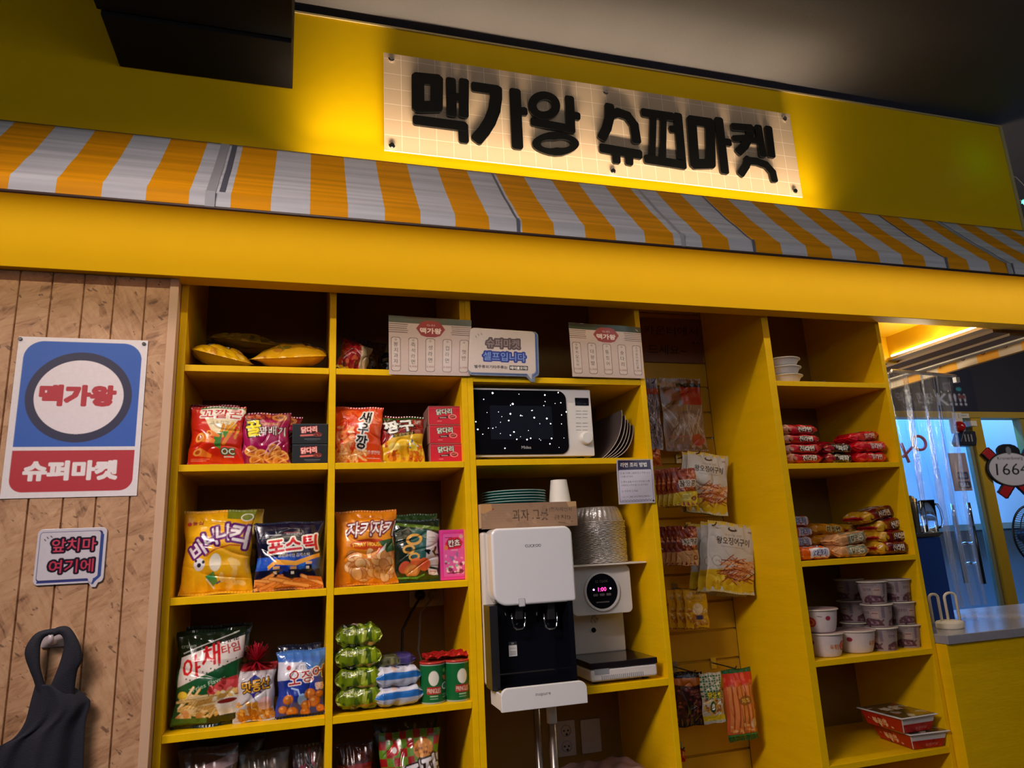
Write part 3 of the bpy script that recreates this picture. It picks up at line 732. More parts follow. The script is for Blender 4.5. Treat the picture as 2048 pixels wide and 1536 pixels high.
def a_cone(c, plain=False):                  # red and cream corn bag
    c.rect(0, 0, 100, 120, (205, 28, 18)); c.rect(0, 60, 100, 120, (214, 40, 14))
    c.poly([(18, 8), (26, 3), (96, 3), (98, 14), (78, 58), (60, 66), (44, 62)], (232, 216, 178))
    c.ell(58, 12, 42, 14, (232, 222, 190)); c.line([(20, 4), (70, 2), (98, 6)], 3, (60, 120, 50))
    c.text('꼬깔콘', 57, 17, 21, (188, 22, 20), w=76, bold=.025, out=[(WHT, 2.2)])
    c.text('고소한맛', 56, 37, 7, (50, 60, 40), w=38)
    c.sticks(60, 44, 92, 62, 14, [(230, 150, 30), (240, 175, 50)], 26, 3.4, 100, 150, (190, 100, 20))
    c.poly([(46, 62), (62, 56), (60, 92), (48, 84)], (60, 130, 40)); c.poly([(62, 56), (84, 54), (70, 80)], (70, 140, 50)); c.line([(66, 80), (78, 56)], 7, (235, 140, 40))
    for x, y, r, q in ((26, 68, 12, 30), (24, 96, 10, 60), (42, 60, 8, -30)):
        c.poly([(x-r, y+r*.6), (x-r*.3, y-r*.9), (x+r*2.0, y+r*.5), (x+r*1.8, y+r)], (240, 130, 40)); c.ell(x-r*.6, y, r*.62, r*.85, (248, 170, 80), q); c.ell(x-r*.6, y, r*.34, r*.5, (190, 80, 20), q)
    c.line([(60, 112), (64, 84), (90, 84)], 1, (200, 60, 30)); c.text('OC', 74, 95, 11, (240, 245, 225), w=24, bold=.05, out=[((40, 90, 50), 2.0)])
    c.rect(66, 104, 84, 106, WHT); c.rect(6, 108, 40, 109, (240, 160, 120)); c.rect(6, 111, 34, 112, (240, 160, 120))
TS1 = setbag('red and cream horn-shaped corn snack bag at the left of the second shelf', a_cone, 377, 484, 812, 929, .035, 1.882, 120, t=.06, seed=2)
def a_plainred(c): c.rect(0, 0, 100, 120, (150, 16, 20)); c.blobs(0, 0, 100, 60, 30, [(170, 60, 40), (120, 10, 20)], 3, 8)
setbag('dark red snack bag hidden behind the red and cream corn snack bag', a_plainred, 376, 470, 808, 925, .115, 1.882, 120, t=.05, seed=12)
def a_twist(c):
    c.rect(0, 0, 100, 115, (150, 14, 66)); c.rect(0, 0, 100, 18, (120, 14, 34)); c.blobs(0, 0, 80, 14, 26, [(150, 60, 40), (190, 90, 50)], 3, 6)
    c.ell(76, 12, 15, 9, (190, 120, 60)); c.ell(76, 12, 9, 4, (130, 60, 30)); c.ell(50, 60, 60, 40, (178, 24, 100), op=.5)
    c.rect(38, 26, 80, 31, (170, 90, 60))
    c.text('꿀', 24, 38, 36, (245, 225, 40), w=28, bold=.05, out=[((40, 14, 20), 3)], rot=-6)
    c.text('꽈배기', 64, 45, 20, WHT, w=58, bold=.0, out=[((60, 14, 30), 1.6)])
    for x, y in ((22, 88), (44, 95), (70, 84), (86, 96), (62, 102), (80, 110), (34, 108)):
        c.ell(x, y, 15, 10, (215, 130, 50), 20); c.ell(x, y, 15, 10, (240, 175, 90), 20, ring=3); c.ell(x+1, y, 6, 3.4, (170, 70, 40), 20); c.line([(x-10, y+4), (x+10, y-5)], 2, (250, 200, 120))
    c.line([(50, 92), (62, 74), (78, 66), (82, 70), (64, 84), (56, 96)], 2.2, (240, 190, 215)); c.rect(0, 111, 100, 115, (190, 110, 60))
setbag('magenta honey twist snack bag between the corn snack and the black cartons', a_twist, 482, 578, 825, 927, .04, 1.882, 115, t=.06, seed=3)
setbag('magenta snack bag in the shade behind the honey twist bag', a_twist, 505, 600, 832, 923, .13, 1.882, 115, t=.05, seed=13)
def a_legblk(c):
    c.rect(0, 0, 100, 55, (12, 18, 24)); c.rect(0, 0, 100, 1.5, (60, 70, 80))
    c.text('닭다리', 47, 16, 17, (250, 222, 214), w=44, bold=.05, out=[((200, 60, 60), 1.8)], rot=-4)
    c.line([(24, 33), (62, 31)], 5, (220, 110, 100)); c.ell(72, 30, 13, 6.5, (120, 34, 30)); c.blobs(62, 26, 82, 34, 12, [(190, 110, 80), (90, 20, 20)], 1.2, 3)
    c.rect(34, 42, 80, 43.4, (110, 120, 130)); c.rect(40, 46, 70, 47, (90, 100, 110))
z = 1.883
for i, (yt, yb, lab) in enumerate(((884, 924, 'black snack carton with pink lettering, lower of the two'), (845, 884, 'black snack carton with pink lettering, upper of the two'))):
    cx, w, h = dims(585, 656, yt, yb, .045, z)
    h = 0.064; cv = Cv(w, h, 100, 55, BLK, sp=.0009); a_legblk(cv); carton(lab, cv, (min(cx, XA0-w/2-.001), .045, z), w, .12, h, side=(.008, .012, .018), group='black snack cartons'); z += h+.001
def a_shrimp(c):
    c.rect(0, 0, 100, 112, (226, 74, 22)); c.blobs(0, 0, 100, 30, 18, [(236, 100, 40), (216, 60, 20)], 6, 14)
    c.ell(24, 66, 26, 34, (210, 40, 20), ring=4); c.ell(26, 66, 20, 26, (240, 150, 90)); c.blobs(8, 40, 44, 90, 40, [(235, 120, 70), (220, 60, 40), (250, 190, 140)], 2.5, 6)
    c.sticks(6, 86, 66, 108, 40, [(240, 190, 120), (230, 160, 90), (245, 205, 150)], 18, 4, 0, 180, (205, 120, 60))
    for i, ch in enumerate('새우깡'):
        c.text(ch, 66-i*3, 24+i*25, (26, 22, 25)[i], BLK, bold=.055, out=[(WHT, 2.6)], rot=4, sk=.1)
    c.text('생생한맛', 84, 92, 7, WHT, w=26); c.rect(70, 102, 96, 103, WHT)
setbag('orange shrimp snack bag with vertical black lettering beside the middle divider', a_shrimp, 664, 762, 813, 922, .040, 1.882, 112, t=.07, seed=5, yaw=-.12, roll=.03, wr=1.3)
def a_star(c):
    c.rect(0, 0, 100, 105, (140, 16, 16)); c.poly([(0, 105), (0, 70), (30, 50), (100, 40), (100, 105)], (238, 190, 40)); c.blobs(60, 4, 100, 30, 14, [(180, 40, 20), (100, 10, 16)], 5, 9)
    c.poly([(0, 6), (100, 0), (100, 4), (0, 14)], (40, 80, 30))
    c.text('짱구', 42, 26, 30, (236, 236, 230), w=66, bold=.07, out=[((30, 12, 12), 2.4)], rot=-8)
    c.line([(26, 50), (74, 41)], 7, (20, 14, 12)); c.text('달콤한별맛', 52, 45, 6, (230, 190, 40), w=44, rot=-9)
    c.blobs(6, 62, 96, 102, 34, [(226, 110, 30), (240, 150, 50), (200, 70, 20)], 3, 6, .7, edge=(170, 80, 20)); c.ell(30, 72, 13, 8, (245, 220, 120)); c.poly([(60, 60), (74, 54), (86, 62), (84, 80), (64, 80)], (245, 215, 60)); c.blobs(60, 58, 86, 78, 8, [WHT, (70, 90, 170)], 2, 4)
setbag('small dark red and yellow star snack bag left of the stacked red cartons', a_star, 760, 848, 832, 922, .045, 1.882, 105, t=.06, seed=6, roll=.02, wr=1.2)
setbag('green-edged snack bag standing behind the red and yellow star snack bag', lambda c: (c.rect(0, 0, 100, 105, (40, 60, 26)), c.rect(10, 30, 90, 60, (90, 20, 20))), 768, 846, 840, 920, .14, 1.882, 105, t=.05, seed=16, yaw=.1)
def a_legred(c):
    c.rect(0, 0, 100, 56, (206, 22, 44)); c.rect(0, 0, 100, 5, (170, 16, 34)); c.rect(0, 5, 100, 6, (240, 80, 90))
    c.text('닭다리', 48, 17, 18, (245, 245, 225), w=48, bold=.05, out=[((20, 70, 60), 1.8)], rot=-4)
    c.poly([(30, 34), (60, 30), (60, 38), (30, 40)], (70, 20, 24)); c.rect(34, 35, 54, 37, (220, 190, 180)); c.ell(74, 33, 13, 8, (246, 150, 150)); c.ell(74, 33, 10, 5.6, (130, 40, 30)); c.line([(66, 34), (80, 31)], 2.6, (220, 120, 90))
    c.rect(26, 46, 40, 47.5, (250, 160, 160))
z = 1.883
lab = ('bottom of the three stacked red snack cartons', 'middle of the three stacked red snack cartons', 'top of the three stacked red snack cartons')
for i, (yt, yb) in enumerate(((885, 921), (847, 885), (810, 847))):
    cx, w, h = dims(861, 926, yt, yb, .035, z); h = .0625
    cv = Cv(w, h, 100, 56, R_, sp=.0009); a_legred(cv); carton(lab[i], cv, (cx-.002*i, .035+.004*i, z), w, .13, h, rot=(0, 0, (-.02, .02, -.03)[i]), side=(.42, .20, .15), group='red snack cartons'); z += h+.001
# ---- third shelf
def a_banana(c):
    c.rect(0, 0, 100, 118, (236, 168, 14)); c.ell(50, 70, 60, 60, (244, 186, 24), op=.6); c.poly([(60, 0), (100, 0), (100, 16), (62, 14)], (120, 130, 30))
    c.ell(90, 12, 9, 6, (240, 236, 220)); c.ell(90, 12, 7.4, 4.6, (130, 140, 60)); c.ell(9, 20, 3, 3, (200, 20, 40)); c.text('농심', 21, 19, 6, (150, 20, 60), w=15, bold=.05)
    for ch, x, y, r in (('바', 24, 57, -38), ('나', 42, 42, -20), ('나', 60, 35, -8), ('킥', 82, 40, 10)):
        c.text(ch, x, y, 26 if ch != '킥' else 34, (232, 224, 232), bold=.05, out=[((104, 30, 110), 3.2)], rot=r)
    c.line([(36, 66), (50, 58), (70, 53), (84, 54)], 2.2, (200, 100, 30))
    c.ell(27, 78, 8, 8.5, (235, 235, 240)); c.ell(27, 79, 3, 3, (40, 34, 60)); c.ell(33, 75, 2, 2.4, (40, 34, 60)); c.ell(22, 73, 1.8, 2, (40, 34, 60))
    c.ell(50, 76, 8.5, 12, (245, 236, 214)); c.poly([(36, 94), (48, 88), (54, 102), (46, 108)], (70, 150, 80)); c.line([(38, 98), (48, 110)], 2, WHT); c.line([(52, 104), (60, 100)], 2.2, (70, 80, 150))
    c.blobs(58, 84, 88, 108, 9, [(250, 212, 130), (246, 196, 96)], 5, 9, .5); c.blobs(68, 68, 88, 84, 4, [(248, 205, 120)], 6, 9, .5)
setbag('large bright yellow banana snack bag at the left end of the third shelf', a_banana, 357, 505, 1021, 1190, .055, 1.512, 118, t=.10, seed=7, yaw=-.02, wr=1.3, k=1.0)
setbag('olive yellow snack bag peeking out behind the large yellow banana snack bag', lambda c: (c.rect(0, 0, 100, 118, (196, 160, 30)), c.blobs(60, 0, 100, 118, 22, [(110, 130, 40), (226, 200, 120)], 4, 9)), 392, 520, 1020, 1180, .17, 1.512, 118, t=.07, seed=17)
def a_stick(c):
    c.rect(0, 0, 100, 106, (10, 12, 44)); c.rect(0, 56, 100, 76, (26, 80, 190)); c.blobs(0, 50, 100, 78, 16, [(40, 110, 210), (20, 50, 150)], 4, 8)
    c.rect(20, 21, 38, 22.2, (200, 200, 210)); c.rect(42, 18, 66, 19.2, (150, 60, 70)); c.text('POTATO STICK', 58, 21, 3.4, (190, 190, 200), w=24)
    c.text('포스틱', 56, 38, 25, (206, 24, 44), w=76, bold=.07, out=[((240, 236, 225), 2.2)], rot=-5)
    c.text('바삭바삭한 감자스틱', 58, 55, 5.4, (230, 220, 190), w=48, rot=-2)
    c.poly([(18, 70), (30, 60), (60, 64), (98, 52), (98, 58), (62, 71), (30, 68), (20, 76)], (242, 170, 60))
    for x, y in ((32, 76), (58, 77), (82, 70)):
        c.rect(x-5, y, x+5, y+12, (22, 22, 28)); c.rect(x-4, y+2, x+1, y+6, WHT); c.rect(x-5, y-5, x+5, y-1, (235, 180, 110)); c.line([(x-2, y+12), (x-3, y+17)], 2, BLK); c.line([(x+2, y+12), (x+3, y+17)], 2, BLK)
    c.sticks(4, 90, 98, 106, 60, [(224, 140, 60), (240, 170, 90), (206, 112, 40)], 34, 4.4, -30, 30, (170, 84, 30)); c.rect(30, 102, 60, 106, (10, 12, 30), op=.5)
setbag('dark navy potato stick snack bag with red lettering on the third shelf', a_stick, 510, 642, 1044, 1180, .045, 1.512, 106, t=.075, seed=8, wr=1.0)
setbag('dark blue snack bag in the shade behind the navy potato stick bag', lambda c: (c.rect(0, 0, 100, 106, (14, 14, 40)), c.blobs(0, 20, 30, 90, 8, [(80, 70, 120)], 2, 4)), 508, 630, 1046, 1172, .15, 1.512, 106, t=.06, seed=18)
def a_chip(c):
    c.rect(0, 0, 100, 124, (226, 132, 20)); c.ell(52, 44, 44, 26, (236, 150, 34)); c.text('크라운', 55, 12, 5, (150, 40, 30), w=20)
    for ch, x in zip('쟈키쟈키', (30, 52, 72, 92)): c.text(ch, x-3, 34-(x-50)*.03, 27, (236, 230, 232), w=20, bold=.03, out=[((120, 30, 40), 2.2)], rot=-3, sk=.18)
    c.ell(55, 60, 34, 9, (206, 70, 26)); c.text('STRAY HOUSE', 50, 60, 6.5, (246, 200, 60), w=50, bold=.05)
    c.blobs(18, 72, 92, 112, 46, [(236, 176, 106), (244, 196, 134), (222, 150, 84)], 7, 11, .75, edge=(190, 110, 50))
    c.poly([(70, 56), (96, 50), (98, 70), (84, 74)], (50, 90, 50)); c.poly([(64, 78), (84, 58), (80, 70)], (236, 232, 226)); c.line([(66, 76), (76, 64)], 2, (200, 70, 70))
    c.rect(62, 100, 92, 108, (230, 150, 60), op=.5); c.text('매콤한맛', 78, 104, 5.5, (110, 50, 40), w=26, bold=.03)
setbag('large orange chip bag at the left of the middle third-shelf bay', a_chip, 671, 795, 1021, 1170, .045, 1.512, 124, t=.09, seed=9, wr=1.4, k=1.02)
def a_onion(c):
    c.rect(0, 0, 100, 130, (14, 34, 24)); c.poly([(0, 4), (100, 18), (100, 26), (0, 10)], (90, 120, 40)); c.poly([(40, 20), (72, 24), (68, 90), (36, 90)], (36, 84, 80))
    c.poly([(72, 24), (100, 34), (94, 104), (66, 98)], (206, 196, 200)); c.rect(66, 98, 95, 99.5, (60, 50, 60)); c.rect(75, 40, 90, 41, (90, 80, 90)); c.rect(75, 50, 90, 51, (90, 80, 90))
    for x, y, r in ((44, 44, 17), (32, 64, 13), (42, 80, 12)): c.ell(x, y, r, r*.72, (214, 160, 70), -8, ring=r*.34)
    c.ell(64, 96, 13, 13, (226, 96, 50)); c.ell(24, 100, 12, 12, (206, 90, 60)); c.ell(40, 106, 15, 14, (206, 124, 60)); c.ell(40, 106, 11, 10, (232, 156, 84)); c.ell(46, 90, 12, 7, (230, 110, 60))
    c.poly([(72, 104), (92, 108), (94, 120), (74, 116)], (238, 226, 220)); c.rect(76, 110, 90, 111.4, (190, 50, 50)); c.rect(0, 118, 100, 130, (26, 60, 20)); c.line([(0, 120), (50, 122), (64, 116)], 3, (90, 170, 60)); c.sticks(70, 60, 100, 80, 5, [BLK], 10, 5)
setbag('dark green onion ring snack bag beside the pink carton', a_onion, 786, 882, 1040, 1163, .05, 1.512, 130, t=.075, seed=10, wr=1.2)
setbag('green snack bag with a pale seal standing behind the onion ring bag', lambda c: (c.rect(0, 0, 100, 130, (34, 62, 30)), c.rect(30, 16, 80, 18, (150, 160, 130))), 786, 876, 1028, 1158, .15, 1.512, 130, t=.06, seed=20)
def a_pink(c):
    c.rect(0, 0, 55, 100, (226, 60, 150)); c.rect(4, 4, 51, 96, (214, 50, 140)); c.rrect(6, 8, 49, 94, 3, (222, 92, 166)); c.poly([(10, 28), (18, 16), (38, 15), (48, 26), (42, 38), (16, 40)], (206, 24, 60))
    c.text('칸쵸', 29, 27, 14, WHT, w=24, bold=.06, out=[((90, 10, 40), 1.4)], rot=-4); c.text('CHOCO', 29, 41, 3, WHT, w=14)
    c.blobs(10, 44, 48, 60, 10, [(236, 150, 190), (150, 110, 160)], 2, 5); c.blobs(8, 62, 48, 90, 26, [(240, 200, 200), (120, 40, 70), (150, 200, 170), (246, 220, 226)], 2, 4.5, .8); c.rect(14, 86, 46, 88, (110, 10, 50)); c.rect(10, 15, 26, 16, (90, 20, 60))
    c.ell(12, 36, 4, 5, (220, 120, 60)); c.ell(44, 14, 4, 4, (200, 170, 150))
cx, w, h = dims(882, 936, 1059, 1158, .04, 1.513)
cv = Cv(w, h, 55, 100, (220, 50, 140)); a_pink(cv); carton('tall bright pink chocolate biscuit carton at the end of the third shelf', cv, (cx, .04, 1.513), w, .045, h, side=(.55, .05, .22))
# ---- fourth shelf
def a_veg(c):
    c.rect(0, 0, 100, 145, (12, 30, 16)); c.poly([(0, 60), (100, 30), (100, 110), (0, 145)], (24, 84, 44)); c.poly([(6, 40), (100, 12), (100, 46), (4, 84)], (226, 214, 206)); c.line([(10, 34), (90, 6)], 1.5, (200, 200, 190)); c.text('crown', 18, 24, 4, (150, 160, 140), w=22)
    for ch, x, y in (('야', 24, 56), ('채', 52, 40)): c.text(ch, x, y, 34, (200, 26, 34), w=27, bold=.03, rot=-16, sk=.12)
    c.text('타임', 80, 31, 15, (186, 30, 34), w=26, bold=.02, rot=-14); c.text('TIME', 79, 18, 7, (30, 26, 26), w=24, bold=.06, rot=-14)
    for i in range(14): c.ell(18+i*6, 72-i*2.1+(i % 2)*4, 1.2, 1.2, (40, 60, 44))
    c.text('3Fries Flavor', 50, 82, 6.5, (190, 214, 180), w=56, rot=-17)
    c.poly([(50, 92), (70, 78), (96, 72), (98, 100), (60, 110)], (206, 60, 60)); c.blobs(54, 78, 94, 100, 16, [(214, 80, 80), (150, 26, 30), (236, 150, 140)], 4, 8)
    c.sticks(14, 98, 80, 126, 60, [(240, 206, 130), (246, 224, 170), (226, 176, 90)], 34, 3.2, -60, 20, (190, 130, 60)); c.blobs(60, 94, 92, 108, 10, [(250, 240, 210), (240, 190, 100)], 3, 6)
    c.poly([(60, 110), (98, 106), (92, 128), (68, 130)], (236, 228, 216)); c.ell(79, 109, 18, 5, (236, 230, 220), -6); c.ell(79, 109, 14, 3.4, (130, 26, 22), -6)
    c.blobs(10, 120, 46, 134, 10, [(236, 160, 90), (246, 210, 150)], 4, 8); c.rect(0, 137, 100, 145, (8, 26, 14)); c.poly([(0, 128), (50, 132), (50, 138), (0, 140)], (60, 110, 40)); c.ell(12, 96, 8, 6, (240, 200, 60))
setbag('large dark green vegetable fries snack bag at the left end of the fourth shelf', a_veg, 340, 487, 1262, 1462, .05, 1.162, 145, t=.10, seed=11, wr=1.1, corner=1.0, k=.98)
def a_matd(c):
    c.rect(0, 0, 100, 128, (196, 188, 190)); c.rect(0, 0, 100, 18, (150, 26, 30)); c.poly([(38, 34), (50, 26), (64, 34), (70, 60), (34, 60)], (40, 50, 130)); c.blobs(66, 20, 86, 40, 5, [(150, 120, 170)], 1.5, 3)
    for ch, x, y in (('맛', 32, 52), ('동', 56, 50), ('산', 78, 46)): c.text(ch, x, y, 25, (220, 160, 40), w=23, bold=.05, out=[((50, 30, 20), 2.2)], rot=-4)
    c.poly([(40, 66), (70, 62), (56, 84)], (60, 50, 150)); c.blobs(8, 84, 60, 126, 40, [(222, 150, 50), (200, 116, 34), (240, 180, 80)], 4, 8, .6, edge=(150, 80, 20)); c.blobs(50, 100, 96, 126, 24, [(216, 140, 50), (190, 104, 30), (240, 180, 90)], 4, 8, .6, edge=(150, 80, 20)); c.ell(78, 90, 18, 14, (236, 190, 190)); c.ell(60, 74, 8, 9, (220, 216, 226))
TM = setbag('white peanut cracker bag gathered at the top with a red tinsel tie', a_matd, 466, 549, 1328, 1437, .05, 1.162, 128, t=.075, seed=21, sealpart=False, k=1.05)
b = MB(); rg = random.Random(5); _, _, th_ = dims(466, 549, 1328, 1437, .05, 1.162, .10)
for k in range(260):
    a = rg.uniform(0, 6.283); el = rg.uniform(-.35, 1.45); L = rg.uniform(.032, .060)*(1.15 if el > .6 else 1)
    d = Vector((math.cos(a)*math.cos(el), math.sin(a)*math.cos(el)*.7, math.sin(el)))
    s = d.cross(Vector((0, 0, 1))).normalized()*.0013; c0 = Vector((.002, -.010, th_+.004)); p0 = c0+d*.004; p1 = c0+d*L; p1.z -= .010*(L/.07)
    b.add([p0-s, p0+s, p1+s, p1-s], [(0, 1, 2, 3)])
b.build('tinsel_tie', [mat('red_tinsel', (.62, .02, .05), .25, .5, var=.3)], TM, world=False)
def a_squid(c):
    c.rect(0, 0, 100, 135, (70, 120, 190)); c.poly([(0, 12), (100, 16), (100, 34), (60, 22), (0, 22)], (60, 110, 190)); c.poly([(0, 22), (58, 26), (70, 60), (0, 62)], (206, 206, 220)); c.poly([(0, 60), (100, 56), (100, 135), (0, 135)], (30, 54, 150))
    c.ell(24, 35, 5, 5, (170, 30, 40)); c.text('오리온', 52, 36, 8, (60, 50, 70), w=30)
    for ch, x, y, h in (('오', 36, 55, 29), ('징', 64, 54, 24), ('어', 88, 47, 24)): c.text(ch, x, y, h, (170, 24, 50), w=25, bold=.03, out=[(WHT, 1.8)], rot=-4)
    c.text('땅콩', 90, 76, 12, (200, 40, 50), w=16, out=[(WHT, 1.4)]); c.line([(30, 76), (44, 80), (52, 100)], 3, (170, 200, 240)); c.ell(54, 100, 10, 12, (150, 190, 240))
    for x, y, r in ((24, 98, 11), (70, 90, 12), (80, 106, 13), (62, 112, 11), (16, 118, 9), (34, 124, 12), (90, 92, 8), (92, 122, 9), (60, 126, 10)): c.ell(x, y, r, r*.9, (170, 84, 30)); c.ell(x-1, y-1, r*.86, r*.78, (216, 124, 50)); c.ell(x-r*.3, y-r*.3, r*.3, r*.22, (240, 180, 110))
    c.rect(0, 130, 100, 135, (10, 16, 50))
setbag('blue peanut ball snack bag at the right of the fourth shelf by the divider', a_squid, 553, 648, 1302, 1434, .045, 1.162, 135, t=.08, seed=22, wr=1.1)
setbag('dark blue snack bag standing behind the blue peanut ball snack bag', lambda c: c.rect(0, 0, 100, 135, (26, 36, 60)), 556, 640, 1290, 1424, .15, 1.162, 135, t=.06, seed=23)
setbag('dark green bag standing behind the vegetable fries bag', lambda c: (c.rect(0, 0, 100, 145, (16, 26, 20)), c.rect(10, 6, 90, 8, (80, 90, 90))), 366, 495, 1252, 1440, .16, 1.162, 145, t=.07, seed=24)

# wrap-round artwork for flat packets: rows 0..100 = back edge, top, front edge, underside
def a_green(c):
    c.rect(0, 0, 100, 100, (104, 124, 14)); c.blobs(0, 0, 100, 100, 90, [(140, 160, 20), (54, 80, 14), (170, 180, 70), (90, 100, 20)], 3, 9, .5)
    c.rect(14, 14, 46, 34, (30, 70, 50)); c.text('면', 22, 30, 8, WHT, bold=.05); c.ell(44, 24, 10, 7, (220, 190, 170)); c.blobs(50, 12, 84, 36, 18, [(190, 220, 80), (60, 130, 40), (226, 226, 190)], 2, 6)
    c.text('라면사리', 38, 45, 9, (236, 240, 200), w=44, bold=.03); c.rect(26, 56, 44, 64, (26, 26, 20)); c.text('Hi', 35, 60, 4, WHT); c.rect(50, 56, 84, 62, (170, 130, 60)); c.rect(0, 0, 5, 100, (200, 215, 60)); c.rect(95, 0, 100, 100, (200, 215, 60))
zz = 1.163
pos = [(0.142, .010, 'bottom'), (0.140, -.02, 'second'), (0.138, .03, 'third'), (0.141, .0, 'top')]
cv = Cv(.136, .30, 100, 100, (150, 190, 20)); a_green(cv)
for i, (x, q, lab) in enumerate(pos):
    lb = {'bottom': 'lime green noodle packet, lowest of the four beside the divider', 'second': 'lime green noodle packet, second from the bottom of the four', 'third': 'lime green noodle packet, second from the top of the four', 'top': 'lime green noodle packet, topmost of the four beside the divider'}[lab]
    p = pack(lb, cv, (XA1+.074+(x-.14), .066, zz), (0, 0, q), L=.136, D=.105, H=.062, seed=30+i, group='lime green noodle packets', wr=2.2, ex=.55, taper=.9); zz += .0565
def a_blue(c):
    c.rect(0, 0, 100, 100, (206, 206, 220)); c.rect(0, 45, 100, 51, (40, 110, 190)); c.blobs(0, 5, 100, 38, 22, [(190, 186, 200), (226, 190, 170), (120, 120, 150)], 3, 8); c.text('감자', 50, 24, 16, (50, 50, 90), w=30); c.rect(0, 51, 100, 66, (176, 182, 202))
def a_purple(c): a_blue(c); c.rect(0, 0, 100, 60, (90, 90, 60)); c.rect(55, 0, 100, 60, (70, 60, 120)); c.blobs(0, 0, 60, 60, 16, [(130, 126, 80), (60, 60, 40)], 3, 7)
cv1 = Cv(.15, .26, 100, 100, (200, 200, 210)); a_blue(cv1); cv2 = Cv(.15, .26, 100, 100, (200, 200, 210)); a_purple(cv2)
xb = PY(793, 1400, .06)[0]
pack('white and blue snack packet, lowest beside the green noodle packets', cv1, (xb, .065, 1.163), (0, 0, .14), L=.150, D=.11, H=.056, seed=41, name='snack_packet', cat='snack packet', wr=1.3)
pack('white and blue snack packet, middle of the small pile beside the green noodles', cv1, (xb-.005, .068, 1.216), (0, .02, .22), L=.145, D=.11, H=.058, seed=42, name='snack_packet', cat='snack packet', wr=1.3)
pack('grey and purple snack packet, topmost of the small pile beside the green noodles', cv2, (xb-.008, .085, 1.270), (0, 0, .1), L=.13, D=.10, H=.035, seed=43, name='snack_packet', cat='snack packet', wr=1.3)
# crisp cans
def can(label, x, y, z, r=.0385, h=.112, rotz=0.0, seed=0, lid=True):
    T = thing('crisp_can', label, 'can', (x, y, z), (0, 0, rotz), 'green crisp cans')
    wv = Cv(2*math.pi*r, h, 100, 46, (10, 92, 44)); c = wv
    c.rect(0, 0, 100, 46, (8, 96, 46)); c.rect(0, 0, 100, 2, (180, 190, 180)); c.rect(0, 44.5, 100, 46, (160, 170, 160))
    for o_ in (0, 50):
        c.ell(18+o_, 17, 6.6, 8.6, (226, 222, 206)); c.rrect(8.5+o_, 27, 27.5+o_, 35.5, 2, (170, 26, 30)); c.text('PRINGLES', 18+o_, 31.2, 5.4, (240, 230, 205), w=17, bold=.02); c.rect(13+o_, 37, 23+o_, 38, (190, 220, 170)); c.rect(13+o_, 40, 23+o_, 40.8, (150, 190, 150))
        c.ell(36+o_, 9, 5, 2.4, (110, 190, 80)); c.poly([(30+o_, 15), (40+o_, 15), (38+o_, 21), (33+o_, 20)], (216, 110, 60)); c.ell(35+o_, 27, 6, 4.2, (236, 240, 240)); c.ell(35+o_, 27, 5, 3, (60, 130, 110)); c.rect(42+o_, 10, 44+o_, 40, (160, 190, 150), op=.6); c.rect(30+o_, 36, 40+o_, 37, (140, 180, 140)); c.rect(30+o_, 39, 40+o_, 40, (140, 180, 140))
    C, al = wv.grid(); ny, nx = al.shape
    q = np.linspace(0, 2*math.pi, nx+1)[None, :]-math.pi*.85; v = np.linspace(0, 1, ny+1)[:, None]
    rr = r*(1-0.012*(v < .02)-0.012*(v > .98))+0*q
    P = np.stack([np.cos(q)*rr, np.sin(q)*rr, h*(1-v)+0*q], -1)
    gridmesh('can_body', P, C, M_BOXP, T)
    b = MB(); b.lathe([(r-.001, h-.002), (r+.0008, h-.002), (r+.0012, h+.003), (r-.001, h+.0045), (r-.004, h+.0035)], 40); b.build('lid', [mat('clear_red_lid', (.50, .04, .03), .2)], T, smooth=True, world=False)
    MB().lathe([(r-.0005, 0), (r-.0005, .002)], 40).build('base_rim', [M_STEEL], T, smooth=False, world=False)
    return T
c1 = PY(867, 1402, .045)[0]; c2 = PY(916, 1396, .045)[0]
can('green crisp can, left one of the pair at the front of the fourth shelf', c1, .052, 1.1625, rotz=-.10)
can('green crisp can, right one of the pair at the front of the fourth shelf', c2, .050, 1.1625, rotz=.22)
can('green crisp can standing behind the right-hand green crisp can', c2+.004, .132, 1.1625, rotz=1.0)
T = thing('foil_wrapper', 'crumpled red foil wrap lying on the lids of the green crisp cans', 'wrapper', (c2, .08, 1.28))
b = MB(); rg2 = np.random.RandomState(4); g = 16; vs = []
for j in range(g+1):
    for i in range(g+1):
        x = (i/g-.5)*.155; y = (j/g-.5)*.10; vs.append((c2-.022+x, .080+y, 1.2825+abs(float(rg2.normal(0, .0045)))+.008*abs(math.sin(i*.7+j*.4))))
b.add(vs, [(j*(g+1)+i, j*(g+1)+i+1, (j+1)*(g+1)+i+1, (j+1)*(g+1)+i) for j in range(g) for i in range(g)])
b.build('foil_sheet', [mat('red_foil', (.55, .02, .02), .2, .5, var=.2)], T, solid=.0006)
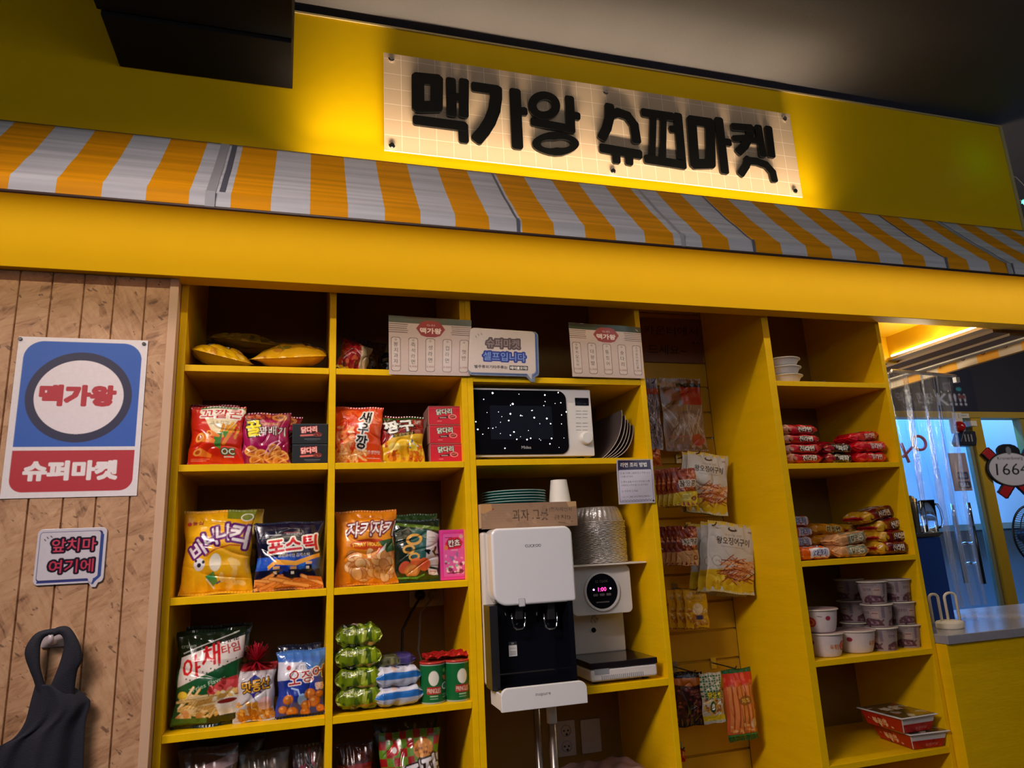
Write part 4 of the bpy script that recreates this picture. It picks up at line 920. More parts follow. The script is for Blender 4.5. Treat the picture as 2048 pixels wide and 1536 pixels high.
# ---- bottom shelf, partly cut by the frame
def a_pizza(c):
    c.rect(0, 0, 100, 130, (90, 130, 30))
    for j in range(9):
        for i in range(9):
            if (i+j) % 2: c.rect(i*11.2, j*11.2, i*11.2+11.2, j*11.2+11.2, (150, 20, 24))
    c.ell(24, 24, 7, 7, (190, 20, 30)); c.ell(24, 24, 4, 4, WHT); c.ell(72, 26, 17, 13, (200, 130, 60)); c.blobs(58, 16, 86, 36, 22, [(120, 60, 24), (226, 160, 80)], 1.2, 2.4, 1)
    c.poly([(0, 60), (40, 44), (100, 34), (100, 130), (0, 130)], (206, 200, 206))
    for ch, x, y in (('피', 56, 58), ('자', 84, 52)): c.text(ch, x, y, 34, (226, 222, 226), w=28, bold=.06, out=[((40, 20, 16), 2.6)], rot=-8)
    c.blobs(0, 80, 100, 130, 26, [(220, 120, 40), (190, 60, 30)], 5, 9)
def low(label, art, xl, xr, yt, Y, H, seed, tilt=.12, bg=(60, 20, 20), **k):
    x0 = PY(xl, 1530, Y)[0]; x1 = PY(xr, 1530, Y)[0]; h = (PY((xl+xr)/2, yt, Y)[2]-.800)/math.cos(tilt)
    cv = Cv(x1-x0, h, 100, H, bg, sp=.0016); art(cv)
    return bag(label, cv, ((x0+x1)/2, Y, .801), (-tilt, 0, k.pop('yaw', 0)), seed=seed, **k)
low('red and green chequered pizza snack bag on the lowest visible shelf', a_pizza, 758, 885, 1466, .06, 140, 51, t=.08)
low('dark green snack bag behind the chequered pizza bag', lambda c: (c.rect(0, 0, 100, 140, (30, 34, 22)), c.blobs(0, 10, 100, 30, 14, [(90, 30, 30), (90, 110, 40)], 2, 5)), 745, 880, 1436, .20, 140, 52, t=.07)
def a_min(c): c.rect(0, 0, 100, 140, (50, 16, 16)); c.rect(0, 30, 100, 40, (130, 26, 20)); c.text('MINI', 48, 24, 12, (12, 8, 10), w=60, bold=.05, out=[((140, 60, 40), 1)], rot=-8); c.rect(0, 36, 100, 140, (150, 40, 16))
low('dark red mini cracker bag left of the chequered pizza bag', a_min, 672, 748, 1490, .07, 140, 53, t=.07)
low('brown snack bag with pale stripes at the left of the lowest visible shelf', lambda c: (c.rect(0, 0, 100, 140, (70, 50, 44)), c.poly([(0, 30), (100, 10), (100, 22), (0, 46)], (150, 120, 120)), c.ell(60, 60, 26, 22, (70, 24, 40))), 352, 475, 1500, .07, 140, 54, t=.08)
low('grey snack bag in the middle of the lowest shelf', lambda c: (c.rect(0, 0, 100, 140, (70, 60, 50)), c.rect(30, 26, 80, 60, (120, 100, 60)), c.blobs(20, 10, 90, 30, 12, [(50, 40, 36), (130, 110, 100)], 3, 6)), 475, 580, 1506, .08, 140, 55, t=.07)
low('dark patterned snack bag against the divider on the lowest shelf', lambda c: (c.rect(0, 0, 100, 140, (44, 34, 40)), c.blobs(0, 6, 100, 40, 16, [(90, 80, 84), (120, 24, 50)], 3, 8)), 585, 650, 1494, .07, 140, 56, t=.07)
low('dark bag standing at the back of the lowest shelf', lambda c: c.rect(0, 0, 100, 140, (40, 40, 36)), 380, 530, 1478, .22, 140, 57, t=.07)

# ---- top shelf: bags lying on their backs
def lie(label, art, x, y, z, w, h, H, rot, seed, t=.07, bg=(200, 160, 20), **k):
    cv = Cv(w, h, 100, H, bg); art(cv)
    return bag(label, cv, (x, y, z), rot, t=t, seed=seed, **k)
def a_yel(c):
    c.rect(0, 0, 100, 130, (222, 170, 16)); c.rect(0, 0, 100, 36, (110, 120, 30)); c.blobs(0, 0, 100, 40, 26, [(160, 160, 60), (80, 90, 30), (226, 220, 170)], 3, 8); c.blobs(10, 60, 90, 120, 20, [(236, 190, 80), (206, 140, 30)], 5, 10)
    c.text('양파링', 50, 60, 22, WHT, w=70, bold=.05, out=[((40, 30, 20), 2.5)])
x0 = PY(445, 715, .06)[0]
lie('yellow and green snack bag lying at the left of the top shelf', a_yel, x0+.012, .020, 2.183+.030, .185, .20, 108, (-1.30, .16, .30), 61, t=.075)
x0 = PY(575, 715, .08)[0]
def a_yel2(c): a_yel(c); c.rect(0, 0, 100, 130, (216, 160, 24)); c.blobs(0, 0, 60, 130, 26, [(236, 186, 90), (180, 120, 30), (150, 130, 40)], 5, 12); c.text('콘칩', 76, 50, 34, (236, 230, 220), w=40, bold=.04, out=[((30, 22, 16), 3)], rot=30)
lie('big yellow corn snack bag lying at the right of the top shelf', a_yel2, x0+.005, .018, 2.183+.034, .235, .26, 110, (-1.25, -.05, -.10), 62, t=.085)
lie('olive snack bag lying on top of the pile at the back of the top shelf', lambda c: (c.rect(0, 0, 100, 110, (150, 120, 30)), c.blobs(0, 0, 100, 110, 30, [(110, 90, 30), (190, 150, 60)], 4, 10)), PY(500, 690, .14)[0], .12, 2.183+.112, .25, .24, 96, (-1.35, .05, .2), 63, t=.07)
lie('clear crumpled bag leaning at the left back of the top shelf', lambda c: (c.rect(0, 0, 100, 110, (70, 60, 40)), c.blobs(0, 0, 100, 110, 30, [(50, 44, 34), (110, 90, 60)], 4, 10)), PY(425, 690, .2)[0], .19, 2.183+.03, .16, .20, 120, (-.85, .35, .0), 64, t=.06)
def a_redc(c): c.rect(0, 0, 100, 120, (130, 16, 24)); c.poly([(50, 0), (100, 0), (100, 120), (70, 120)], (170, 150, 120)); c.blobs(0, 20, 60, 120, 26, [(170, 40, 40), (90, 40, 30), (190, 90, 60)], 4, 9); c.text('RED', 80, 40, 8, (60, 50, 40), rot=60)
lie('crumpled red and cream snack bag at the left of the second top bay', a_redc, PY(704, 735, .06)[0]-.004, .05, 2.184, .105, .135, 128, (-.45, .30, .15), 65, t=.085, wr=1.8)
lie('dark brown snack bag behind the crumpled red and cream snack bag', lambda c: (c.rect(0, 0, 100, 120, (60, 40, 36)), c.blobs(0, 0, 100, 120, 26, [(100, 70, 50), (40, 26, 26)], 4, 9)), PY(718, 735, .17)[0], .17, 2.184, .13, .17, 128, (-.3, .2, -.1), 66, t=.07, wr=1.8)
lie('dark bag standing at the right back of the second top bay', lambda c: c.rect(0, 0, 100, 120, (36, 26, 26)), PY(780, 735, .2)[0], .20, 2.184, .14, .13, 100, (-.3, 0, .1), 67, t=.07, wr=1.5)
for i, (px, a) in enumerate(((962, .15), (985, -.1), (1004, .25))):
    lie(('dark blue bag, left', 'dark teal bag, middle', 'dark violet bag, right')[i]+' of three standing above the microwave', lambda c: (c.rect(0, 0, 100, 160, ((26, 28, 50), (20, 40, 44), (40, 30, 46))[i]), c.sticks(10, 10, 90, 150, 10, [(80, 80, 100)], 60, 3, 60, 120)), PY(px, 700, .12+i*.02)[0], .12+i*.04, 2.168, .075, .21, 220, (-.15, a, .1), 68+i, t=.05, wr=1.6)

# ================================================================== MIDDLE UNIT
def X_(px, py, Y): return PY(px, py, Y)[0]
def Z_(px, py, Y): return PY(px, py, Y)[2]
def dtext(tx, c, h, mat_, parent, y, name='lettering', w=None, bold=0.0, rot=0.0, depth=0.0006):
    """raised lettering standing on a surface that faces -y; c=(x,z)"""
    tri, lo, hi = text_tris(tx, bold); s = h/(hi[1]-lo[1]); sx_ = s if w is None else w/(hi[0]-lo[0])
    mid = (lo+hi)/2; vs = []; fs = []; q = math.radians(rot)
    for t in tri:
        n = len(vs); pp = []
        for p in t:
            a, e = (p[0]-mid[0])*sx_, (p[1]-mid[1])*s; pp.append((c[0]+a*math.cos(q)-e*math.sin(q), y-depth, c[1]+a*math.sin(q)+e*math.cos(q)))
        ar = (pp[1][0]-pp[0][0])*(pp[2][2]-pp[0][2])-(pp[2][0]-pp[0][0])*(pp[1][2]-pp[0][2])
        if abs(ar) < 1e-12: continue
        vs += pp; fs.append((n, n+1, n+2) if ar > 0 else (n, n+2, n+1))
    return MB().add(vs, fs).build(name, [mat_], parent)
FY = .03
mx0, mx1, mz0, mz1 = 0.5365, 0.9655, 1.899, 2.134
T = thing('microwave', 'white microwave oven with a black glass door on the middle unit', 'microwave', ((mx0+mx1)/2, .2, 1.888))
MB().box(mx0, mx1, FY+.012, .375, mz0, mz1).build('housing', [M_WHITE], T, bevel=.006)
b = MB(); b.prism(rrect(mx0, mx1, mz0, mz1, .004, 4), FY, FY+.012); TF = b.build('front_frame', [mat('microwave_front', (.74, .70, .68), .25, var=.02)], T, bevel=.002)
gx1 = X_(1134, 845, FY)
TDR = MB().prism(rrect(mx0+.003, gx1, Z_(1040, 909, FY), Z_(1040, 781, FY), .02, 8, rs=(.003, .030, .030, .003)), FY-.004, FY).build('door', [M_MIRB], T)
MB().prism(rrect(X_(980, 845, FY), X_(1104, 845, FY), Z_(1040, 879, FY), Z_(1040, 812, FY), .004, 3), FY-.0045, FY-.004).build('door_window', [mat('tinted_window', (.010, .012, .022), .0)], TDR)
MB().prism(rrect(X_(1150, 803, FY), X_(1177, 803, FY), Z_(1163, 811, FY), Z_(1163, 796, FY), .001, 2), FY-.0015, FY).build('display', [M_GLOSSB], TF)
kc = (X_(1171, 877, FY), FY, Z_(1171, 877, FY)); b = MB()
prof = [(.0225, 0), (.0225, -.004), (.0205, -.018), (.018, -.020)]; vs = []
for r, yy in prof: vs += [(kc[0]+r*math.cos(a*math.pi/18), FY+yy, kc[2]+r*math.sin(a*math.pi/18)) for a in range(36)]
b.add(vs, [(k*36+i, k*36+(i+1) % 36, (k+1)*36+(i+1) % 36, (k+1)*36+i) for k in range(3) for i in range(36)]+[tuple(range(108, 144))])
b.build('knob', [mat('knob_white', (.78, .75, .72), .25, var=.02)], TF, smooth=False)
b = MB()
for py in (822, 828, 835, 846, 853, 860):
    z_ = Z_(1163, py, FY); b.box(X_(1152, py, FY), X_(1162, py, FY), FY-.0006, FY, z_-.0008, z_+.0008); b.box(X_(1165, py, FY), X_(1175, py, FY), FY-.0006, FY, z_-.0008, z_+.0008)
b.build('button_marks', [mat('grey_print', (.30, .28, .28), .5)], TF)
dtext('Midea', (X_(1052, 895, FY), Z_(1052, 895, FY)), .010, mat('logo_grey', (.5, .5, .52), .4), TDR, FY-.0042, 'logo', w=.034)
for x in (mx0+.04, mx1-.04):
    for y in (.06, .34): MB().lathe([(.012, 1.8875-1.8875), (.012, .0115)], 16, (x, y, 1.8875)).build('foot', [M_BLACK], T)
# grey serving boats leaning beside the microwave
for i, (tipx, tipy, sag) in enumerate(((1238, 822, .030), (1246, 832, .032), (1252, 840, .034), (1258, 846, .036), (1266, 850, .038))):
    x0, z0 = X_(1193+i*2, 912, .08)+.003*i, 1.8885+.0004*i; x1, z1 = X_(tipx, tipy, .08), Z_(tipx, tipy, .08)
    T = thing('serving_dish', ('innermost', 'second', 'middle', 'fourth', 'outermost')[i]+' of the five dark grey curved dishes leaning beside the microwave', 'dish', (x0, .15, z0), group='curved grey dishes')
    N = 14; b = MB(); vs = []
    L = math.hypot(x1-x0, z1-z0); ux, uz = (x1-x0)/L, (z1-z0)/L
    for k in range(N+1):
        t = k/N; s = sag*math.sin(math.pi*t)**.8
        for o_ in (0, .0022): vs.append((x0+ux*L*t+uz*(s+o_), z0+uz*L*t-ux*(s+o_)))
    vv = [(p[0], .06+.005*i, max(p[1], 1.8882)) for p in vs]+[(p[0], .33+.004*i, max(p[1], 1.8882)) for p in vs]; M_ = 2*(N+1); fs = []
    for k in range(N):
        a = 2*k; fs += [(a, a+M_, a+2+M_, a+2), (a+1, a+3, a+3+M_, a+1+M_)]
    fe = [(2*k, 2*k+2, 2*k+3, 2*k+1) for k in range(N)]+[(M_+2*k, M_+2*k+1, M_+2*k+3, M_+2*k+2) for k in range(N)]+[(2*N, 2*N+M_, 2*N+1+M_, 2*N+1)]
    MB().add(vv, fs).build('dish_body', [mat('dark_melamine', (.11, .085, .08), .4)], T, smooth=True)
    MB().add(vv, fe).build('rim', [mat('pale_rim', (.55, .50, .46), .5)], T)

# water dispenser
T = thing('water_dispenser', 'white countertop water dispenser with black front on steel legs', 'water dispenser', (.67, .0, 0.0))
dx0, dx1 = .5372, .812
MB().box(dx0, dx1-.012, -.018, .24, 1.20, 1.655).build('rear_housing', [mat('beige_plastic', (.66, .60, .54), .4)], T, bevel=.01)
cx0 = .549
b = MB(); b.prism(rrect(cx0, dx1, 1.433, 1.662, .03, 8, rs=(.045, .010, .028, .022)), -.100, -.02)
TFC = b.build('front_cover', [mat('gloss_white', (.74, .73, .76), .12, var=.01, coat=.5)], T, bevel=.008, seg=4)
TSP = MB().box(cx0+.002, dx1-.018, -.030, -.018, 1.20, 1.436).build('splash_panel', [M_GLOSSB], T)
MB().box(.5365, cx0+.012, -.09, -.0185, 1.20, 1.436).build('black_side', [M_BLACK], T)  # recess side, widened as a black filler standing in for a dark gap
MB().box(dx1-.030, dx1-.014, -.10, -.02, 1.20, 1.436).build('black_side', [M_GLOSSB], T)
b = MB(); b.box(cx0+.004, dx1-.014, -.140, -.02, 1.196, 1.207)
for k in range(10): b.box(cx0+.02+k*.022, cx0+.026+k*.022, -.130, -.03, 1.2068, 1.2085)
GB = b
b = MB(); b.prism(rrect(.545, .806, 1.152, 1.214, .02, 8, rs=(.002, .002, .022, .022)), -.152, -.138); b.box(.548, .803, -.138, -.02, 1.152, 1.197)
TDT = b.build('drip_tray', [M_WHITE], T, bevel=.002); GB.build('drip_grille', [M_GLOSSB], TDT)
for px in (1037, 1101):
    cxx = X_(px, 1245, -.06); zc = Z_(px, 1245, -.06)
    MB().box(cxx-.012, cxx+.012, -.075, -.045, zc+.010, 1.434).build('spout', [M_BLACK], T, bevel=.002)
    MB().tube([(cxx-.020, -.062, zc+.028), (cxx-.021, -.064, zc+.004), (cxx-.017, -.066, zc-.012), (cxx-.008, -.067, zc-.018), (cxx+.008, -.067, zc-.018), (cxx+.017, -.066, zc-.012), (cxx+.021, -.064, zc+.004), (cxx+.020, -.062, zc+.028)], .0032, 10).build('lever', [M_CHROME], T, smooth=True)
cv = Cv(.030, .040, 60, 80, WHT, sp=.0008); cv.rect(0, 0, 60, 20, (40, 40, 44)); cv.text('정수', 30, 10, 10, WHT); cv.text('온수주의', 30, 38, 10, (60, 60, 60), w=44)
for k in range(3): cv.rect(8, 54+k*8, 52, 57+k*8, (120, 120, 125))
x_, z_ = X_(1026, 1298, -.032), Z_(1026, 1298, -.032); sheet('care_sticker', cv, [(x_-.013, -.0312, z_+.021), (x_+.013, -.0312, z_+.021), (x_+.013, -.0312, z_-.021), (x_-.013, -.0312, z_-.021)], M_PRINT, TSP, th=.0004)
GP = mat('dark_grey_print', (.12, .11, .13), .4)
dtext('CUCKOO', (X_(1066, 1091, -.1), Z_(1066, 1091, -.1)), .0085, GP, TFC, -.1002, 'logo', w=.052)
dtext('inspure', (X_(1086, 1388, -.152), Z_(1086, 1388, -.152)), .011, mat('grey_print2', (.25, .24, .25), .4), TDT, -.1522, 'logo', w=.046)
x_, z_ = X_(1044, 1205, -.1), Z_(1044, 1205, -.1); MB().prism(rrect(x_-.009, x_+.009, z_-.0105, z_+.0105, .003, 4), -.1022, -.1).build('button', [mat('button_white', (.60, .59, .62), .3)], TFC, bevel=.0006)
MB().prism(rrect(x_-.0105, x_+.0105, z_-.012, z_+.012, .003, 4), -.1006, -.0999).build('button_ring', [M_GREY], TFC)
for px, Y in ((1076, .10), (1105, -.04)):
    xx = X_(px, 1460, Y); MB().tube([(xx, Y, .02), (xx, Y, 1.152)], .0125, 20).build('leg', [mat('dark_steel_pole', (.30, .26, .24), .25, .9)], T, smooth=True)
    if Y < 0: MB().tube([(xx, Y, 1.085), (xx, Y, 1.153)], .0155, 20).build('leg_collar', [M_WHITE], T, smooth=True)
MB().box(.56, .80, -.12, .2, 0.0, .02).build('base_plate', [M_GREY], T, bevel=.004)

# cardboard tray with handwriting, plates and paper cup
bx0, bx1, bz0 = .5368, .860, 1.6635
T = thing('cardboard_box', 'open cardboard tray with handwriting lying on top of the water dispenser', 'box', ((bx0+bx1)/2, .08, bz0))
BH = .078; byf = -.030
cv = Cv(bx1-bx0, BH, 150, 40, (150, 118, 92)); c = cv
for k in range(9): c.rect(0, 3+k*4.3, 150, 3.6+k*4.3, (134, 102, 78), op=.6)
c.text('과자 그릇', 76, 20, 19, (26, 20, 20), w=56); c.text('(전자레인지', 124, 13, 8, (26, 20, 20), w=36, rot=2); c.text('금지!)', 126, 26, 8, (26, 20, 20), w=26)
c.line([(120, 34), (134, 36), (142, 33)], .8, (26, 20, 20)); c.rect(16, 8, 20, 10, (150, 60, 40)); c.blobs(0, 0, 150, 40, 14, [(160, 128, 100), (138, 108, 84)], 3, 8)
c.poly([(0, 0), (16, 0), (17, 10), (4, 16), (0, 14)], (186, 140, 90)); c.poly([(134, 0), (150, 0), (150, 8), (138, 9)], (190, 150, 104))
sheet('front_panel', cv, [(bx0, byf, bz0+BH), (bx1, byf, bz0+BH), (bx1, byf, bz0), (bx0, byf, bz0)], M_PRINT, T, th=.003)
b = MB(); b.box(bx0, bx0+.003, byf+.003, .22, bz0, bz0+BH); b.box(bx1-.003, bx1, byf+.003, .22, bz0, bz0+BH); b.box(bx0, bx1, .22, .223, bz0, bz0+BH); b.box(bx0, bx1, byf+.003, .22, bz0, bz0+.003); b.build('tray_walls', [M_CARD], T)
M_TEAL = mat('teal_melamine', (.012, .12, .115), .25)
b = MB(); b.lathe([(.05, 0), (.085, .001), (.104, .007), (.1065, .0095), (.1075, .0110), (.1065, .0118), (.103, .0095), (.083, .0035), (.05, .003)], 56); pz = bz0+BH-.012
pcx = X_(1026, 985, .09)
P0 = None
for k in range(6):
    lb = ('lowest', 'second lowest', 'third lowest', 'third highest', 'second highest', 'topmost')[k]+' of the six teal plates stacked in the cardboard tray'
    if P0 is None:
        P0 = thing('plate', lb, 'plate', (pcx, .085, pz), group='stacked teal plates'); b.build('dish', [M_TEAL], P0, smooth=True, world=False)
        MB().lathe([(.1066, .0104), (.1082, .0112), (.1080, .0124), (.1062, .0121)], 56, capb=False, capt=False).build('rim', [mat('pale_teal_rim', (.45, .62, .56), .35)], P0, smooth=True, world=False)
        MB().box(pcx-.05, pcx+.05, .03, .14, bz0+.003, pz-.001).build('spacer', [M_CARD], T)
    else: dup(P0, (pcx+.001*(k % 2), .085, pz+k*.0087), label=lb)
T = thing('paper_cup', 'white paper cup standing upside down beside the teal plates', 'cup', (X_(1119, 990, .03), .03, bz0+BH-.004))
MB().lathe([(.037, 0), (.0385, .001), (.0385, .005), (.0365, .006), (.0275, .078), (.0275, .080), (.025, .0795), (.025, .077)], 40).build('cup_body', [mat('paper_white', (.78, .73, .66), .6, var=.02)], T, smooth=False, world=False)
MB().box(X_(1119, 990, .03)-.037, bx1-.004, -.012, .070, bz0+BH-.006, bz0+BH-.0045).build('cup_ledge', [M_CARD], bpy.data.objects['cardboard_box'])

# instant noodle cooker
CT = ZCK+.002
T = thing('noodle_cooker', 'white noodle cooking machine with round black display beside the dispenser', 'cooker', (1.0, .15, ZCK))
kx0, kx1 = X_(1183, 1360, .004), 1.118
zt = Z_(1192, 1339, .004); zs = Z_(1192, 1326, .004)
b = MB(); b.prismz([(kx0, .004), (kx1, .004), (kx1, .27), (kx0, .27)], CT+.008, zt); TBS = b.build('base', [mat('cooker_white', (.68, .62, .58), .35, var=.02)], T, bevel=.008, seg=3)
b = MB(); b.prismz([(kx0-.001, .002), (kx1+.001, .002), (kx1+.001, .275), (kx0-.001, .275)], zt, zs); b.build('glass_hob', [mat('hob_glass', (.012, .008, .010), .07)], T, bevel=.002)
b = MB()
for k in range(22):
    xx = kx0+.035+k*.0068; b.box(xx, xx+.0028, .0030, .0046, CT+.013, CT+.026)
b.build('vent_slots', [M_GREY], TBS)
MB().box(kx0+.012, kx0+.062, .003, .005, CT+.030, CT+.047).build('rating_plate', [mat('plate_grey', (.30, .30, .32), .4)], TBS)
for x in (kx0+.03, kx1-.03):
    for y in (.04, .23): MB().lathe([(.012, 0), (.012, .0085)], 14, (x, y, ZCK+.0005)).build('foot', [M_BLACK], T)
hY = .10; hx0, hx1 = X_(1143, 1180, hY), X_(1263, 1180, hY); hz0, hz1 = Z_(1205, 1229, hY), Z_(1205, 1131, hY)
b = MB(); b.prism(rrect(hx0, hx1, hz0, hz1, .018, 6, rs=(.018, .018, .022, .012)), hY, .30); TH = b.build('head', [mat('cooker_head', (.70, .66, .64), .3, var=.02)], T, bevel=.003)
nx0, nx1 = X_(1145, 1260, .2), X_(1250, 1260, .2)
MB().box(nx0, nx1, .20, .30, zs-.002, hz0+.002).build('column', [mat('cooker_column', (.60, .57, .56), .35)], T, bevel=.006)
cc = (X_(1203, 1182, hY), Z_(1203, 1182, hY)); rr_ = abs(X_(1236, 1182, hY)-X_(1170, 1182, hY))/2*.97
def ringface(c, ro, ri, y0, y1, n=48):
    b = MB(); vs = []
    for r, y in ((ro, y1), (ro, y0), (ri, y0), (ri, y1)): vs += [(c[0]+r*math.cos(2*math.pi*k/n), y, c[1]+r*math.sin(2*math.pi*k/n)) for k in range(n)]
    return b.add(vs, [(j*n+k, j*n+(k+1) % n, (j+1)*n+(k+1) % n, (j+1)*n+k) for j in range(3) for k in range(n)])
ringface(cc, rr_+.006, rr_-.001, hY-.008, hY).build('display_ring', [M_WHITE], TH, smooth=False)
MB().disk(cc, rr_, 48, hY-.004, hY).build('display_glass', [M_GLOSSB], TH)
M_LEDR = mat('red_led_digits', (.3, .0, .1), .4, emit=(1.0, .03, .30), es=5); M_LEDV = mat('violet_led', (.3, .1, .3), .4, emit=(.8, .3, 1.0), es=8)
M_FAINT = mat('faint_print', (.16, .14, .14), .4)
dtext('1:00', (cc[0]+.001, cc[1]+.006), .013, M_LEDR, TH, hY-.0042, 'clock_digits', w=.030)
b = MB(); b.disk((cc[0]-.030, cc[1]+.006), .003, 12, hY-.0048, hY-.004); b.disk((cc[0]+.032, cc[1]+.007), .003, 12, hY-.0048, hY-.004); b.build('indicator_light', [M_LEDV], TH)
dtext('EZ COOK', (cc[0]+.001, cc[1]+.032), .008, M_FAINT, TH, hY-.0042, 'logo', w=.046)
b = MB()
for k in (-1, 0, 1): b.prism(rrect(cc[0]+k*.024-.009, cc[0]+k*.024+.009, cc[1]-.016, cc[1]-.008, .003, 3), hY-.0046, hY-.004)
b.prism(rrect(cc[0]-.024, cc[0]+.024, cc[1]-.038, cc[1]-.034, .001, 2), hY-.0046, hY-.004); b.build('touch_keys', [M_FAINT], TH)
b = MB(); nc = (X_(1187, 1260, .2), Z_(1187, 1260, .2)); b.disk(nc, .0085, 20, .197, .2); b.build('water_nozzle', [M_GLOSSB], T)
b = MB(); rg = random.Random(3); sp_ = (X_(1187, 1240, .2), Z_(1187, 1240, .2))
for k in range(26): a = rg.uniform(-.016, .016); zz_ = rg.uniform(-.012, .014); b.box(sp_[0]+a, sp_[0]+a+.0012, .1985, .2, sp_[1]+zz_, sp_[1]+zz_+.006)
b.build('vent_holes', [M_GREY], T)
T = thing('serving_tray', 'flat white tray lying on top of the noodle cooker under the foil bowls', 'tray', ((hx0+hx1)/2, .2, hz1))
tx1 = 1.1495
b = MB(); b.prismz([(hx0-.01, .055), (tx1, .075), (tx1, .36), (hx0-.01, .36)], hz1+.0005, hz1+.0065); b.build('tray_sheet', [mat('tray_white', (.74, .68, .62), .4)], T, bevel=.002)
# foil bowls, upside down
fx, fy, fz = X_(1199, 1085, .20), .215, hz1+.0075
fr = abs(X_(1251, 1100, .20)-X_(1148, 1100, .20))/2*1.0
prof = [(fr, .0018), (fr+.0022, .0010), (fr+.0022, .0042), (fr-.004, .0052), (fr-.011, .030), (fr-.020, .052), (fr-.024, .056), (fr*.3, .056)]
F0 = None; nb = 27; pitch = (Z_(1199, 1043, .20)-fz)/nb
for k in range(nb):
    lb = 'topmost upside-down foil bowl, its ribbed side showing' if k == nb-1 else 'thin rim of an upside-down foil bowl in the tall stack on the cooker'
    if F0 is None:
        F0 = thing('foil_bowl', lb, 'foil bowl', (fx, fy, fz), group='stacked foil bowls')
        n = 120; b = MB(); vs = []
        for j, (r, z) in enumerate(prof):
            for q_ in range(n):
                a = 2*math.pi*q_/n; w_ = (1+.022*math.cos(a*30)*(1 if j >= 3 and j < 6 else .25 if j < 3 else 0)); vs.append((r*w_*math.cos(a), r*w_*math.sin(a), z+(.0009*math.sin(a*23) if j < 3 else 0)))
        b.add(vs, [(j*n+q_, j*n+(q_+1) % n, (j+1)*n+(q_+1) % n, (j+1)*n+q_) for j in range(len(prof)-1) for q_ in range(n)]+[tuple(range((len(prof)-1)*n, len(prof)*n))])
        b.build('bowl', [M_FOIL], F0, smooth=True, world=False)
    else: dup(F0, (fx+rnd.uniform(-.001, .001), fy, fz+k*pitch), (0, 0, rnd.uniform(0, 6.28)), lb)

# sockets on the back panels
def socket(T, cx, cz, y, vertical=True):
    T = T.children[0]
    for s in (-1, 1):
        c = (cx, cz+s*.026) if vertical else (cx+s*.026, cz)
        ringface(c, .0195, .0175, y-.0025, y, 28).build('socket_ring', [mat('socket_rim', (.30, .27, .26), .5)], T)
        b = MB(); b.disk((c[0]-.008, c[1]), .0032, 10, y-.0022, y); b.disk((c[0]+.008, c[1]), .0032, 10, y-.0022, y); b.disk((c[0]+.002, c[1]-.012), .004, 10, y-.0022, y); b.build('socket_hole', [M_BLACK], T)
M_PLATE = mat('socket_plate_white', (.50, .44, .42), .4, var=.03)
bY = DEP-.005
def plate(label, x0, x1, z0, z1, name='wall_socket', cat='socket'):
    T = thing(name, label, cat, ((x0+x1)/2, bY, (z0+z1)/2)); MB().prism(rrect(x0, x1, z0, z1, .005, 3), bY-.008, bY).build('faceplate', [M_PLATE], T, bevel=.002); return T
x0, x1, z0, z1 = X_(1112, 1475, bY), X_(1150, 1475, bY), Z_(1131, 1512, bY), Z_(1131, 1440, bY)
T = plate('white double wall socket below the noodle cooker', x0, x1, z0, z1); socket(T, (x0+x1)/2, (z0+z1)/2, bY-.008)
plate('blank white wall plate right of the double socket', X_(1161, 1475, bY), X_(1201, 1475, bY), Z_(1181, 1505, bY), Z_(1181, 1437, bY), 'blank_wall_plate', 'wall plate')
x0, x1, z0, z1 = X_(818, 1200, bY), X_(887, 1200, bY), Z_(850, 1213, bY), Z_(850, 1165, bY)
T = plate('white wall socket with two plugs behind the crisp cans', x0, x1, z0, z1)
for i, (px, py, m_, cl) in enumerate(((840, 1190, M_BLACK, 'black'), (866, 1190, M_GREY, 'grey'))):
    c = PY(px, py, bY-.02); t_ = thing('power_cable', cl+' plug and cable hanging from the socket behind the crisp cans', 'cable', tuple(c))
    MB().tube([(c[0], bY-.0085, c[2]), (c[0], bY-.030, c[2]), (c[0], bY-.040, c[2]-.003)], [.018, .018, .010], 18).build('plug', [m_], t_, smooth=True)
    pts = []
    for k, (qx, qy) in enumerate(((px, py+6), (822-i*-18, 1225), (805+i*34, 1260), (804+i*32, 1300), (815+i*30, 1335), (834+i*20, 1356))):
        w_ = PY(qx, qy, bY-.05-k*.012); pts.append(tuple(w_))
    MB().tube([(c[0], bY-.038, c[2]-.004)]+pts[1:], .0042, 8).build('cord', [m_], t_, smooth=True)
# pinkish folded apron bundle at the bottom
T = thing('cloth_bundle', 'crumpled pale pink plastic bundle at the bottom of the middle unit', 'bundle', (.95, .15, .80))
zc_ = Z_(1230, 1522, .12)
shelf_board(TB, XB1, XC0, .80, .001)
b = MB(); rg2 = np.random.RandomState(8); nu, nv = 40, 24; vs = []
for j in range(nv+1):
    for i in range(nu+1):
        u = i/nu*2-1; v = j/nv*2-1; h_ = max(0, 1-u**4)*max(0, 1-v**4)
        vs.append((.95+u*.195, .17+v*.15, .802+(zc_-.80-.02)*h_**.45*(.9+.1*u)+.005*math.sin(u*7+v*5)*h_+.004*math.sin(u*17-v*9)*h_))
b.add(vs, [(j*(nu+1)+i, j*(nu+1)+i+1, (j+1)*(nu+1)+i+1, (j+1)*(nu+1)+i) for j in range(nv) for i in range(nu)])
b.build('bundle_body', [mat('pink_plastic_film', (.42, .27, .27), .45, bump=.4, bscale=30)], T, smooth=True)

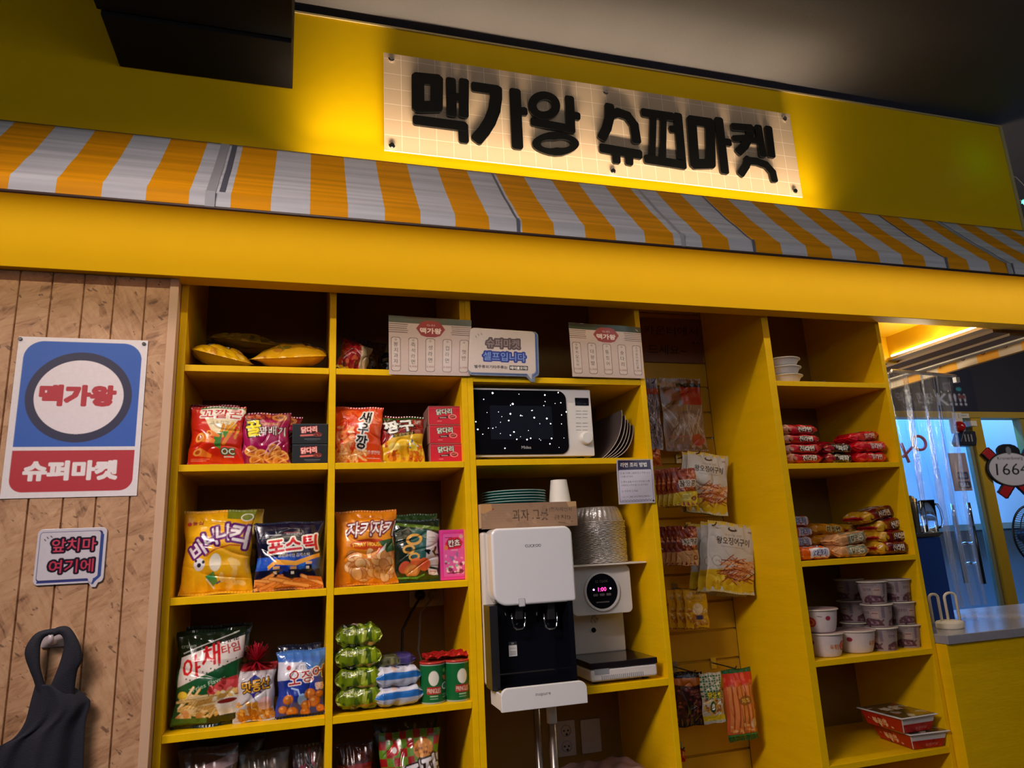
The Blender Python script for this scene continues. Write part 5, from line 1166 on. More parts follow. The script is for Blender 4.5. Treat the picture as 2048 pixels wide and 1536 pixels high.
# ------------------------------------------------------------------ menu sheets and notices
def corners(pts, Y): return [tuple(PY(px, py, Y)) for px, py in pts]
def menu(c, cols, band=(84, 88, 76)):
    c.rect(0, 0, 165, 14, band); c.rect(0, 14, 165, 120, (196, 172, 160))
    for k in range(5):
        c.rect(0, 16.5+k*4.2, 38-k*1+(k > 2)*3, 17.6+k*4.2, (60, 40, 34)); c.rect(124+k*1-(k > 2)*3, 16.5+k*4.2, 165, 17.6+k*4.2, (60, 40, 34))
    c.poly([(54, 24), (64, 10), (74, 7), (92, 7), (102, 10), (112, 24), (102, 38), (92, 41), (74, 41), (64, 38)], (150, 62, 58))
    c.text('맥가왕', 83, 28, 12, (236, 212, 196), w=42, bold=.05); c.text('G-01', 83, 16, 4, (220, 180, 165), w=16)
    for i, (t, p) in enumerate(cols):
        x = 14+i*34.3; c.rrect(x-9.5, 44, x+9.5, 113, 5, (70, 44, 40)); c.rrect(x-8.6, 45, x+8.6, 112, 4.4, (204, 184, 172)); c.ell(x, 49.5, 2, 2, (90, 60, 56)); c.ell(x, 49.5, 1.3, 1.3, (204, 184, 172))
        n = len(t); sp = min(13, 46/n); y0 = 76-(n-1)*sp/2
        for k, ch in enumerate(t): c.text(ch, x, y0+k*sp, min(9.5, sp*.80), (24, 16, 16), bold=.02)
        c.text(p, x, 103, 4.6, (120, 30, 30), w=15.5, bold=.03)
MSH = [(777, 630), (943, 641), (940, 752), (778, 749)]
cs = corners(MSH, -.010); w_ = cs[1][0]-cs[0][0]; cv = Cv(w_, cs[0][2]-cs[3][2], 165, 120, WHT, sp=.0008)
menu(cv, [('봉지과자', '3,000'), ('즉석라면', '4,000'), ('생라면', '3,000'), ('컵라면', '3,000'), ('햇반', '2,000')])
T = thing('menu_sheet', 'laminated menu sheet with five price columns hanging over the left unit', 'menu', cs[3]); wp = lambda u, v: .0015*np.sin(u*5)*(1-v)
sheet('laminated_page', cv, cs, M_PRINTG, T, th=.001, warp=wp)
cs = corners([(1137, 644), (1281, 655), (1289, 757), (1145, 753)], -.010); cv = Cv(cs[1][0]-cs[0][0], cs[0][2]-cs[3][2], 165, 120, WHT, sp=.0008)
menu(cv, [('황치오징어', '10,000'), ('대왕발', '5,000'), ('통징어', '5,000'), ('숏다리', '3,000'), ('구운아몬드롤', '3,000')], band=(46, 58, 40))
T = thing('menu_sheet', 'laminated menu sheet with five price columns hanging above the slatted panel', 'menu', cs[3])
sheet('laminated_page', cv, cs, M_PRINTG, T, th=.001, warp=lambda u, v: .004*np.sin(u*6+.5)*np.clip(1-v*3, 0, 1))
def speech(W, H, x1, y1, tail, r=9):
    def fn(b):
        m = Cv.rrm(None, b, 0, 0, x1, y1, r); cvx = b[4]; return np.maximum(m, Cv.pm(None, b, tail))
    return fn
# blue lettered speech bubble
cs = corners([(940, 655), (1077, 664), (1080, 766), (936, 763)], -.016); cv = Cv(cs[1][0]-cs[0][0], (cs[0][2]-cs[3][2]), 144, 104, (110, 120, 140), sp=.0008); c = cv
c.rrect(0, 0, 136, 86, 8, (206, 190, 182)); c.line([(138, 6), (139, 84), (130, 91)], 2.4, (50, 80, 150)); c.rect(6, 87.5, 118, 89.5, (40, 60, 120)); c.poly([(118, 86), (128, 86), (127, 98)], (190, 185, 190))
for p in ((12, 16), (17, 12), (23, 10)): c.line([p, (p[0]+2, p[1]+3)], 1, (70, 60, 70))
c.text('슈퍼마켓', 69, 28, 18, (150, 130, 128), w=68, bold=.03, out=[((92, 76, 78), 3.4)])
c.text('셀프입니다', 72, 54, 17, (120, 150, 214), w=86, bold=.03, out=[((44, 56, 140), 3.4)])
c.text('별주류외기타주류는', 45, 75, 6.5, (20, 16, 40), w=66, bold=.05); c.rect(82, 71, 120, 79.5, (30, 30, 40)); c.text('테이블오더!', 101, 75.3, 6, WHT, w=34, bold=.04)
c.shape(speech(144, 104, 143, 92, [(112, 88), (136, 88), (133, 103), (126, 103)]))
T = thing('notice_sign', 'speech-bubble notice with grey and blue lettering overlapping the left menu sheet', 'sign', cs[3]); sheet('notice_board', cv, cs, M_PRINTG, T, th=.002)
# cooking instructions
cs = corners([(1233, 919), (1304, 918), (1311, 1005), (1237, 1009)], -.010); cv = Cv(cs[1][0]-cs[0][0], cs[0][2]-cs[3][2], 76, 92, (196, 190, 205), sp=.0007); c = cv
c.rect(0, 0, 76, 2, (215, 195, 160)); c.rrect(2.5, 2, 72, 24, 2, (52, 44, 76)); c.rrect(3, 21, 73.5, 88, 3, (60, 60, 90)); c.rrect(3.8, 22, 72.6, 87.2, 3, (204, 198, 214)); c.text('라면 조리 방법', 36, 11.5, 9.5, WHT, w=55, bold=.03)
for k, (y, t, w) in enumerate(((29, '① 물 3개를 그릇에 담고 면을 넣고', 62), (36, '스프를 넣으세요', 26), (47, '② 물이 끓을 때까지 전자레인지를', 60), (54, '조리대에 누르면 됩니다. 뜨거워요!', 56), (66, '③ 취향껏 드세요', 34), (78, '* 다 드신 그릇은 퇴식구에 반납해주세요 *', 62))): c.text(t, 8+w/2-1, y, 4.2, (50, 44, 60), w=w, bold=.0)
c.line([(6+i*3.2, 84+(i % 2)*2) for i in range(21)], .8, (60, 60, 90))
c.ell(5, 3, 1.6, 1.6, (60, 30, 40)); c.ell(71, 3, 1.6, 1.6, (60, 30, 60)); c.ell(73, 88, 2, 2, (60, 40, 30))
T = thing('notice_sign', 'laminated cooking instructions sheet pinned to the middle unit beside the foil bowls', 'sign', cs[3]); sheet('notice_page', cv, cs, M_PRINTG, T, th=.001, warp=lambda u, v: .002*np.sin(v*5+u*3))

# ================================================================== SLATTED PANEL
PYB = DEP-.004
cs = corners([(1262, 634), (1405, 640), (1407, 727), (1264, 722)], PYB-.004); cv = Cv(cs[1][0]-cs[0][0], cs[0][2]-cs[3][2], 150, 92, (96, 60, 44), sp=.0012); c = cv
c.rect(0, 0, 150, 92, (128, 84, 60)); c.text('카운터에서', 82, 26, 18, (40, 20, 20), w=112); c.text('드세요~', 74, 66, 20, (40, 20, 20), w=80); c.text('^^', 134, 50, 6, (40, 20, 20), w=18)
T = thing('handwritten_note', 'brown paper note with handwriting pinned at the top of the slatted panel', 'note', cs[3]); sheet('note_paper', cv, cs, M_PRINT, T, th=.001)
def peg(px, py, Yf, parent=None, lab=None):
    c = PY(px, py, Yf); T = thing('display_hook', lab, 'hook', (c[0], PYB, c[2])); 
    MB().box(c[0]-.012, c[0]+.012, PYB-.004, PYB, c[2]-.02, c[2]+.02).build('hook_plate', [M_STEEL], T)
    MB().tube([(c[0], PYB-.003, c[2]), (c[0], Yf, c[2]), (c[0], Yf-.012, c[2]+.010)], .0026, 8).build('hook_wire', [mat('dark_wire', (.10, .06, .04), .4, .6)], T, smooth=True); return T
def hang(label, art, xl, xr, yt, yb, Y, H, roll=0.0, t=.018, seed=1, bg=(200, 180, 40), k=1.0, n=0, step=(.006, .022, 0), labn=None, group=None, **kw):
    cx = (X_(xl, (yt+yb)/2, Y)+X_(xr, (yt+yb)/2, Y))/2; w = X_(xr, (yt+yb)/2, Y)-X_(xl, (yt+yb)/2, Y); z0 = Z_((xl+xr)/2, yb, Y); h = Z_((xl+xr)/2, yt, Y)-z0
    cv = Cv(w*k, h, 100, H, bg, sp=.0014); art(cv)
    T = bag(label, cv, (cx-math.sin(-roll)*h/2*0, Y, z0), (0, roll, 0), t=t, seed=seed, pinch=.03, seal=.04, name=kw.pop('name', 'hanging_snack_pack'), cat='snack pack', group=group, **kw)
    for i in range(n): dup(T, (cx+step[0]*(i+1), Y+step[1]*(i+1), z0+step[2]*(i+1)), (0, roll+rnd.uniform(-.03, .03), 0), labn[i], group)
    return T
# top-left strip of silver packs and clear squid pack
def a_silv(c): c.rect(0, 0, 60, 200, (120, 110, 124)); c.rect(0, 30, 60, 46, (170, 70, 40)); c.sticks(0, 50, 60, 200, 90, [(200, 196, 210), (70, 60, 80), (150, 140, 160), (40, 34, 50)], 26, 3, 30, 150)
hang('long silver and violet foil pack behind the edge of the middle unit', lambda c: (c.rect(0, 0, 100, 300, (120, 110, 124)), c.rect(0, 44, 100, 70, (170, 70, 40)), c.sticks(0, 70, 100, 300, 120, [(200, 196, 210), (70, 60, 80), (150, 140, 160), (40, 34, 50)], 46, 5, 30, 150)), 1296, 1321, 757, 900, .30, 300, seed=81, t=.02, wr=1.5)
hang('orange snack pack end peeking out between the middle unit and the peanut packs', lambda c: (c.rect(0, 0, 100, 160, (170, 70, 20)), [c.rect(0, k*12, 100, k*12+3, (200, 110, 40)) for k in range(13)]), 1299, 1322, 898, 932, .28, 160, seed=82, t=.02)
def a_clear(c): c.rect(0, 0, 100, 150, (150, 120, 100)); c.rect(0, 0, 100, 18, (170, 140, 110)); c.rect(0, 18, 48, 56, (110, 70, 40)); c.rect(48, 18, 100, 56, (176, 50, 30)); c.ell(28, 36, 18, 12, (150, 90, 60)); c.rect(40, 10, 100, 18, (14, 10, 12)); c.text('오징어', 74, 36, 12, (200, 110, 90), w=36); c.sticks(6, 64, 94, 120, 36, [(176, 156, 140), (120, 96, 80), (190, 176, 164)], 50, 2.4, 40, 140); c.ell(80, 128, 16, 12, (170, 60, 50)); c.rect(4, 140, 96, 142, (190, 130, 120)); c.rect(10, 120, 60, 123, (180, 120, 110))
hang('clear dried squid pack with red header near the top of the slatted panel', a_clear, 1324, 1407, 757, 902, .33, 150, seed=83, t=.02, wr=1.4)
peg(1376, 772, .30, lab='dark hook holding the clear dried squid pack')
def a_sq(c):
    c.rect(0, 0, 100, 148, (190, 184, 180)); c.rect(0, 0, 100, 7, (214, 180, 60)); c.poly([(0, 104), (30, 100), (60, 120), (100, 104), (100, 148), (0, 148)], (206, 168, 30)); c.ell(52, 14, 10, 5, (60, 44, 40)); c.ell(52, 12, 6, 3, (190, 184, 180)); c.rect(84, 14, 92, 18, (150, 120, 110))
    c.text('국산으로 만든', 52, 27, 5, (110, 80, 70), w=36); c.text('왕오징어구이', 52, 40, 16, (40, 24, 24), w=70, bold=.03); c.rect(26, 52, 76, 53, (130, 110, 104)); c.ell(18, 84, 10, 11, (150, 140, 130)); c.ell(18, 84, 8.6, 9.6, (196, 190, 184)); c.text('구이', 18, 84, 5, (90, 70, 60))
    c.sticks(34, 78, 92, 122, 90, [(150, 70, 40), (190, 110, 70), (110, 40, 24), (214, 150, 100)], 34, 2.2, -50, 40); c.blobs(8, 116, 60, 140, 10, [(226, 196, 70), (190, 140, 20)], 4, 8); c.rect(0, 144, 100, 148, (200, 180, 120))
hang('white dried squid pouch with a yellow foot, upper one of the two', a_sq, 1366, 1448, 906, 1028, .27, 148, roll=.14, seed=84, t=.022, n=1, step=(-.012, .02, 0), labn=['white pouch edge just behind the upper white dried squid pouch'], group='dried squid pouches')
peg(1398, 906, .25, lab='dark hook holding the upper white dried squid pouch')
hang('white dried squid pouch with a yellow foot, lower and larger one of the two', a_sq, 1404, 1500, 1045, 1187, .235, 148, roll=.16, seed=85, t=.024, n=2, step=(-.020, .026, -.004), labn=['second pouch right behind the lower white dried squid pouch', 'third pouch behind the lower white dried squid pouch'], group='dried squid pouches')
peg(1430, 1050, .215, lab='dark hook holding the lower white dried squid pouch')
def a_nut(c, coffee=False):
    a, b_, g = ((150, 60, 30), (190, 100, 60), (206, 180, 50)) if not coffee else ((120, 40, 24), (160, 80, 50), (200, 150, 100))
    c.rect(0, 0, 100, 122, a); c.blobs(0, 0, 100, 84, 90, [b_, (110, 30, 16), (206, 124, 84)], 4, 7.5, .75, edge=(80, 24, 12)); c.poly([(0, 84), (30, 78), (100, 74), (100, 122), (0, 122)], g)
    c.text('커피땅콩' if coffee else '꿀땅콩', 62, 50, 20, (24, 16, 16), w=70, bold=.04, out=[((226, 214, 200), 2.6)], rot=-4); c.poly([(34, 84), (74, 80), (74, 104), (34, 108)], (216, 206, 120) if not coffee else (200, 150, 110)); c.rect(38, 90, 70, 91.5, (120, 90, 50)); c.rect(38, 96, 64, 97.5, (120, 90, 50)); c.ell(86, 98, 10, 8, (120, 60, 30)); c.ell(86, 98, 5, 4, (190, 130, 90))
od = ('second', 'third', 'fourth', 'rearmost')
hang('honey peanut pack at the front of its hook beside the upper squid pouch', a_nut, 1343, 1392, 936, 1012, .20, 122, seed=86, t=.018, n=4, step=(-.011, .018, 0), labn=[f'{o} honey peanut pack on the hook beside the upper squid pouch' for o in od], group='honey peanut packs', roll=.04)
peg(1360, 938, .185, lab='dark hook holding the row of honey peanut packs')
hang('coffee peanut pack at the front of its hook beside the lower squid pouch', lambda c: a_nut(c, True), 1350, 1394, 1052, 1131, .20, 122, seed=87, t=.018, n=3, step=(-.011, .02, 0), labn=[f'{o} coffee peanut pack on the hook beside the lower squid pouch' for o in ('second', 'third', 'rearmost')], group='coffee peanut packs', roll=.06)
peg(1372, 1054, .185, lab='dark hook holding the row of coffee peanut packs')
def a_alm(c):
    c.rect(0, 0, 100, 150, (226, 168, 14)); c.rect(0, 0, 100, 4, (160, 100, 20)); c.text('HBAF', 50, 16, 14, (60, 40, 20), w=44, bold=.02); c.text('허니버터아몬드', 52, 36, 15, (60, 34, 14), w=84, bold=.03)
    c.rect(30, 46, 80, 48, (150, 100, 30)); c.blobs(10, 70, 96, 140, 40, [(214, 150, 60), (190, 110, 40), (240, 200, 110)], 6, 10, .55, edge=(130, 70, 20)); c.ell(54, 76, 22, 22, (240, 210, 160)); c.rect(44, 100, 74, 116, (70, 60, 90)); c.rect(0, 146, 100, 150, (120, 60, 20))
hang('small yellow honey almond pack, front one on the slatted panel', a_alm, 1368, 1415, 1178, 1258, .27, 150, seed=88, t=.012, roll=.03, n=2, step=(-.026, .016, .001), labn=['small yellow honey almond pack half hidden behind the front one', 'rearmost small yellow honey almond pack on the slatted panel'], group='honey almond packs', wr=.5)
peg(1392, 1180, .25, lab='dark hook holding the yellow honey almond packs')
# bottom row
def a_choc(c): c.rect(0, 0, 100, 170, (60, 20, 24)); c.rect(0, 0, 100, 14, (20, 14, 20)); c.poly([(0, 14), (100, 20), (96, 40), (50, 44), (0, 34)], (200, 110, 20)); c.blobs(4, 46, 96, 150, 90, [(110, 44, 44), (70, 20, 24), (150, 80, 70)], 4, 7, .8, edge=(30, 10, 12)); c.ell(40, 110, 16, 24, (30, 10, 14)); c.text('초코', 62, 62, 16, (200, 120, 110), w=34); c.rect(0, 156, 100, 170, (30, 12, 18))
hang('dark brown chocolate snack pack at the lower left of the slatted panel', a_choc, 1352, 1408, 1345, 1453, .28, 170, seed=89, t=.035, n=1, step=(-.02, .03, 0), labn=['second dark brown pack behind the front chocolate snack pack'], group='chocolate snack packs', wr=1.2)
def a_chk(c):
    c.rect(0, 0, 100, 190, (210, 206, 190))
    for j in range(10):
        for i in range(8):
            if (i+j) % 2 == 0 or i % 2: c.rect(i*12.5, 10+j*9, i*12.5+9, 17+j*9, (20, 110, 70))
    c.text('땅또링', 56, 84, 26, (240, 220, 60), w=66, bold=.05, out=[((30, 70, 30), 2.4)]); c.blobs(8, 96, 92, 156, 34, [(200, 140, 40), (230, 180, 70), (150, 80, 20)], 6, 11); c.ell(44, 126, 14, 22, (20, 80, 50)); c.ell(44, 126, 8, 12, (230, 226, 210)); c.rect(0, 160, 100, 180, (226, 200, 30)); c.rect(0, 182, 100, 190, (200, 200, 200))
hang('green chequered snack pack between the chocolate pack and the cheese stick pack', a_chk, 1402, 1446, 1345, 1447, .26, 190, seed=90, t=.03)
def a_chz(c):
    c.rect(0, 0, 100, 190, (196, 90, 50)); c.rect(0, 0, 100, 12, (20, 90, 50)); c.poly([(0, 12), (100, 12), (100, 34), (60, 44), (20, 40), (0, 48)], (206, 50, 30)); c.blobs(0, 14, 100, 40, 10, [(226, 90, 60)], 5, 10)
    for k in range(6): c.rect(8+k*15, 46, 19+k*15, 164, (216, 130, 70)); c.rect(19+k*15, 46, 23+k*15, 164, (160, 70, 30))
    c.ell(60, 84, 24, 13, (150, 90, 40)); c.text('치즈', 60, 84, 12, (230, 190, 90), w=30, bold=.04); c.blobs(6, 146, 96, 170, 20, [(230, 110, 40), (240, 180, 110)], 4, 9, .5); c.ell(86, 146, 10, 14, (220, 190, 150)); c.rect(0, 172, 100, 190, (20, 80, 34)); c.rect(0, 174, 100, 176, (60, 150, 70))
hang('large orange cheese stick pack with green ends at the lower right of the panel', a_chz, 1449, 1510, 1336, 1482, .27, 190, seed=91, t=.05, wr=1.2, k=.98)
for px, py, Y, lb in ((1357, 1350, .27, 'dark hook above the chocolate snack packs'), (1388, 1345, .27, 'dark hook between the chocolate and chequered packs'), (1470, 1337, .265, 'dark hook above the cheese stick pack')): peg(px, py, Y, lab=lb)
hang('small red pack low on the slatted panel beside the upright', lambda c: (c.rect(0, 0, 100, 160, (190, 40, 16)), c.ell(60, 60, 26, 30, (230, 160, 60))), 1361, 1371, 1498, 1524, .395, 160, seed=92, t=.012)

peg(1308, 764, .28, lab='dark hook holding the long silver foil pack')
peg(1310, 902, .27, lab='dark hook holding the half hidden orange snack pack')
peg(1366, 1499, .385, lab='short dark hook holding the small red pack')
# ================================================================== RIGHT UNIT
def rp(label, art_cv, xl, xr, yb, Y, z, L=None, D=.11, H=.035, q=0.0, tilt=0.0, seed=1, group=None, name='noodle_packet', cat='noodle packet', roll=0.0):
    cx = (X_(xl, yb, Y)+X_(xr, yb, Y))/2; L = L or (X_(xr, yb, Y)-X_(xl, yb, Y))
    return pack(label, art_cv, (cx, Y+D/2, z), (tilt, roll, q), L=L, D=D, H=H, seed=seed, group=group, name=name, cat=cat, wr=1.2)
def wrapart(bg, cols, txt, tc, oc, txt_bg=None, endc=None, L=.17):
    cv = Cv(L, .26, 100, 100, bg, sp=.0014); c = cv; c.blobs(0, 0, 100, 100, 40, cols, 3, 8, .5)
    if endc: c.rect(0, 0, 22, 100, endc); c.blobs(0, 0, 24, 100, 24, [(230, 200, 160), (60, 20, 20), endc], 2, 5)
    if txt_bg: c.rrect(34, 38, 86, 60, 4, txt_bg)
    c.text(txt, 60, 50, 10, tc, w=34, bold=.05, out=[(oc, 1.6)]); c.blobs(26, 54, 96, 66, 10, [oc, cols[1]], 2, 4, .5); c.text(txt, 55, 26, 14, tc, w=56, bold=.05, out=[(oc, 1.6)]); c.rect(26, 62, 90, 63.5, oc, op=.6)
    c.rect(0, 0, 3, 100, tuple(min(255, int(x*1.2)) for x in bg)); c.rect(97, 0, 100, 100, tuple(min(255, int(x*1.2)) for x in bg))
    return cv
A_RED = wrapart((190, 14, 30), [(206, 20, 40), (150, 8, 20), (226, 60, 70)], '진라면', (240, 225, 210), (60, 10, 14), endc=(190, 120, 90))
A_RED2 = wrapart((200, 16, 34), [(216, 30, 50), (160, 8, 24), (230, 70, 84)], '열라면', (240, 200, 200), (120, 10, 20))
A_BLK = wrapart((50, 24, 20), [(120, 100, 60), (200, 190, 170), (150, 20, 30)], '짜파', (240, 236, 226), (20, 14, 14), endc=(150, 20, 36))
A_DRED = wrapart((130, 16, 24), [(150, 20, 30), (90, 8, 14), (170, 50, 50)], '신라면', (226, 210, 200), (40, 8, 10), txt_bg=(90, 10, 14), endc=(200, 150, 30))
A_ORG = wrapart((230, 96, 10), [(240, 120, 30), (214, 80, 8), (244, 150, 60)], '오뚜기', (236, 236, 245), (60, 60, 130), txt_bg=(226, 220, 226))
A_YEL = wrapart((214, 140, 20), [(226, 160, 40), (190, 110, 16), (236, 190, 90)], '비빔면', (50, 30, 20), (226, 200, 120))
A_TAN = wrapart((196, 140, 90), [(214, 160, 110), (170, 110, 70), (226, 190, 150)], '칼국수', (30, 60, 60), (220, 200, 160), txt_bg=(120, 120, 100))
zb = 1.859
for i in range(4):
    rp(f"red noodle packet, {('lowest', 'second from the bottom', 'second from the top', 'topmost')[i]} in the left pile of the red row", A_RED, 1570-i*2, 1654-i*5, 924-i*18, .03, zb+i*.0375, L=.185, q=(.05, -.04, .03, .06)[i], seed=100+i, group='red noodle packets', H=.041)
for i in range(2):
    rp(f"black-fronted noodle packet, {('lower', 'upper')[i]} of the two in the middle of the red row", A_BLK, 1655, 1712, 924-i*18, .035, zb+i*.038, L=.130, q=(.04, -.05)[i], seed=105+i, group='black-fronted noodle packets', H=.041)
for i in range(3):
    rp(f"dark red noodle packet, {('lowest', 'middle', 'topmost')[i]} of the shaded pile at the back", A_RED2, 1640, 1705, 900, .22, zb+i*.038+.0, L=.17, D=.12, q=(.04, -.05, .1)[i], seed=108+i, group='shaded red noodle packets', H=.041)
rp('bright red noodle packet, lowest in the right pile of the red row', A_RED2, 1716, 1784, 924, .03, zb, L=.150, seed=111, H=.042, group='bright red noodle packets')
rp('bright red noodle packet, second in the right pile of the red row', A_RED2, 1716, 1784, 906, .03, zb+.042, L=.150, seed=112, H=.046, q=-.05, group='bright red noodle packets')
rp('bright red noodle packet tilted on top of the right pile of the red row', A_RED2, 1702, 1768, 890, .06, zb+.090, L=.165, seed=113, H=.04, q=.12, roll=-.10, group='bright red noodle packets')
zb = 1.506
rp('orange noodle packet lying alone at the front of its shelf', A_ORG, 1600, 1668, 1116, .012, zb, L=.165, D=.10, H=.046, seed=120, q=.03)
for i in range(4):
    rp(f"orange noodle packet end, {('lowest', 'second from the bottom', 'second from the top', 'topmost')[i]} of the pile against the upright", A_ORG, 1590, 1625, 1096, .135, zb+i*.040, L=.120, D=.15, H=.044, seed=121+i, q=(.08, -.05, .1, -.1)[i], group='piled orange noodle packets')
for i in range(2):
    rp(f"tan noodle packet, {('lower', 'upper')[i]} of the two beside the orange packet", A_TAN, 1672+i*2, 1748-i*4, 1115-i*24, .025+.004*i, zb+i*.042, L=.165, D=.10, H=.046, seed=126+i, q=(.0, .06)[i], roll=(0, -.10)[i], group='tan noodle packets')
for i in range(3):
    rp(f"yellow noodle packet, {('lowest', 'middle', 'topmost')[i]} of the pile behind the tan packets", A_YEL, 1625, 1700, 1090, .155, zb+i*.042, L=.19, D=.14, H=.046, seed=130+i, q=(.1, -.04, .05)[i], roll=(0, .03, .06)[i], group='yellow noodle packets')
for i in range(4):
    rp(f"dark red noodle packet, {('lowest', 'second from the bottom', 'second from the top', 'topmost')[i]} in the slumped right pile", A_DRED, (1757, 1757, 1752, 1720)[i], (1830, 1832, 1826, 1806)[i], 1108-i*22, .02+.012*i, zb+i*.043, L=(.155, .16, .165, .19)[i], D=.12, H=.050, seed=134+i, q=(.0, .06, .1, .14)[i], roll=(0, -.06, -.12, -.17)[i], group='dark red noodle packets')
rp('dark red noodle packet lying behind the slumped right pile', A_DRED, 1710, 1770, 1070, .19, zb+.085, L=.19, D=.12, H=.046, seed=139, roll=-.1)
for i in range(2):
    rp(f"dark red noodle packet, {('lower', 'upper')[i]} of two under the slumped pile at the back", A_DRED, 1715, 1775, 1090, .19, zb+.042*i, L=.18, D=.12, H=.044, seed=141+i, group='rear dark red noodle packets')
# cups and bowls
def cupart(w, h, kind):
    cv = Cv(w, h, 200, 60, (186, 170, 170), sp=.0014); c = cv
    if kind == 'bowl':
        c.rect(0, 0, 200, 60, (206, 192, 190))
        for o_ in (0, 100): c.ell(40+o_, 32, 11, 13, (190, 30, 30)); c.ell(40+o_, 32, 8, 9, (226, 120, 90)); c.ell(40+o_, 32, 4, 5, (190, 40, 30)); c.text('육개장', 18+o_, 34, 14, (190, 110, 30), w=20, bold=.04); c.line([(54+o_, 16), (62+o_, 18)], 2, (90, 80, 90)); c.ell(74+o_, 22, 5, 6, (150, 30, 60))
    else:
        c.rect(0, 0, 200, 60, (150, 134, 134))
        for o_ in (0, 66, 132):
            c.rect(4+o_, 8, 40+o_, 9.4, (80, 64, 70)); c.rect(4+o_, 12, 34+o_, 13.4, (100, 84, 90)); c.text('컵밥', 16+o_, 21, 8, (50, 30, 40), w=20, bold=.04); c.rrect(30+o_, 18, 48+o_, 36, 2, (176, 150, 140)); c.rect(32+o_, 22, 46+o_, 24, (110, 50, 54)); c.poly([(o_+4, 44), (o_+20, 36), (o_+48, 40), (o_+60, 56), (o_+2, 58)], (84, 48, 58)); c.blobs(o_+4, 40, o_+58, 58, 26, [(120, 84, 110), (150, 120, 126), (64, 34, 44), (96, 60, 70)], 2, 4.5)
            c.rect(54+o_, 6, 62+o_, 36, (120, 104, 118)); [c.rect(55+o_, 8+k*4, 61+o_, 9.2+k*4, (90, 76, 84)) for k in range(7)]
        c.rect(0, 0, 200, 3, (200, 190, 170))
    return cv
def cup(label, x, y, z, r0, r1, h, kind='cup', group=None, rz=0.0, name='rice_cup', cat='cup'):
    T = thing(name, label, cat, (x, y, z), (0, 0, rz), group); cv = cupart(2*math.pi*r1, h, kind); C, al = cv.grid(); ny, nx = al.shape
    q = np.linspace(0, 2*math.pi, nx+1)[None, :]-math.pi*.8; v = np.linspace(0, 1, ny+1)[:, None]
    curve = (1-v) if kind == 'cup' else (1-v)**.45
    R = r0+(r1-r0)*curve+0*q; P = np.stack([np.cos(q)*R, np.sin(q)*R, h*(1-v)+0*q], -1); gridmesh('cup_wall', P, C, M_PRINT, T)
    b = MB(); b.lathe([(r1-.002, h-.003), (r1+.004, h-.002), (r1+.0045, h+.001), (r1+.002, h+.0022)], 40); b.build('lid', [mat('paper_lid', (.42, .34, .30), .5) if kind == 'cup' else mat('pink_lid', (.50, .34, .33), .4)], T, smooth=False, world=False)
    MB().lathe([(r1+.0046, h-.003), (r1+.0055, h-.001), (r1+.0046, h+.001)], 40, capb=False, capt=False).build('rim', [mat('cream_rim', (.66, .60, .50), .4)], T, smooth=True, world=False)
    return T
zb = 1.1665
bx = X_(1653, 1315, .08); cup('white noodle bowl, lower one of the two stacked by the upright', bx-.002, .075, zb, .044, .064, .080, 'bowl', 'white noodle bowls', .3, 'noodle_bowl', 'bowl')
cup('white noodle bowl, upper one of the two stacked by the upright', bx-.010, .077, zb+.0835, .044, .064, .080, 'bowl', 'white noodle bowls', 1.6, 'noodle_bowl', 'bowl')
cup('white noodle bowl with a red emblem standing beside the stacked pair', X_(1712, 1305, .09)+.004, .088, zb, .048, .070, .078, 'bowl', 'white noodle bowls', .75, 'noodle_bowl', 'bowl')
xa_, xb_ = X_(1768, 1300, .07)+.004, X_(1817, 1298, .08)
for i in range(3):
    h_ = .080; r = ('lowest', 'middle', 'topmost')[i]
    cup(f'grey printed rice cup, {r} in the left column of the cup pile', xa_-.006*i, .07, zb+i*.0835, .043, .052, h_, 'cup', 'grey rice cups', .4+i*.5)
    cup(f'grey printed rice cup, {r} in the right column of the cup pile', xb_-.006*i+.004, .080, zb+i*.0835, .041, .049, h_, 'cup', 'grey rice cups', 1.2+i*.7)
for i in range(3): cup(f"shaded rice cup, {('lowest', 'middle', 'topmost')[i]} of the column at the back of the cup pile", X_(1716, 1260, .24), .25, zb+i*.0835, .043, .052, .08, 'cup', 'shaded rice cups', .4)
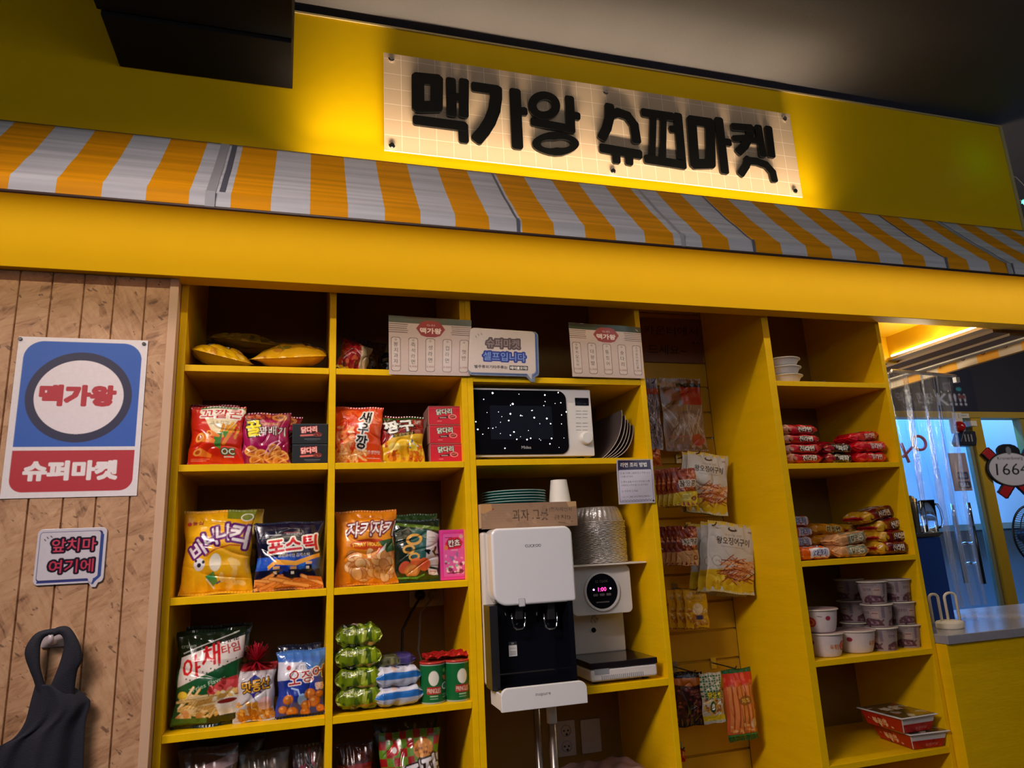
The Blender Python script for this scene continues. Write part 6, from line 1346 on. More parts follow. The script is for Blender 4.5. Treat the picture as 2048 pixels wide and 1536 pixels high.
# foil trays
zb = .833
def tray(label, xl, yl, z, q, i):
    c0 = PY(xl, yl, .06); T = thing('noodle_tray', label, 'food tray', (c0[0], .10, z), (0, 0, q), 'red noodle trays')
    L, D_, H_ = .155, .20, .052; b = MB()
    b.hexa([(-L/2+.016, -D_/2+.016, 0), (L/2-.016, -D_/2+.016, 0), (L/2-.016, D_/2-.016, 0), (-L/2+.016, D_/2-.016, 0), (-L/2, -D_/2, H_), (L/2, -D_/2, H_), (L/2, D_/2, H_), (-L/2, D_/2, H_)])
    b.build('tray_body', [mat('tray_white_foam', (.62, .58, .57), .5)], T, world=False, bevel=.004)
    b = MB(); b.box(-L/2-.007, L/2+.007, -D_/2-.007, D_/2+.007, H_, H_+.003); b.build('rim', [mat('tray_rim_white', (.66, .62, .62), .5)], T, world=False, bevel=.001)
    cv = Cv(L, D_, 60, 80, (70, 60, 40), sp=.0018); cv.blobs(0, 0, 60, 80, 40, [(120, 100, 50), (40, 50, 30), (160, 60, 40), (190, 180, 160)], 3, 8); cv.text('불닭', 30, 30, 18, (230, 220, 190), bold=.05)
    sheet('printed_lid', cv, [(-L/2, D_/2, H_+.0045), (L/2, D_/2, H_+.0045), (L/2, -D_/2, H_+.0045), (-L/2, -D_/2, H_+.0045)], M_PRINTG, T, th=.0008, local=True)
    cv = Cv(D_, H_, 100, 30, (170, 30, 16), sp=.0014); cv.rect(0, 0, 100, 30, (176, 34, 16)); cv.blobs(10, 4, 80, 28, 16, [(210, 110, 40), (120, 16, 10), (226, 190, 140)], 2, 6); cv.text('볶음면', 42, 16, 13, (236, 200, 150), w=36, bold=.04)
    o = lambda z_, s: -L/2-.0008+.016*(1-z_/H_)
    sheet('side_sleeve', cv, [(o(H_-.004, 0), D_/2-.004, H_-.004), (o(H_-.004, 0), -D_/2+.004, H_-.004), (o(.002, 0), -D_/2+.018, .002), (o(.002, 0), D_/2-.018, .002)], M_BOXP, T, th=.0004, local=True)
    cv = Cv(L, H_*.62, 100, 24, (180, 26, 20), sp=.0014); cv.blobs(0, 0, 100, 24, 10, [(190, 60, 50), (140, 14, 12)], 3, 8); cv.text('오리지널', 60, 14, 8, (230, 150, 130), w=40)
    f = lambda z_: -D_/2-.0009+.016*(1-z_/H_)
    sheet('front_sleeve', cv, [(-L/2+.008, f(.030), .030), (L/2-.008, f(.030), .030), (L/2-.017, f(.001), .001), (-L/2+.017, f(.001), .001)], M_BOXP, T, th=.0004, local=True)
tray('red spicy noodle tray, lower one of the pair on the lowest right shelf', 1838, 1480, zb, -.08, 0)
tray('red spicy noodle tray, upper one of the pair on the lowest right shelf', 1812, 1440, zb+.0585, .02, 1)
# foam bowls and tongs on the top shelf
zb = 2.177
bxx = X_(1572, 760, .07)
b = MB(); b.lathe([(.046, 0), (.056, .008), (.0655, .026), (.071, .030), (.072, .033), (.069, .034), (.062, .030), (.052, .010)], 44)
S0_ = thing('foam_bowl', 'white foam bowl with flat rim, lowest of the three on the top right shelf', 'bowl', (bxx, .085, zb), group='white foam bowls'); b.build('bowl_body', [M_CUP], S0_, smooth=False, world=False); MB().lathe([(.0715, .0300), (.0745, .0315), (.0745, .0335), (.0715, .0345)], 44, capb=False, capt=False).build('rim', [M_CUP], S0_, smooth=True, world=False)
dup(S0_, (bxx-.002, .085, zb+.034), label='white foam bowl with flat rim, middle of the three on the top right shelf'); dup(S0_, (bxx-.004, .083, zb+.068), label='white foam bowl with flat rim, topmost of the three on the top right shelf')
T = thing('scissors', 'pair of dark handled kitchen scissors lying on the top right shelf', 'scissors', tuple(PZ(1635, 756, zb+.004)))
p = [PZ(1622, 750, zb+.012), PZ(1646, 760, zb+.008)]
b = MB(); b.tube([(p[0][0]-.01, .18, zb+.030), (p[1][0], .045, zb+.006)], [.002, .006], 8); b.build('blade', [M_STEEL], T, smooth=True)
MB().tube([(p[0][0]-.004, .17, zb+.012), (p[1][0]+.010, .050, zb+.006)], [.002, .006], 8).build('blade', [M_STEEL], T, smooth=True)
for k, dx in ((0, -.012), (1, .022)): MB().tube([(p[1][0]+dx+.014*math.cos(a*math.pi/6), .045+.018*math.sin(a*math.pi/6), zb+.006) for a in range(12)], .004, 8, closed=True).build('handle', [M_BLACK], T, smooth=True)

# ================================================================== LEFT WALL
OYs = OY-.0022
cs = corners([(35, 672), (295, 682), (275, 990), (3, 999)], OYs)
xw0 = (cs[0][0]+cs[3][0])/2; xw1 = (cs[1][0]+cs[2][0])/2; zw1 = (cs[0][2]+cs[1][2])/2; zw0 = (cs[2][2]+cs[3][2])/2
cv = Cv(xw1-xw0, zw1-zw0, 100, 134, (224, 216, 220), sp=.0011); c = cv
BL = (26, 84, 176); RD = (176, 22, 40)
c.rrect(5, 3.5, 96, 60, 15, BL); c.rect(5, 40, 96, 93, BL); c.ell(50, 51, 40.5, 38.5, (20, 18, 62)); c.ell(50, 51, 34, 31.5, (226, 214, 220))
c.text('맥가왕', 49, 50, 18, RD, w=56, bold=.12)
c.rect(5, 96, 96, 114, RD); c.rrect(5, 100, 96, 129.5, 10, RD)
c.text('슈퍼마켓', 49, 112.5, 16, (232, 222, 224), w=68, bold=.10)
T = thing('poster', 'white poster with blue circle emblem above a red band on the particle board', 'poster', (xw0, OYs, zw0))
sheet('printed_page', cv, [(xw0, OYs-.0005, zw1), (xw1, OYs-.0005, zw1), (xw1, OYs-.0005, zw0), (xw0, OYs-.0005, zw0)], M_PRINT, T, th=.0018)
for px, py in ((41, 678), (288, 688)):
    q = PY(px, py, OYs); b = MB(); b.disk((q[0], q[2]), .0052, 16, OYs-.004, OYs-.0005); b.build('push_pin', [mat('black_pin', (.02, .02, .02), .3)], T, bevel=.001)
cs = corners([(78, 1058), (216, 1055), (208, 1176), (64, 1181)], OYs-.001)
x0_ = (cs[0][0]+cs[3][0])/2; x1_ = (cs[1][0]+cs[2][0])/2; z1_ = (cs[0][2]+cs[1][2])/2; z0_ = (cs[2][2]+cs[3][2])/2
cv = Cv(x1_-x0_, z1_-z0_, 140, 118, (206, 200, 210), sp=.0009); c = cv
c.rrect(5, 6, 131, 102, 7, (52, 56, 110)); c.rrect(6, 7, 126, 99, 6, (206, 200, 210)); c.rect(7, 101, 108, 104.5, (60, 66, 130)); c.poly([(127, 12), (133, 14), (133, 96), (122, 106), (118, 112), (112, 104), (108, 100), (120, 99), (127, 94)], (58, 78, 140)); c.line([(104, 101), (116, 111), (118, 103)], 1, (50, 56, 110)); c.poly([(106, 99), (118, 99), (116, 108)], (206, 200, 210))
for p in ((14, 20), (19, 16), (26, 14)): c.line([p, (p[0]+3, p[1]+3)], 1.6, (40, 36, 60))
c.text('앞치마', 74, 33, 26, (206, 74, 96), w=88, bold=.035, out=[((36, 28, 44), 4.2)]); c.text('여기에', 72, 74, 26, (196, 62, 84), w=88, bold=.035, out=[((36, 28, 44), 4.2)])
c.shape(speech(140, 118, 138.5, 108, [(104, 100), (132, 100), (124, 117), (116, 117)], 10))
T = thing('notice_sign', 'speech-bubble sign with dark pink lettering above the hanging apron', 'sign', (x0_, OYs, z0_))
sheet('notice_board', cv, [(x0_, OYs-.003, z1_), (x1_, OYs-.003, z1_), (x1_, OYs-.003, z0_), (x0_, OYs-.003, z0_)], M_PRINTG, T, th=.003)
# hook
hk = PY(108, 1277, OY-.012)
T = thing('wall_hook', 'small translucent white adhesive hook holding the black apron', 'hook', (hk[0], OY, hk[2]))
b = MB(); w_ = .030; b.prism([(hk[0]-w_, hk[2]-.022), (hk[0]+w_, hk[2]-.022)]+[(hk[0]+w_*math.cos(a*math.pi/12), hk[2]+.004+.022*math.sin(a*math.pi/12)) for a in range(13)], OY-.008, OY-.0005)
b.build('hook_base', [mat('frosted_plastic', (.48, .40, .42), .3)], T, bevel=.003)
MB().tube([(hk[0], OY-.008, hk[2]-.010), (hk[0], OY-.026, hk[2]-.008), (hk[0], OY-.036, hk[2]-.001), (hk[0], OY-.038, hk[2]+.012)], [.008, .007, .007, .006], 12).build('hook_arm', [mat('frosted_plastic2', (.55, .46, .48), .3)], T, smooth=True)
# apron
T = thing('apron', 'dark navy apron hanging by its neck strap from the wall hook', 'apron', (hk[0], OY-.03, 1.1))
M_APR = mat('navy_apron_cloth', (.008, .008, .018), .8, var=.2, scale=30, bump=.3, bscale=300)
def ribbon(ptsA, ptsB, name, Y0, bulge, m_, parent, nseg=28, cross=6):
    def samp(pts, t):
        k = t*(len(pts)-1); i = min(int(k), len(pts)-2); f = k-i
        p0, p1 = pts[max(i-1, 0)], pts[i]; p2, p3 = pts[i+1], pts[min(i+2, len(pts)-1)]
        return [0.5*((2*p1[j])+(-p0[j]+p2[j])*f+(2*p0[j]-5*p1[j]+4*p2[j]-p3[j])*f*f+(-p0[j]+3*p1[j]-3*p2[j]+p3[j])*f**3) for j in (0, 1)]
    vs = []
    for k in range(nseg+1):
        t = k/nseg; a = samp(ptsA, t); c_ = samp(ptsB, t)
        for j in range(cross+1):
            s = j/cross; px = a[0]+(c_[0]-a[0])*s; py = a[1]+(c_[1]-a[1])*s
            vs.append(PY(px, py, Y0-bulge(t, s)))
    return MB().add(vs, [(k*(cross+1)+j, (k+1)*(cross+1)+j, (k+1)*(cross+1)+j+1, k*(cross+1)+j+1) for k in range(nseg) for j in range(cross)]).build(name, [m_], parent, smooth=True, solid=.003)
ribbon([(118, 1256), (78, 1264), (58, 1284), (50, 1308), (60, 1340), (68, 1360), (78, 1395), (90, 1425)], [(118, 1268), (92, 1272), (82, 1286), (80, 1305), (80, 1330), (84, 1350), (96, 1384), (130, 1420)], 'neck_strap', OY-.034, lambda t, s: .006*math.sin(s*3.1)+.01*math.sin(t*3.1), M_APR, T)
ribbon([(104, 1262), (118, 1254), (140, 1256), (160, 1290), (164, 1320), (155, 1340), (150, 1375), (150, 1400)], [(108, 1272), (120, 1268), (128, 1278), (128, 1296), (120, 1326), (106, 1362), (96, 1384), (90, 1410)], 'neck_strap', OY-.037, lambda t, s: .006*math.sin(s*3.1)+.012*math.sin(t*3.1), M_APR, T)
def fold(t, s): return .012+.016*math.sin(s*math.pi)+.010*math.sin(s*11+t*2)*t+.006*math.sin(s*23+t*5)*t
ribbon([(72, 1368), (62, 1404), (50, 1446), (26, 1478), (-14, 1502), (-40, 1560), (-60, 1680), (-70, 1800)], [(118, 1372), (150, 1376), (176, 1396), (180, 1410), (170, 1450), (166, 1540), (160, 1680), (150, 1800)], 'apron_body', OY-.022, fold, M_APR, T, nseg=40, cross=30)

# ================================================================== THE BOOTH OPENING ON THE RIGHT
M_YBR = mat('booth_yellow', (0.80, 0.50, 0.006), .45, var=.04)
M_BRN = mat('brown_trim', (.16, .09, .03), .6)
FX = 2.86
ye = PX(1785, 712, FX)[1]; zl = PX(1785, 712, FX)[2]; zf = PX(1855, 643, FX)[2]
b = MB(); b.box(2.262, FX+.02, .021, ye+.02, zf, zf+.02); struct('trim_5', b, M_YBR)                      # booth ceiling
b = MB(); b.box(FX, FX+.02, -.06, ye+.02, zl-.006, zf); struct('trim_6', b, M_YBR)                          # fascia above the led
b = MB(); b.box(2.262, FX+.24, ye+.021, ye+.045, zl-.03, zf+.02); struct('trim_7', b, M_YBR)
T = thing('led_tube', 'glowing warm white led tube along the yellow beam inside the booth', 'light', (FX, .25, zl))
MB().tube([(FX-.006, .025, zl), (FX-.006, ye, zl)], .0052, 10).build('tube', [mat('glowing_led', (1, .9, .7), .4, emit=(1.0, .86, .58), es=13)], T, smooth=True)
b = MB(); b.box(FX-.012, FX+.10, .021, ye+.02, zl-.020, zl-.006); struct('trim_8', b, mat('steel_ledge', (.62, .50, .34), .4))
b = MB(); b.box(FX+.045, FX+.14, .021, ye+.4, zl-.034, zl-.020); struct('trim_9', b, M_BRN)
b = MB(); b.box(FX+.14, FX+.235, .021, ye+.6, zl-.045, zl-.020); struct('trim_10', b, M_BRN)
b = MB(); b.box(FX+.235, FX+.275, -.05, ye+.6, zl-.052, zl-.03); struct('trim_11', b, mat('beige_rail', (.55, .47, .34), .5))
b = MB(); b.box(2.60, 2.80, ye+.005, ye+.02, zl-.03, zf); struct('trim_12', b, mat('beige_post', (.40, .32, .22), .5))
# rod with rings
T = thing('curtain_rod', 'thin black curtain rod with open rings under the beam of the booth', 'curtain rod', (3.12, .3, 2.40))
r0_, r1_ = PX(1812, 736, 3.13), PX(2048, 667, 3.13)
rzz = (r0_[2]+r1_[2])/2
MB().tube([(3.13, -.25, rzz), (3.13, r0_[1]+.05, rzz)], .0062, 10).build('rod', [M_BLACK], T, smooth=True)
M_RING = mat('brown_ring', (.12, .035, .012), .4)
for px in (1846, 1874, 1922, 1962, 2007):
    yy = PX(px, 736-(px-1812)*.292, 3.13)[1]
    MB().tube([(3.13+.0005*a, yy+.006*math.sin(a*.9), rzz-.004-.004*a) for a in range(6)], .0018, 6).build('ring_stem', [M_BLACK], T, smooth=True)
    MB().tube([(3.133, yy+.010*math.cos(a*math.pi/7), rzz-.034+.010*math.sin(a*math.pi/7)) for a in range(14)], .0022, 6, closed=True).build('ring', [M_RING], T, smooth=True)
MB().box(3.12, 3.15, .16, .185, rzz-.006, rzz+.02).build('bracket', [M_BLACK], T)
# valance of the side awning seen from inside
VX = 3.20; zv0 = PX(1980, 721, VX)[2]; zv1 = zl-.01
def vmat():
    m, nt, b = _mat('side_valance_fabric'); tc = nt.nodes.new('ShaderNodeTexCoord'); sp = nt.nodes.new('ShaderNodeSeparateXYZ'); lk(nt, tc, 'Object', sp, 0)
    d = nt.nodes.new('ShaderNodeMath'); d.operation = 'MULTIPLY_ADD'; d.inputs[1].default_value = 1/.23; d.inputs[2].default_value = 20.45; lk(nt, sp, 1, d, 0)
    f = nt.nodes.new('ShaderNodeMath'); f.operation = 'FRACT'; lk(nt, d, 0, f, 0); g = nt.nodes.new('ShaderNodeMath'); g.operation = 'GREATER_THAN'; g.inputs[1].default_value = .5; lk(nt, f, 0, g, 0)
    mx = nt.nodes.new('ShaderNodeMix'); mx.data_type = 'RGBA'; lk(nt, g, 0, mx, 0); mx.inputs[6].default_value = (.66, .52, .36, 1); mx.inputs[7].default_value = (.85, .38, .01, 1); lk(nt, mx, 2, b, 'Base Color'); b.inputs['Roughness'].default_value = .7
    return m
T = thing('side_awning', 'orange and cream striped valance hanging on the far side of the booth', 'awning', (VX, .4, zv0))
o = MB().box(VX, VX+.004, -.3, 1.4, zv0, zv1).build('valance', [vmat()], None); o.parent = T; o.matrix_parent_inverse = MW[T.name].inverted()
MB().tube([(VX+.002, -.3, zv0), (VX+.002, 1.4, zv0)], .004, 8).build('hem', [M_BRN], T, smooth=True)
# clear plastic curtain
T = thing('curtain_rail', 'short white curtain rail carrying the clear plastic sheet', 'rail', (2.95, .5, 2.37))
ra, rb = PY(1783, 741, .5), PY(1911, 752, .5)
MB().tube([tuple(ra), tuple(rb)], .009, 4).build('rail', [M_WHITE], T)
MB().box(rb[0]-.012, rb[0]+.012, .49, .51, rb[2]-.035, rb[2]-.008).build('rail_end', [M_WHITE], T)
def film():
    m = bpy.data.materials.new('clear_film'); m.use_nodes = True; nt = m.node_tree; nt.nodes.clear()
    out = nt.nodes.new('ShaderNodeOutputMaterial'); tr = nt.nodes.new('ShaderNodeBsdfTransparent'); tr.inputs[0].default_value = (.90, .92, .95, 1)
    gl = nt.nodes.new('ShaderNodeBsdfGlossy'); gl.inputs['Roughness'].default_value = .10; df = nt.nodes.new('ShaderNodeBsdfDiffuse'); df.inputs[0].default_value = (.6, .62, .68, 1)
    tc = nt.nodes.new('ShaderNodeTexCoord'); mp = nt.nodes.new('ShaderNodeMapping'); mp.inputs['Scale'].default_value = (9, 9, .7); lk(nt, tc, 'Object', mp, 0)
    n = nt.nodes.new('ShaderNodeTexNoise'); n.inputs['Scale'].default_value = 6; n.inputs['Detail'].default_value = 4; n.inputs['Distortion'].default_value = .6; lk(nt, mp, 0, n, 'Vector')
    bp = nt.nodes.new('ShaderNodeBump'); bp.inputs['Strength'].default_value = .9; bp.inputs['Distance'].default_value = .03; lk(nt, n, 0, bp, 'Height'); lk(nt, bp, 0, gl, 'Normal')
    fr = nt.nodes.new('ShaderNodeFresnel'); fr.inputs[0].default_value = 1.45; lk(nt, bp, 0, fr, 'Normal')
    mn = nt.nodes.new('ShaderNodeMath'); mn.operation = 'MINIMUM'; mn.inputs[1].default_value = .32; lk(nt, fr, 0, mn, 0)
    m1 = nt.nodes.new('ShaderNodeMixShader'); lk(nt, mn, 0, m1, 0); lk(nt, tr, 0, m1, 1); lk(nt, gl, 0, m1, 2)
    m2 = nt.nodes.new('ShaderNodeMixShader'); m2.inputs[0].default_value = .08; lk(nt, m1, 0, m2, 1); lk(nt, df, 0, m2, 2); lk(nt, m2, 0, out, 0)
    return m
M_FILM = film()
T = thing('plastic_curtain', 'clear plastic sheet curtain hanging in folds at the booth opening', 'curtain', (2.9, .5, 1.3))
b = MB(); nu, nv = 80, 30; vs = []
for j in range(nv+1):
    v = j/nv; z = ra[2]-.012-v*1.13; xr = rb[0]-.035+.02*v-.05*math.sin(v*2.2)
    for i in range(nu+1):
        u = i/nu; x = 2.68+(xr-2.68)*u
        vs.append((x+.010*math.sin(u*23+v*2), .5+.022*math.sin(u*31+v*1.5)+.012*math.sin(u*67-v*3)+.02*v*math.sin(u*9), z))
b.add(vs, [(j*(nu+1)+i, (j+1)*(nu+1)+i, (j+1)*(nu+1)+i+1, j*(nu+1)+i+1) for j in range(nv) for i in range(nu)])
b.build('sheet', [M_FILM], T, smooth=True)

# counter
T = thing('counter', 'yellow service counter with a grey stone top right of the shelving', 'counter', (3.1, .2, 0))
cx0 = 2.2635
MB().box(cx0, 4.2, -.046, .50, 0, 1.181).build('counter_body', [M_YELW], T, bevel=.002)
MB().box(cx0-.0005, 4.22, -.056, .56, 1.1815, 1.214).build('worktop', [mat('grey_stone_top', (.30, .29, .33), .18, var=.15, scale=60)], T, bevel=.003)
CTZ = 1.2148
q = PZ(1901, 1256, CTZ); T = thing('cup_stand', 'cream plastic stand with two upright loops on the counter', 'stand', tuple(q))
hr = .045
b = MB(); b.lathe([(hr*.96, 0), (hr, .004), (hr, .020), (hr*.94, .026), (hr*.6, .030)], 44, (q[0], q[1], CTZ), rip=.02, ripn=44, sx=1.15); b.build('base', [M_CREAM], T, smooth=False)
hh = PY(1870, 1188, q[1])[2]
for xa__, xb__ in ((1867, 1885), (1898, 1921)):
    xa2, xb2 = PY(xa__, 1247, q[1])[0], PY(xb__, 1247, q[1])[0]; r = (xb2-xa2)/2; xc = (xa2+xb2)/2
    pts = [(xa2, q[1], CTZ+.024), (xa2, q[1], hh-r*.6)]+[(xc-r*math.cos(a*math.pi/8), q[1], hh-r*.6+r*.6*math.sin(a*math.pi/8)) for a in range(1, 8)]+[(xb2, q[1], hh-r*.6), (xb2, q[1], CTZ+.024)]
    MB().tube(pts, .0052, 10).build('loop', [M_CREAM], T, smooth=True)
# blue cabinet with a black tray, cutlery jar and glass jug
BY = .27
bxr = PY(1881, 1076, BY)[0]; bzt = PY(1860, 1075, BY)[2]
T = thing('blue_cabinet', 'tall dark blue cabinet box on the counter behind the upright', 'cabinet', (2.6, .35, CTZ))
MB().box(2.36, bxr, BY, .42, CTZ, bzt).build('cabinet_body', [mat('blue_lacquer', (.012, .05, .27), .3)], T, bevel=.003)
T = thing('tray', 'black rectangular tray on top of the blue cabinet', 'tray', (2.6, .35, bzt))
b = MB(); b.hexa([(2.37, BY+.004, bzt+.0008), (bxr-.004, BY+.004, bzt+.0008), (bxr-.004, .415, bzt+.0008), (2.37, .415, bzt+.0008), (2.35, BY-.012, bzt+.018), (bxr+.012, BY-.012, bzt+.018), (bxr+.012, .43, bzt+.018), (2.35, .43, bzt+.018)]); b.build('tray_body', [M_BLACK], T, bevel=.002)
tz = bzt+.0188
gx_ = PY(1838, 1060, BY+.05)[0]; T = thing('cutlery_jar', 'clear jar packed with dark handled cutlery on the black tray', 'jar', (gx_, BY+.06, tz))
M_GLS = mat('clear_glass', (.9, .95, .97), .03, trans=1.0, var=.0)
jh = PY(1838, 990, BY+.06)[2]-tz
MB().lathe([(.040, 0), (.044, .004), (.046, jh*.8), (.047, jh*.8+.002), (.044, jh*.8), (.042, .006)], 30, (gx_, BY+.06, tz), capt=False).build('jar_wall', [M_GLS], T, smooth=True)
rg = random.Random(9)
for k in range(9):
    a = rg.uniform(0, 6.28); r = rg.uniform(.005, .028); x, y = gx_+r*math.cos(a), BY+.06+r*math.sin(a)
    MB().tube([(x, y, tz+.008), (x+rg.uniform(-.006, .006), y, tz+jh*rg.uniform(.9, 1.0))], [.003, .0065], 8).build('cutlery', [M_BLACK if k % 3 else M_STEEL], T, smooth=True)
gx_ = PY(1864, 1060, BY+.06)[0]; T = thing('glass_jug', 'clear glass jug with a round handle on the black tray', 'jug', (gx_, BY+.06, tz))
jh = PY(1864, 1000, BY+.06)[2]-tz
MB().lathe([(.026, 0), (.030, .004), (.032, jh*.95), (.033, jh), (.030, jh), (.028, .006)], 30, (gx_-.004, BY+.06, tz), capt=False).build('jug_wall', [M_GLS], T, smooth=True)
MB().tube([(gx_+.026, BY+.06, tz+jh*.88), (gx_+.055, BY+.06, tz+jh*.86), (gx_+.070, BY+.06, tz+jh*.66), (gx_+.072, BY+.06, tz+jh*.4), (gx_+.062, BY+.06, tz+jh*.18), (gx_+.026, BY+.06, tz+jh*.12)], .0052, 10).build('handle', [M_GLS], T, smooth=True)

# ------------------------------------------------------------------ far side of the hall: door wall
DY = 3.0
def dz(px, py): return PY(px, py, DY)[2]
def dx(px, py): return PY(px, py, DY)[0]
zb0, zb1 = dz(1950, 837), dz(1950, 825)
M_NAVY = mat('navy_wall', (.016, .015, .030), .7)
struct('wall_back', MB().box(3.2, 12, DY, DY+.1, zb1, 3.46), M_DARK)
struct('wall_right', MB().box(11.9, 12, -6, DY, 0, 3.46), M_DARK)
b = MB(); b.box(3.2, 12, DY-.04, DY+.08, zb0, zb1); struct('trim_13', b, mat('olive_beam', (.40, .26, .03), .5))
b = MB(); px0, px1 = dx(1948, 900), dx(1968, 900); b.box(px0, px1, DY-.03, DY+.08, 0, zb0); struct('trim_14', b, mat('yellow_door_post', (.50, .30, .015), .5))
b = MB(); px2 = dx(2040, 860); b.box(px2, px2+.12, DY-.02, DY+.06, 0, zb0); struct('trim_15', b, mat('olive_door_post', (.30, .22, .04), .5))
def thin_glass():
    m = bpy.data.materials.new('thin_glass'); m.use_nodes = True; nt = m.node_tree; nt.nodes.clear()
    out = nt.nodes.new('ShaderNodeOutputMaterial'); tr = nt.nodes.new('ShaderNodeBsdfTransparent'); tr.inputs[0].default_value = (.93, .96, .97, 1)
    gl = nt.nodes.new('ShaderNodeBsdfGlossy'); gl.inputs['Roughness'].default_value = .02; fr = nt.nodes.new('ShaderNodeFresnel'); fr.inputs[0].default_value = 1.45
    ge = nt.nodes.new('ShaderNodeNewGeometry'); sb = nt.nodes.new('ShaderNodeMath'); sb.operation = 'SUBTRACT'; sb.inputs[0].default_value = 1; lk(nt, ge, 'Backfacing', sb, 1); ml = nt.nodes.new('ShaderNodeMath'); ml.operation = 'MULTIPLY'; lk(nt, sb, 0, ml, 0); lk(nt, fr, 0, ml, 1)
    m1 = nt.nodes.new('ShaderNodeMixShader'); lk(nt, ml, 0, m1, 0); lk(nt, tr, 0, m1, 1); lk(nt, gl, 0, m1, 2); lk(nt, m1, 0, out, 0); return m
M_PANE = thin_glass()
b = MB(); b.box(px1, px2, DY+.02, DY+.026, .5, zb0); struct('window_1', b, M_PANE)
T = thing('glass_door', 'glass entrance door with slim steel edge and black pull handles', 'door', (px0-.8, DY, 0))
b = MB(); b.box(4.4, px0-.05, DY+.02, DY+.03, .06, zb0-.02); b.build('pane', [M_PANE], T)
b = MB(); b.box(px0-.050, px0-.008, DY, DY+.04, .02, zb0-.02); b.build('edge_profile', [mat('green_grey_profile', (.22, .24, .16), .4)], T)
b = MB(); b.box(px0-.012, px0-.004, DY-.006, DY+.04, .02, zb0-.02); b.build('steel_edge', [M_STEEL], T)
for Yh in (DY-.07, DY+.10):
    xh = PY(1951, 1085, Yh)[0]-(.20 if Yh > DY else 0)
    z1_, z0_ = PY(1962, 1052, DY)[2], PY(1978, 1165, DY)[2]
    MB().tube([(xh, Yh, z0_), (xh, Yh, z1_)], .022, 10).build('pull_handle', [M_BLACK], T, smooth=True)
    MB().tube([(xh, Yh, z1_), (xh, Yh, PY(1958, 1005, DY)[2])], .020, 10).build('pull_handle', [M_CHROME], T, smooth=True)
    for zz_ in (z1_-.15, z0_+.18): MB().tube([(xh, Yh, zz_), (xh, DY+.02, zz_)], .012, 8).build('handle_bracket', [M_CHROME], T, smooth=True)
# street outside, washed by blue neon
struct('wall_outside', MB().box(3.0, 14, 4.3, 4.4, 0, 4.5), mat('pale_blue_facade', (.50, .62, .72), .7, var=.12, scale=.9))
struct('ground_outside', MB().box(3, 14, DY+.1, 4.3, -.1, .0), M_FLOOR)
b = MB()
for k in range(14): b.box(7.6, 10.5, 4.27, 4.30, 3.02+k*.055, 3.045+k*.055)
struct('trim_16', b, mat('shutter_slats', (.10, .18, .40), .5))
struct('trim_17', MB().box(5.0, 14, 4.25, 4.30, 3.42, 4.4), mat('grey_shutter_box', (.20, .24, .26), .6))
area('neon_blue', (6.0, 3.6, 3.9), (6.3, 4.3, 1.5), 4.2, .15, 300, (.07, .34, 1.0))
area('street_lamp', (8.8, 3.5, 4.0), (8.0, 4.3, 1.4), 1.4, .4, 40, (.55, .80, 1.0))
# blurred things seen through the glass
T = thing('outside_cabinet', 'grey blue cabinet standing outside behind the glass door', 'cabinet', (6.9, 4.0, 0))
MB().box(6.2, 8.1, 3.9, 4.24, .02, 1.55).build('cabinet_body', [mat('greyblue_metal', (.14, .20, .25), .5)], T, bevel=.01); MB().box(6.18, 8.12, 3.86, 4.245, 1.55, 1.62).build('cabinet_top', [mat('pale_green_top', (.30, .38, .34), .5)], T, bevel=.004)
T = thing('outside_table', 'pale low table standing outside behind the glass door', 'table', (7.0, 3.6, 0))
MB().box(6.0, 7.9, 3.35, 3.85, .60, .66).build('tabletop', [mat('pale_tabletop', (.62, .68, .74), .4)], T, bevel=.004)
for x in (6.06, 7.84):
    for y in (3.4, 3.8): MB().box(x-.02, x+.02, y-.02, y+.02, .0005, .60).build('leg', [M_STEEL], T)
# door stickers
def flat(name, label, cat, x0, x1, y0, y1, art, W, H, bg, Y, m=None, sp=.006, shape=None, th=.004, kw=None):
    cs = [(PY(x0, y0, Y)[0], Y, PY(x0, y0, Y)[2]), None, None, (PY(x0, y0, Y)[0], Y, PY((x0+x1)/2, y1, Y)[2])]
    xr = PY(x1, (y0+y1)/2, Y)[0]; xl = PY(x0, (y0+y1)/2, Y)[0]; zt_, zb_ = PY((x0+x1)/2, y0, Y)[2], PY((x0+x1)/2, y1, Y)[2]
    cv = Cv(xr-xl, zt_-zb_, W, H, bg, sp=sp); art(cv)
    if shape: cv.shape(shape)
    T = thing(name, label, cat, (xl, Y, zb_)); sheet('printed_face', cv, [(xl, Y, zt_), (xr, Y, zt_), (xr, Y, zb_), (xl, Y, zb_)], m or M_PRINT, T, th=th); return T
def a_notice(c):
    c.rect(0, 0, 90, 130, (170, 150, 160))
    c.rrect(30, 66, 84, 92, 6, (50, 60, 100)); c.text('당기세요', 57, 79, 13, (220, 225, 235), w=42, bold=.03); c.rrect(26, 98, 88, 122, 6, (60, 60, 90)); c.text('PULL', 57, 110, 12, (220, 225, 235), w=44, bold=.03)
flat('door_notice', 'pinkish grey notice with two dark labels stuck on the glass door', 'notice', 1902, 1938, 906, 982, a_notice, 90, 130, (170, 150, 160), DY+.012)
def a_plate(c): c.rect(0, 0, 40, 20, (210, 205, 190)); c.text('자동문', 20, 10, 8, (60, 50, 50), w=22)
flat('name_tag', 'small white tag on the yellow beam above the glass door', 'tag', 1917, 1938, 827, 836, a_plate, 40, 20, (210, 205, 190), DY-.048, th=.005, sp=.003)
T = thing('door_lock', 'dark electronic lock box hanging at the top of the glass door', 'lock', tuple(PY(1925, 895, DY-.1)))
p0, p1 = PY(1912, 893, DY-.03), PY(1940, 864, DY-.03)
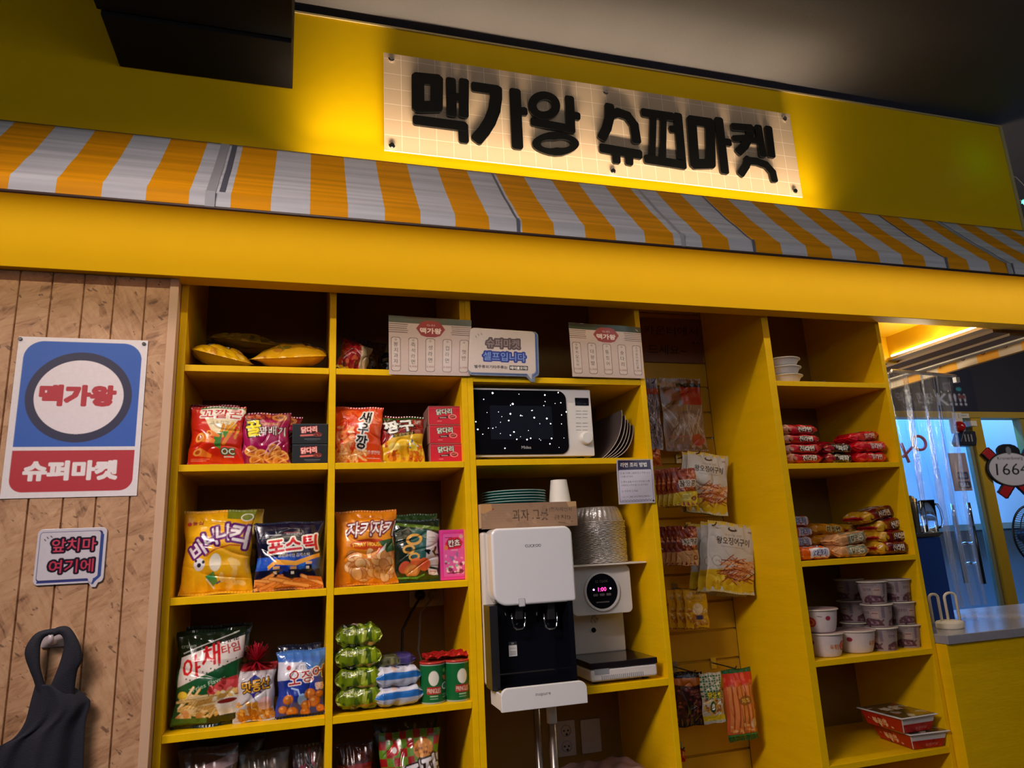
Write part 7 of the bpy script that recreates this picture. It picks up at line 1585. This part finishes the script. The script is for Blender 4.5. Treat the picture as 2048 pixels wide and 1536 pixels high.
MB().prism([(p0[0]+.02, p0[2]), (p1[0]-.02, p0[2]), (p1[0], p0[2]+.06), (p1[0], p1[2]), (p0[0]+.06, p1[2]), (p0[0], p1[2]-.10)], DY-.09, DY+.018).build('lock_case', [mat('dark_case', (.015, .018, .03), .4)], T, bevel=.01)
b = MB(); c_ = PY(1934, 877, DY-.09)
for k in range(3): b.box(c_[0]+k*.04-.03, c_[0]+k*.04-.015, DY-.093, DY-.09, c_[2]-.03, c_[2]+.04)
b.build('lock_marks', [M_GREY], T)
c_ = PY(1921, 853, DY-.06); T = thing('alarm_bell', 'small glossy red alarm dome above the lock on the glass door', 'alarm', tuple(c_))
b = MB(); vs = []; n = 20
for k in range(6):
    a = k*math.pi/10; vs += [(c_[0]+.055*math.cos(a)*math.cos(j*2*math.pi/n), DY-.045-.055*math.sin(a), c_[2]+.055*math.cos(a)*math.sin(j*2*math.pi/n)) for j in range(n)]
b.add(vs, [(k*n+j, k*n+(j+1) % n, (k+1)*n+(j+1) % n, (k+1)*n+j) for k in range(5) for j in range(n)]+[tuple(range(5*n, 6*n))]); b.build('dome', [mat('red_dome', (.45, .01, .012), .15)], T, smooth=True)
b = MB(); b.box(c_[0]-.06, c_[0]+.06, DY-.045, DY-.0405+.04, c_[2]-.06, c_[2]+.14); b.build('backplate', [M_CREAM], T)
p0, p1 = PY(1934, 854, DY-.04), PY(1944, 843, DY-.04); T = thing('door_sensor', 'cream box sensor beside the red alarm dome', 'sensor', tuple(p0)); MB().box(p0[0], p1[0], DY-.09, DY-.001, p0[2], p1[2]).build('sensor_case', [M_CREAM], T, bevel=.006)
# beer emblem
def a_beer(c):
    c.rect(0, 0, 130, 130, (10, 10, 14))
    for s in (-1, 1):
        c.line([(65+s*54, 18), (65-s*34, 122)], 26, (12, 12, 16)); c.line([(65+s*52, 20), (65-s*32, 118)], 19, (176, 22, 28))
    c.ell(65, 22, 26, 18, (14, 14, 24)); c.ell(65, 62, 56, 40, (12, 12, 16)); c.ell(65, 62, 52, 36.5, (206, 202, 206))
    c.ell(65, 20, 6, 9, (120, 120, 126)); c.text('Kronenbourg', 65, 38, 9, (24, 20, 24), w=58); c.text('1664', 65, 62, 26, (16, 14, 18), w=74, sk=.12)
def sh(b):
    m = np.zeros(b[4].shape)
    m = np.maximum(m, (((b[4]-65)/56)**2+((b[5]-62)/40)**2 <= 1)); m = np.maximum(m, (((b[4]-65)/26)**2+((b[5]-22)/18)**2 <= 1))
    for s in (-1, 1):
        x1, y1, x2, y2 = 65+s*50, 22, 65-s*32, 118; L = math.hypot(x2-x1, y2-y1); ux, uy = (x2-x1)/L, (y2-y1)/L
        t = (b[4]-x1)*ux+(b[5]-y1)*uy; d = np.abs(-(b[4]-x1)*uy+(b[5]-y1)*ux); m = np.maximum(m, (d < 12) & (t > -4) & (t < L+2))
    return m.astype(float)
flat('beer_emblem', 'white oval emblem reading 1664 over crossed red ribbons on the window', 'emblem', 1968, 2082, 884, 1000, a_beer, 130, 130, (10, 10, 14), DY-.06, shape=sh, sp=.005, th=.02)
# navy banner
def a_ban(c):
    c.rect(0, 0, 160, 90, (16, 18, 44)); c.text('맥주 한잔', 50, 62, 22, (120, 124, 150), w=64); c.text('K!!!!', 116, 64, 24, (190, 190, 205), w=52, bold=.03); c.rrect(104, 28, 118, 46, 3, (90, 90, 110)); c.text('맥', 111, 37, 12, (30, 30, 50)); c.ell(132, 42, 5, 4, (40, 150, 160)); c.rect(128, 54, 142, 62, (110, 60, 60))
flat('banner', 'dark navy banner with pale exclamation marks above the glass door', 'banner', 1770, 1948, 738, 824, a_ban, 160, 90, (16, 18, 44), DY-.02, sp=.008)
# red ring lettering painted on the glass
T = thing('window_lettering', 'red ring and slanted red strokes drawn on the glass door', 'lettering', tuple(PY(1838, 885, DY)))
c_ = PY(1838, 886, DY-.01); r_ = abs(PY(1851, 886, DY)[0]-PY(1825, 886, DY)[0])/2
M_RN = mat('red_paint_line', (.60, .06, .10), .4)
MB().tube([(c_[0]+r_*math.cos(a*math.pi/14), DY-.01, c_[2]+r_*.85*math.sin(a*math.pi/14)) for a in range(28)], .014, 6, closed=True).build('ring_stroke', [M_RN], T, smooth=True)
for a, e in (((1802, 886), (1818, 925)), ((1826, 892), (1806, 914))):
    p, q_ = PY(*a, DY-.01), PY(*e, DY-.01); MB().tube([tuple(p), tuple(q_)], .014, 6).build('slanted_stroke', [M_RN], T, smooth=True)
# standing fan
fc = PY(2072, 1070, 2.3); T = thing('standing_fan', 'black wire cage fan at the right edge of the picture', 'fan', (fc[0], 2.3, 0))
R_f = fc[0]-PY(2027, 1070, 2.3)[0]; b = MB()
for rr2, yo in ((R_f, 0), (R_f*.97, -.06), (R_f*.66, -.10), (R_f*.3, -.12)): b.tube([(fc[0]+rr2*math.cos(a*math.pi/24), 2.3+yo, fc[2]+rr2*math.sin(a*math.pi/24)) for a in range(48)], .009 if rr2 == R_f else .004, 6, closed=True)
for k in range(72):
    a = k*math.pi/36; b.tube([(fc[0]+R_f*.28*math.cos(a), 2.18, fc[2]+R_f*.28*math.sin(a)), (fc[0]+R_f*.7*math.cos(a+.12), 2.2, fc[2]+R_f*.7*math.sin(a+.12)), (fc[0]+R_f*math.cos(a+.2), 2.3, fc[2]+R_f*math.sin(a+.2))], .0022, 4)
b.build('cage', [M_BLACK], T, smooth=True)
for k in range(3):
    a0 = k*2.094; vs = []
    for j in range(7):
        t = j/6
        for s in (-1, 1): an = a0+s*(.14+.34*math.sin(t*2.6)); rr3 = .05+t*(R_f*.82-.05); vs.append((fc[0]+rr3*math.cos(an), 2.24+s*.02, fc[2]+rr3*math.sin(an)))
    MB().add(vs, [(2*j, 2*j+1, 2*j+3, 2*j+2) for j in range(6)]).build('blade', [mat('smoky_blade', (.16, .17, .19), .3)], T, smooth=True, solid=.004)
b = MB(); b.tube([(fc[0], 2.16, fc[2]), (fc[0], 2.42, fc[2])], .06, 20); b.build('motor', [M_BLACK], T, smooth=False)
MB().tube([(fc[0], 2.36, .02), (fc[0], 2.36, fc[2])], .018, 12).build('pole', [M_BLACK], T, smooth=True); MB().lathe([(.20, 0), (.20, .015), (.05, .035)], 30, (fc[0], 2.36, 0)).build('base', [M_BLACK], T, smooth=False)
# fairy lights strung to the ceiling at the right
def fairy(label, pts, Y, bulbs):
    P = [tuple(PY(px, py, Y)) for px, py in pts]; T = thing('fairy_light_string', label, 'fairy lights', P[0])
    WR = MB().tube(P, .0022, 6).build('wire', [mat('pale_wire', (.30, .28, .30), .4)], T, smooth=True)
    for (px, py, col, nm) in bulbs:
        c = PY(px, py, Y); b = MB(); r = .011; vs = []
        for k in range(10):
            a = k*math.pi/5; q = r*(1.5 if k % 2 == 0 else .55); vs.append((c[0]+q*math.cos(a), c[1], c[2]+q*math.sin(a)))
        vs += [(c[0], c[1]-.006, c[2]), (c[0], c[1]+.006, c[2])]
        b.add(vs, [(k, (k+1) % 10, 10) for k in range(10)]+[((k+1) % 10, k, 11) for k in range(10)]); b.build('star_bulb', [mat(nm, col, .3, emit=col, es=9)], WR, smooth=False)
fairy('fairy light wire with a blue star bulb beside the top corner of the sign wall', [(2009, 286), (2024, 281), (2035, 272), (2049, 262), (2075, 250)], .10, [(2034, 281, (.02, .16, 1.0), 'blue_bulb'), (2070, 262, (.02, .7, .5), 'green_bulb')])
fairy('fairy light wire with a green star bulb beside the right edge of the sign wall', [(2020, 352), (2032, 354), (2044, 366), (2060, 384), (2046, 404), (2040, 400)], .10, [(2046, 404, (.05, .9, .6), 'mint_bulb'), (2062, 384, (.9, .5, .6), 'pink_bulb')])
l = bpy.data.lights.new('mint_bulb_light', 'POINT'); l.energy = .05; l.color = (.1, 1.0, .5); l.shadow_soft_size = .02
o = bpy.data.objects.new('mint_bulb_light', l); COL.objects.link(o); o.location = PY(2012, 292, -.20)
# strings of tiny bulbs over the hall behind the camera (they sparkle in the microwave door)
T = thing('fairy_light_string', 'net of tiny white fairy lights hung across the hall', 'fairy lights', (2.0, -3.2, 3.1))
b = MB(); bb_ = MB(); rg = random.Random(21)
for k in range(9):
    y0_ = -2.0-k*.42; pts = []
    for j in range(17):
        x = -2.5+j*.5+rg.uniform(-.1, .1); zq = 3.30-.55*abs(math.sin(j*.8+k*1.3))-.25*rg.random(); pts.append((x, y0_+rg.uniform(-.15, .15), zq))
    b.tube(pts, .0007, 4)
    for j in range(16):
        for t in (.05, .3, .55, .8):
            p = [pts[j][i]*(1-t)+pts[j+1][i]*t for i in (0, 1, 2)]; r = rg.choice((.003, .0045, .0075))
            bb_.add([(p[0]-r, p[1], p[2]), (p[0]+r, p[1], p[2]), (p[0], p[1]-r, p[2]), (p[0], p[1]+r, p[2]), (p[0], p[1], p[2]-r), (p[0], p[1], p[2]+r)], [(0, 2, 5), (2, 1, 5), (1, 3, 5), (3, 0, 5), (2, 0, 4), (1, 2, 4), (3, 1, 4), (0, 3, 4)])
b.build('wire', [mat('dark_fairy_wire', (.03, .03, .03), .5)], T, smooth=True); o = bb_.build('tiny_bulbs', [mat('tiny_white_bulb', (1, 1, 1), .3, emit=(.85, .92, 1.0), es=200)], T); o['kind'] = 'stuff'
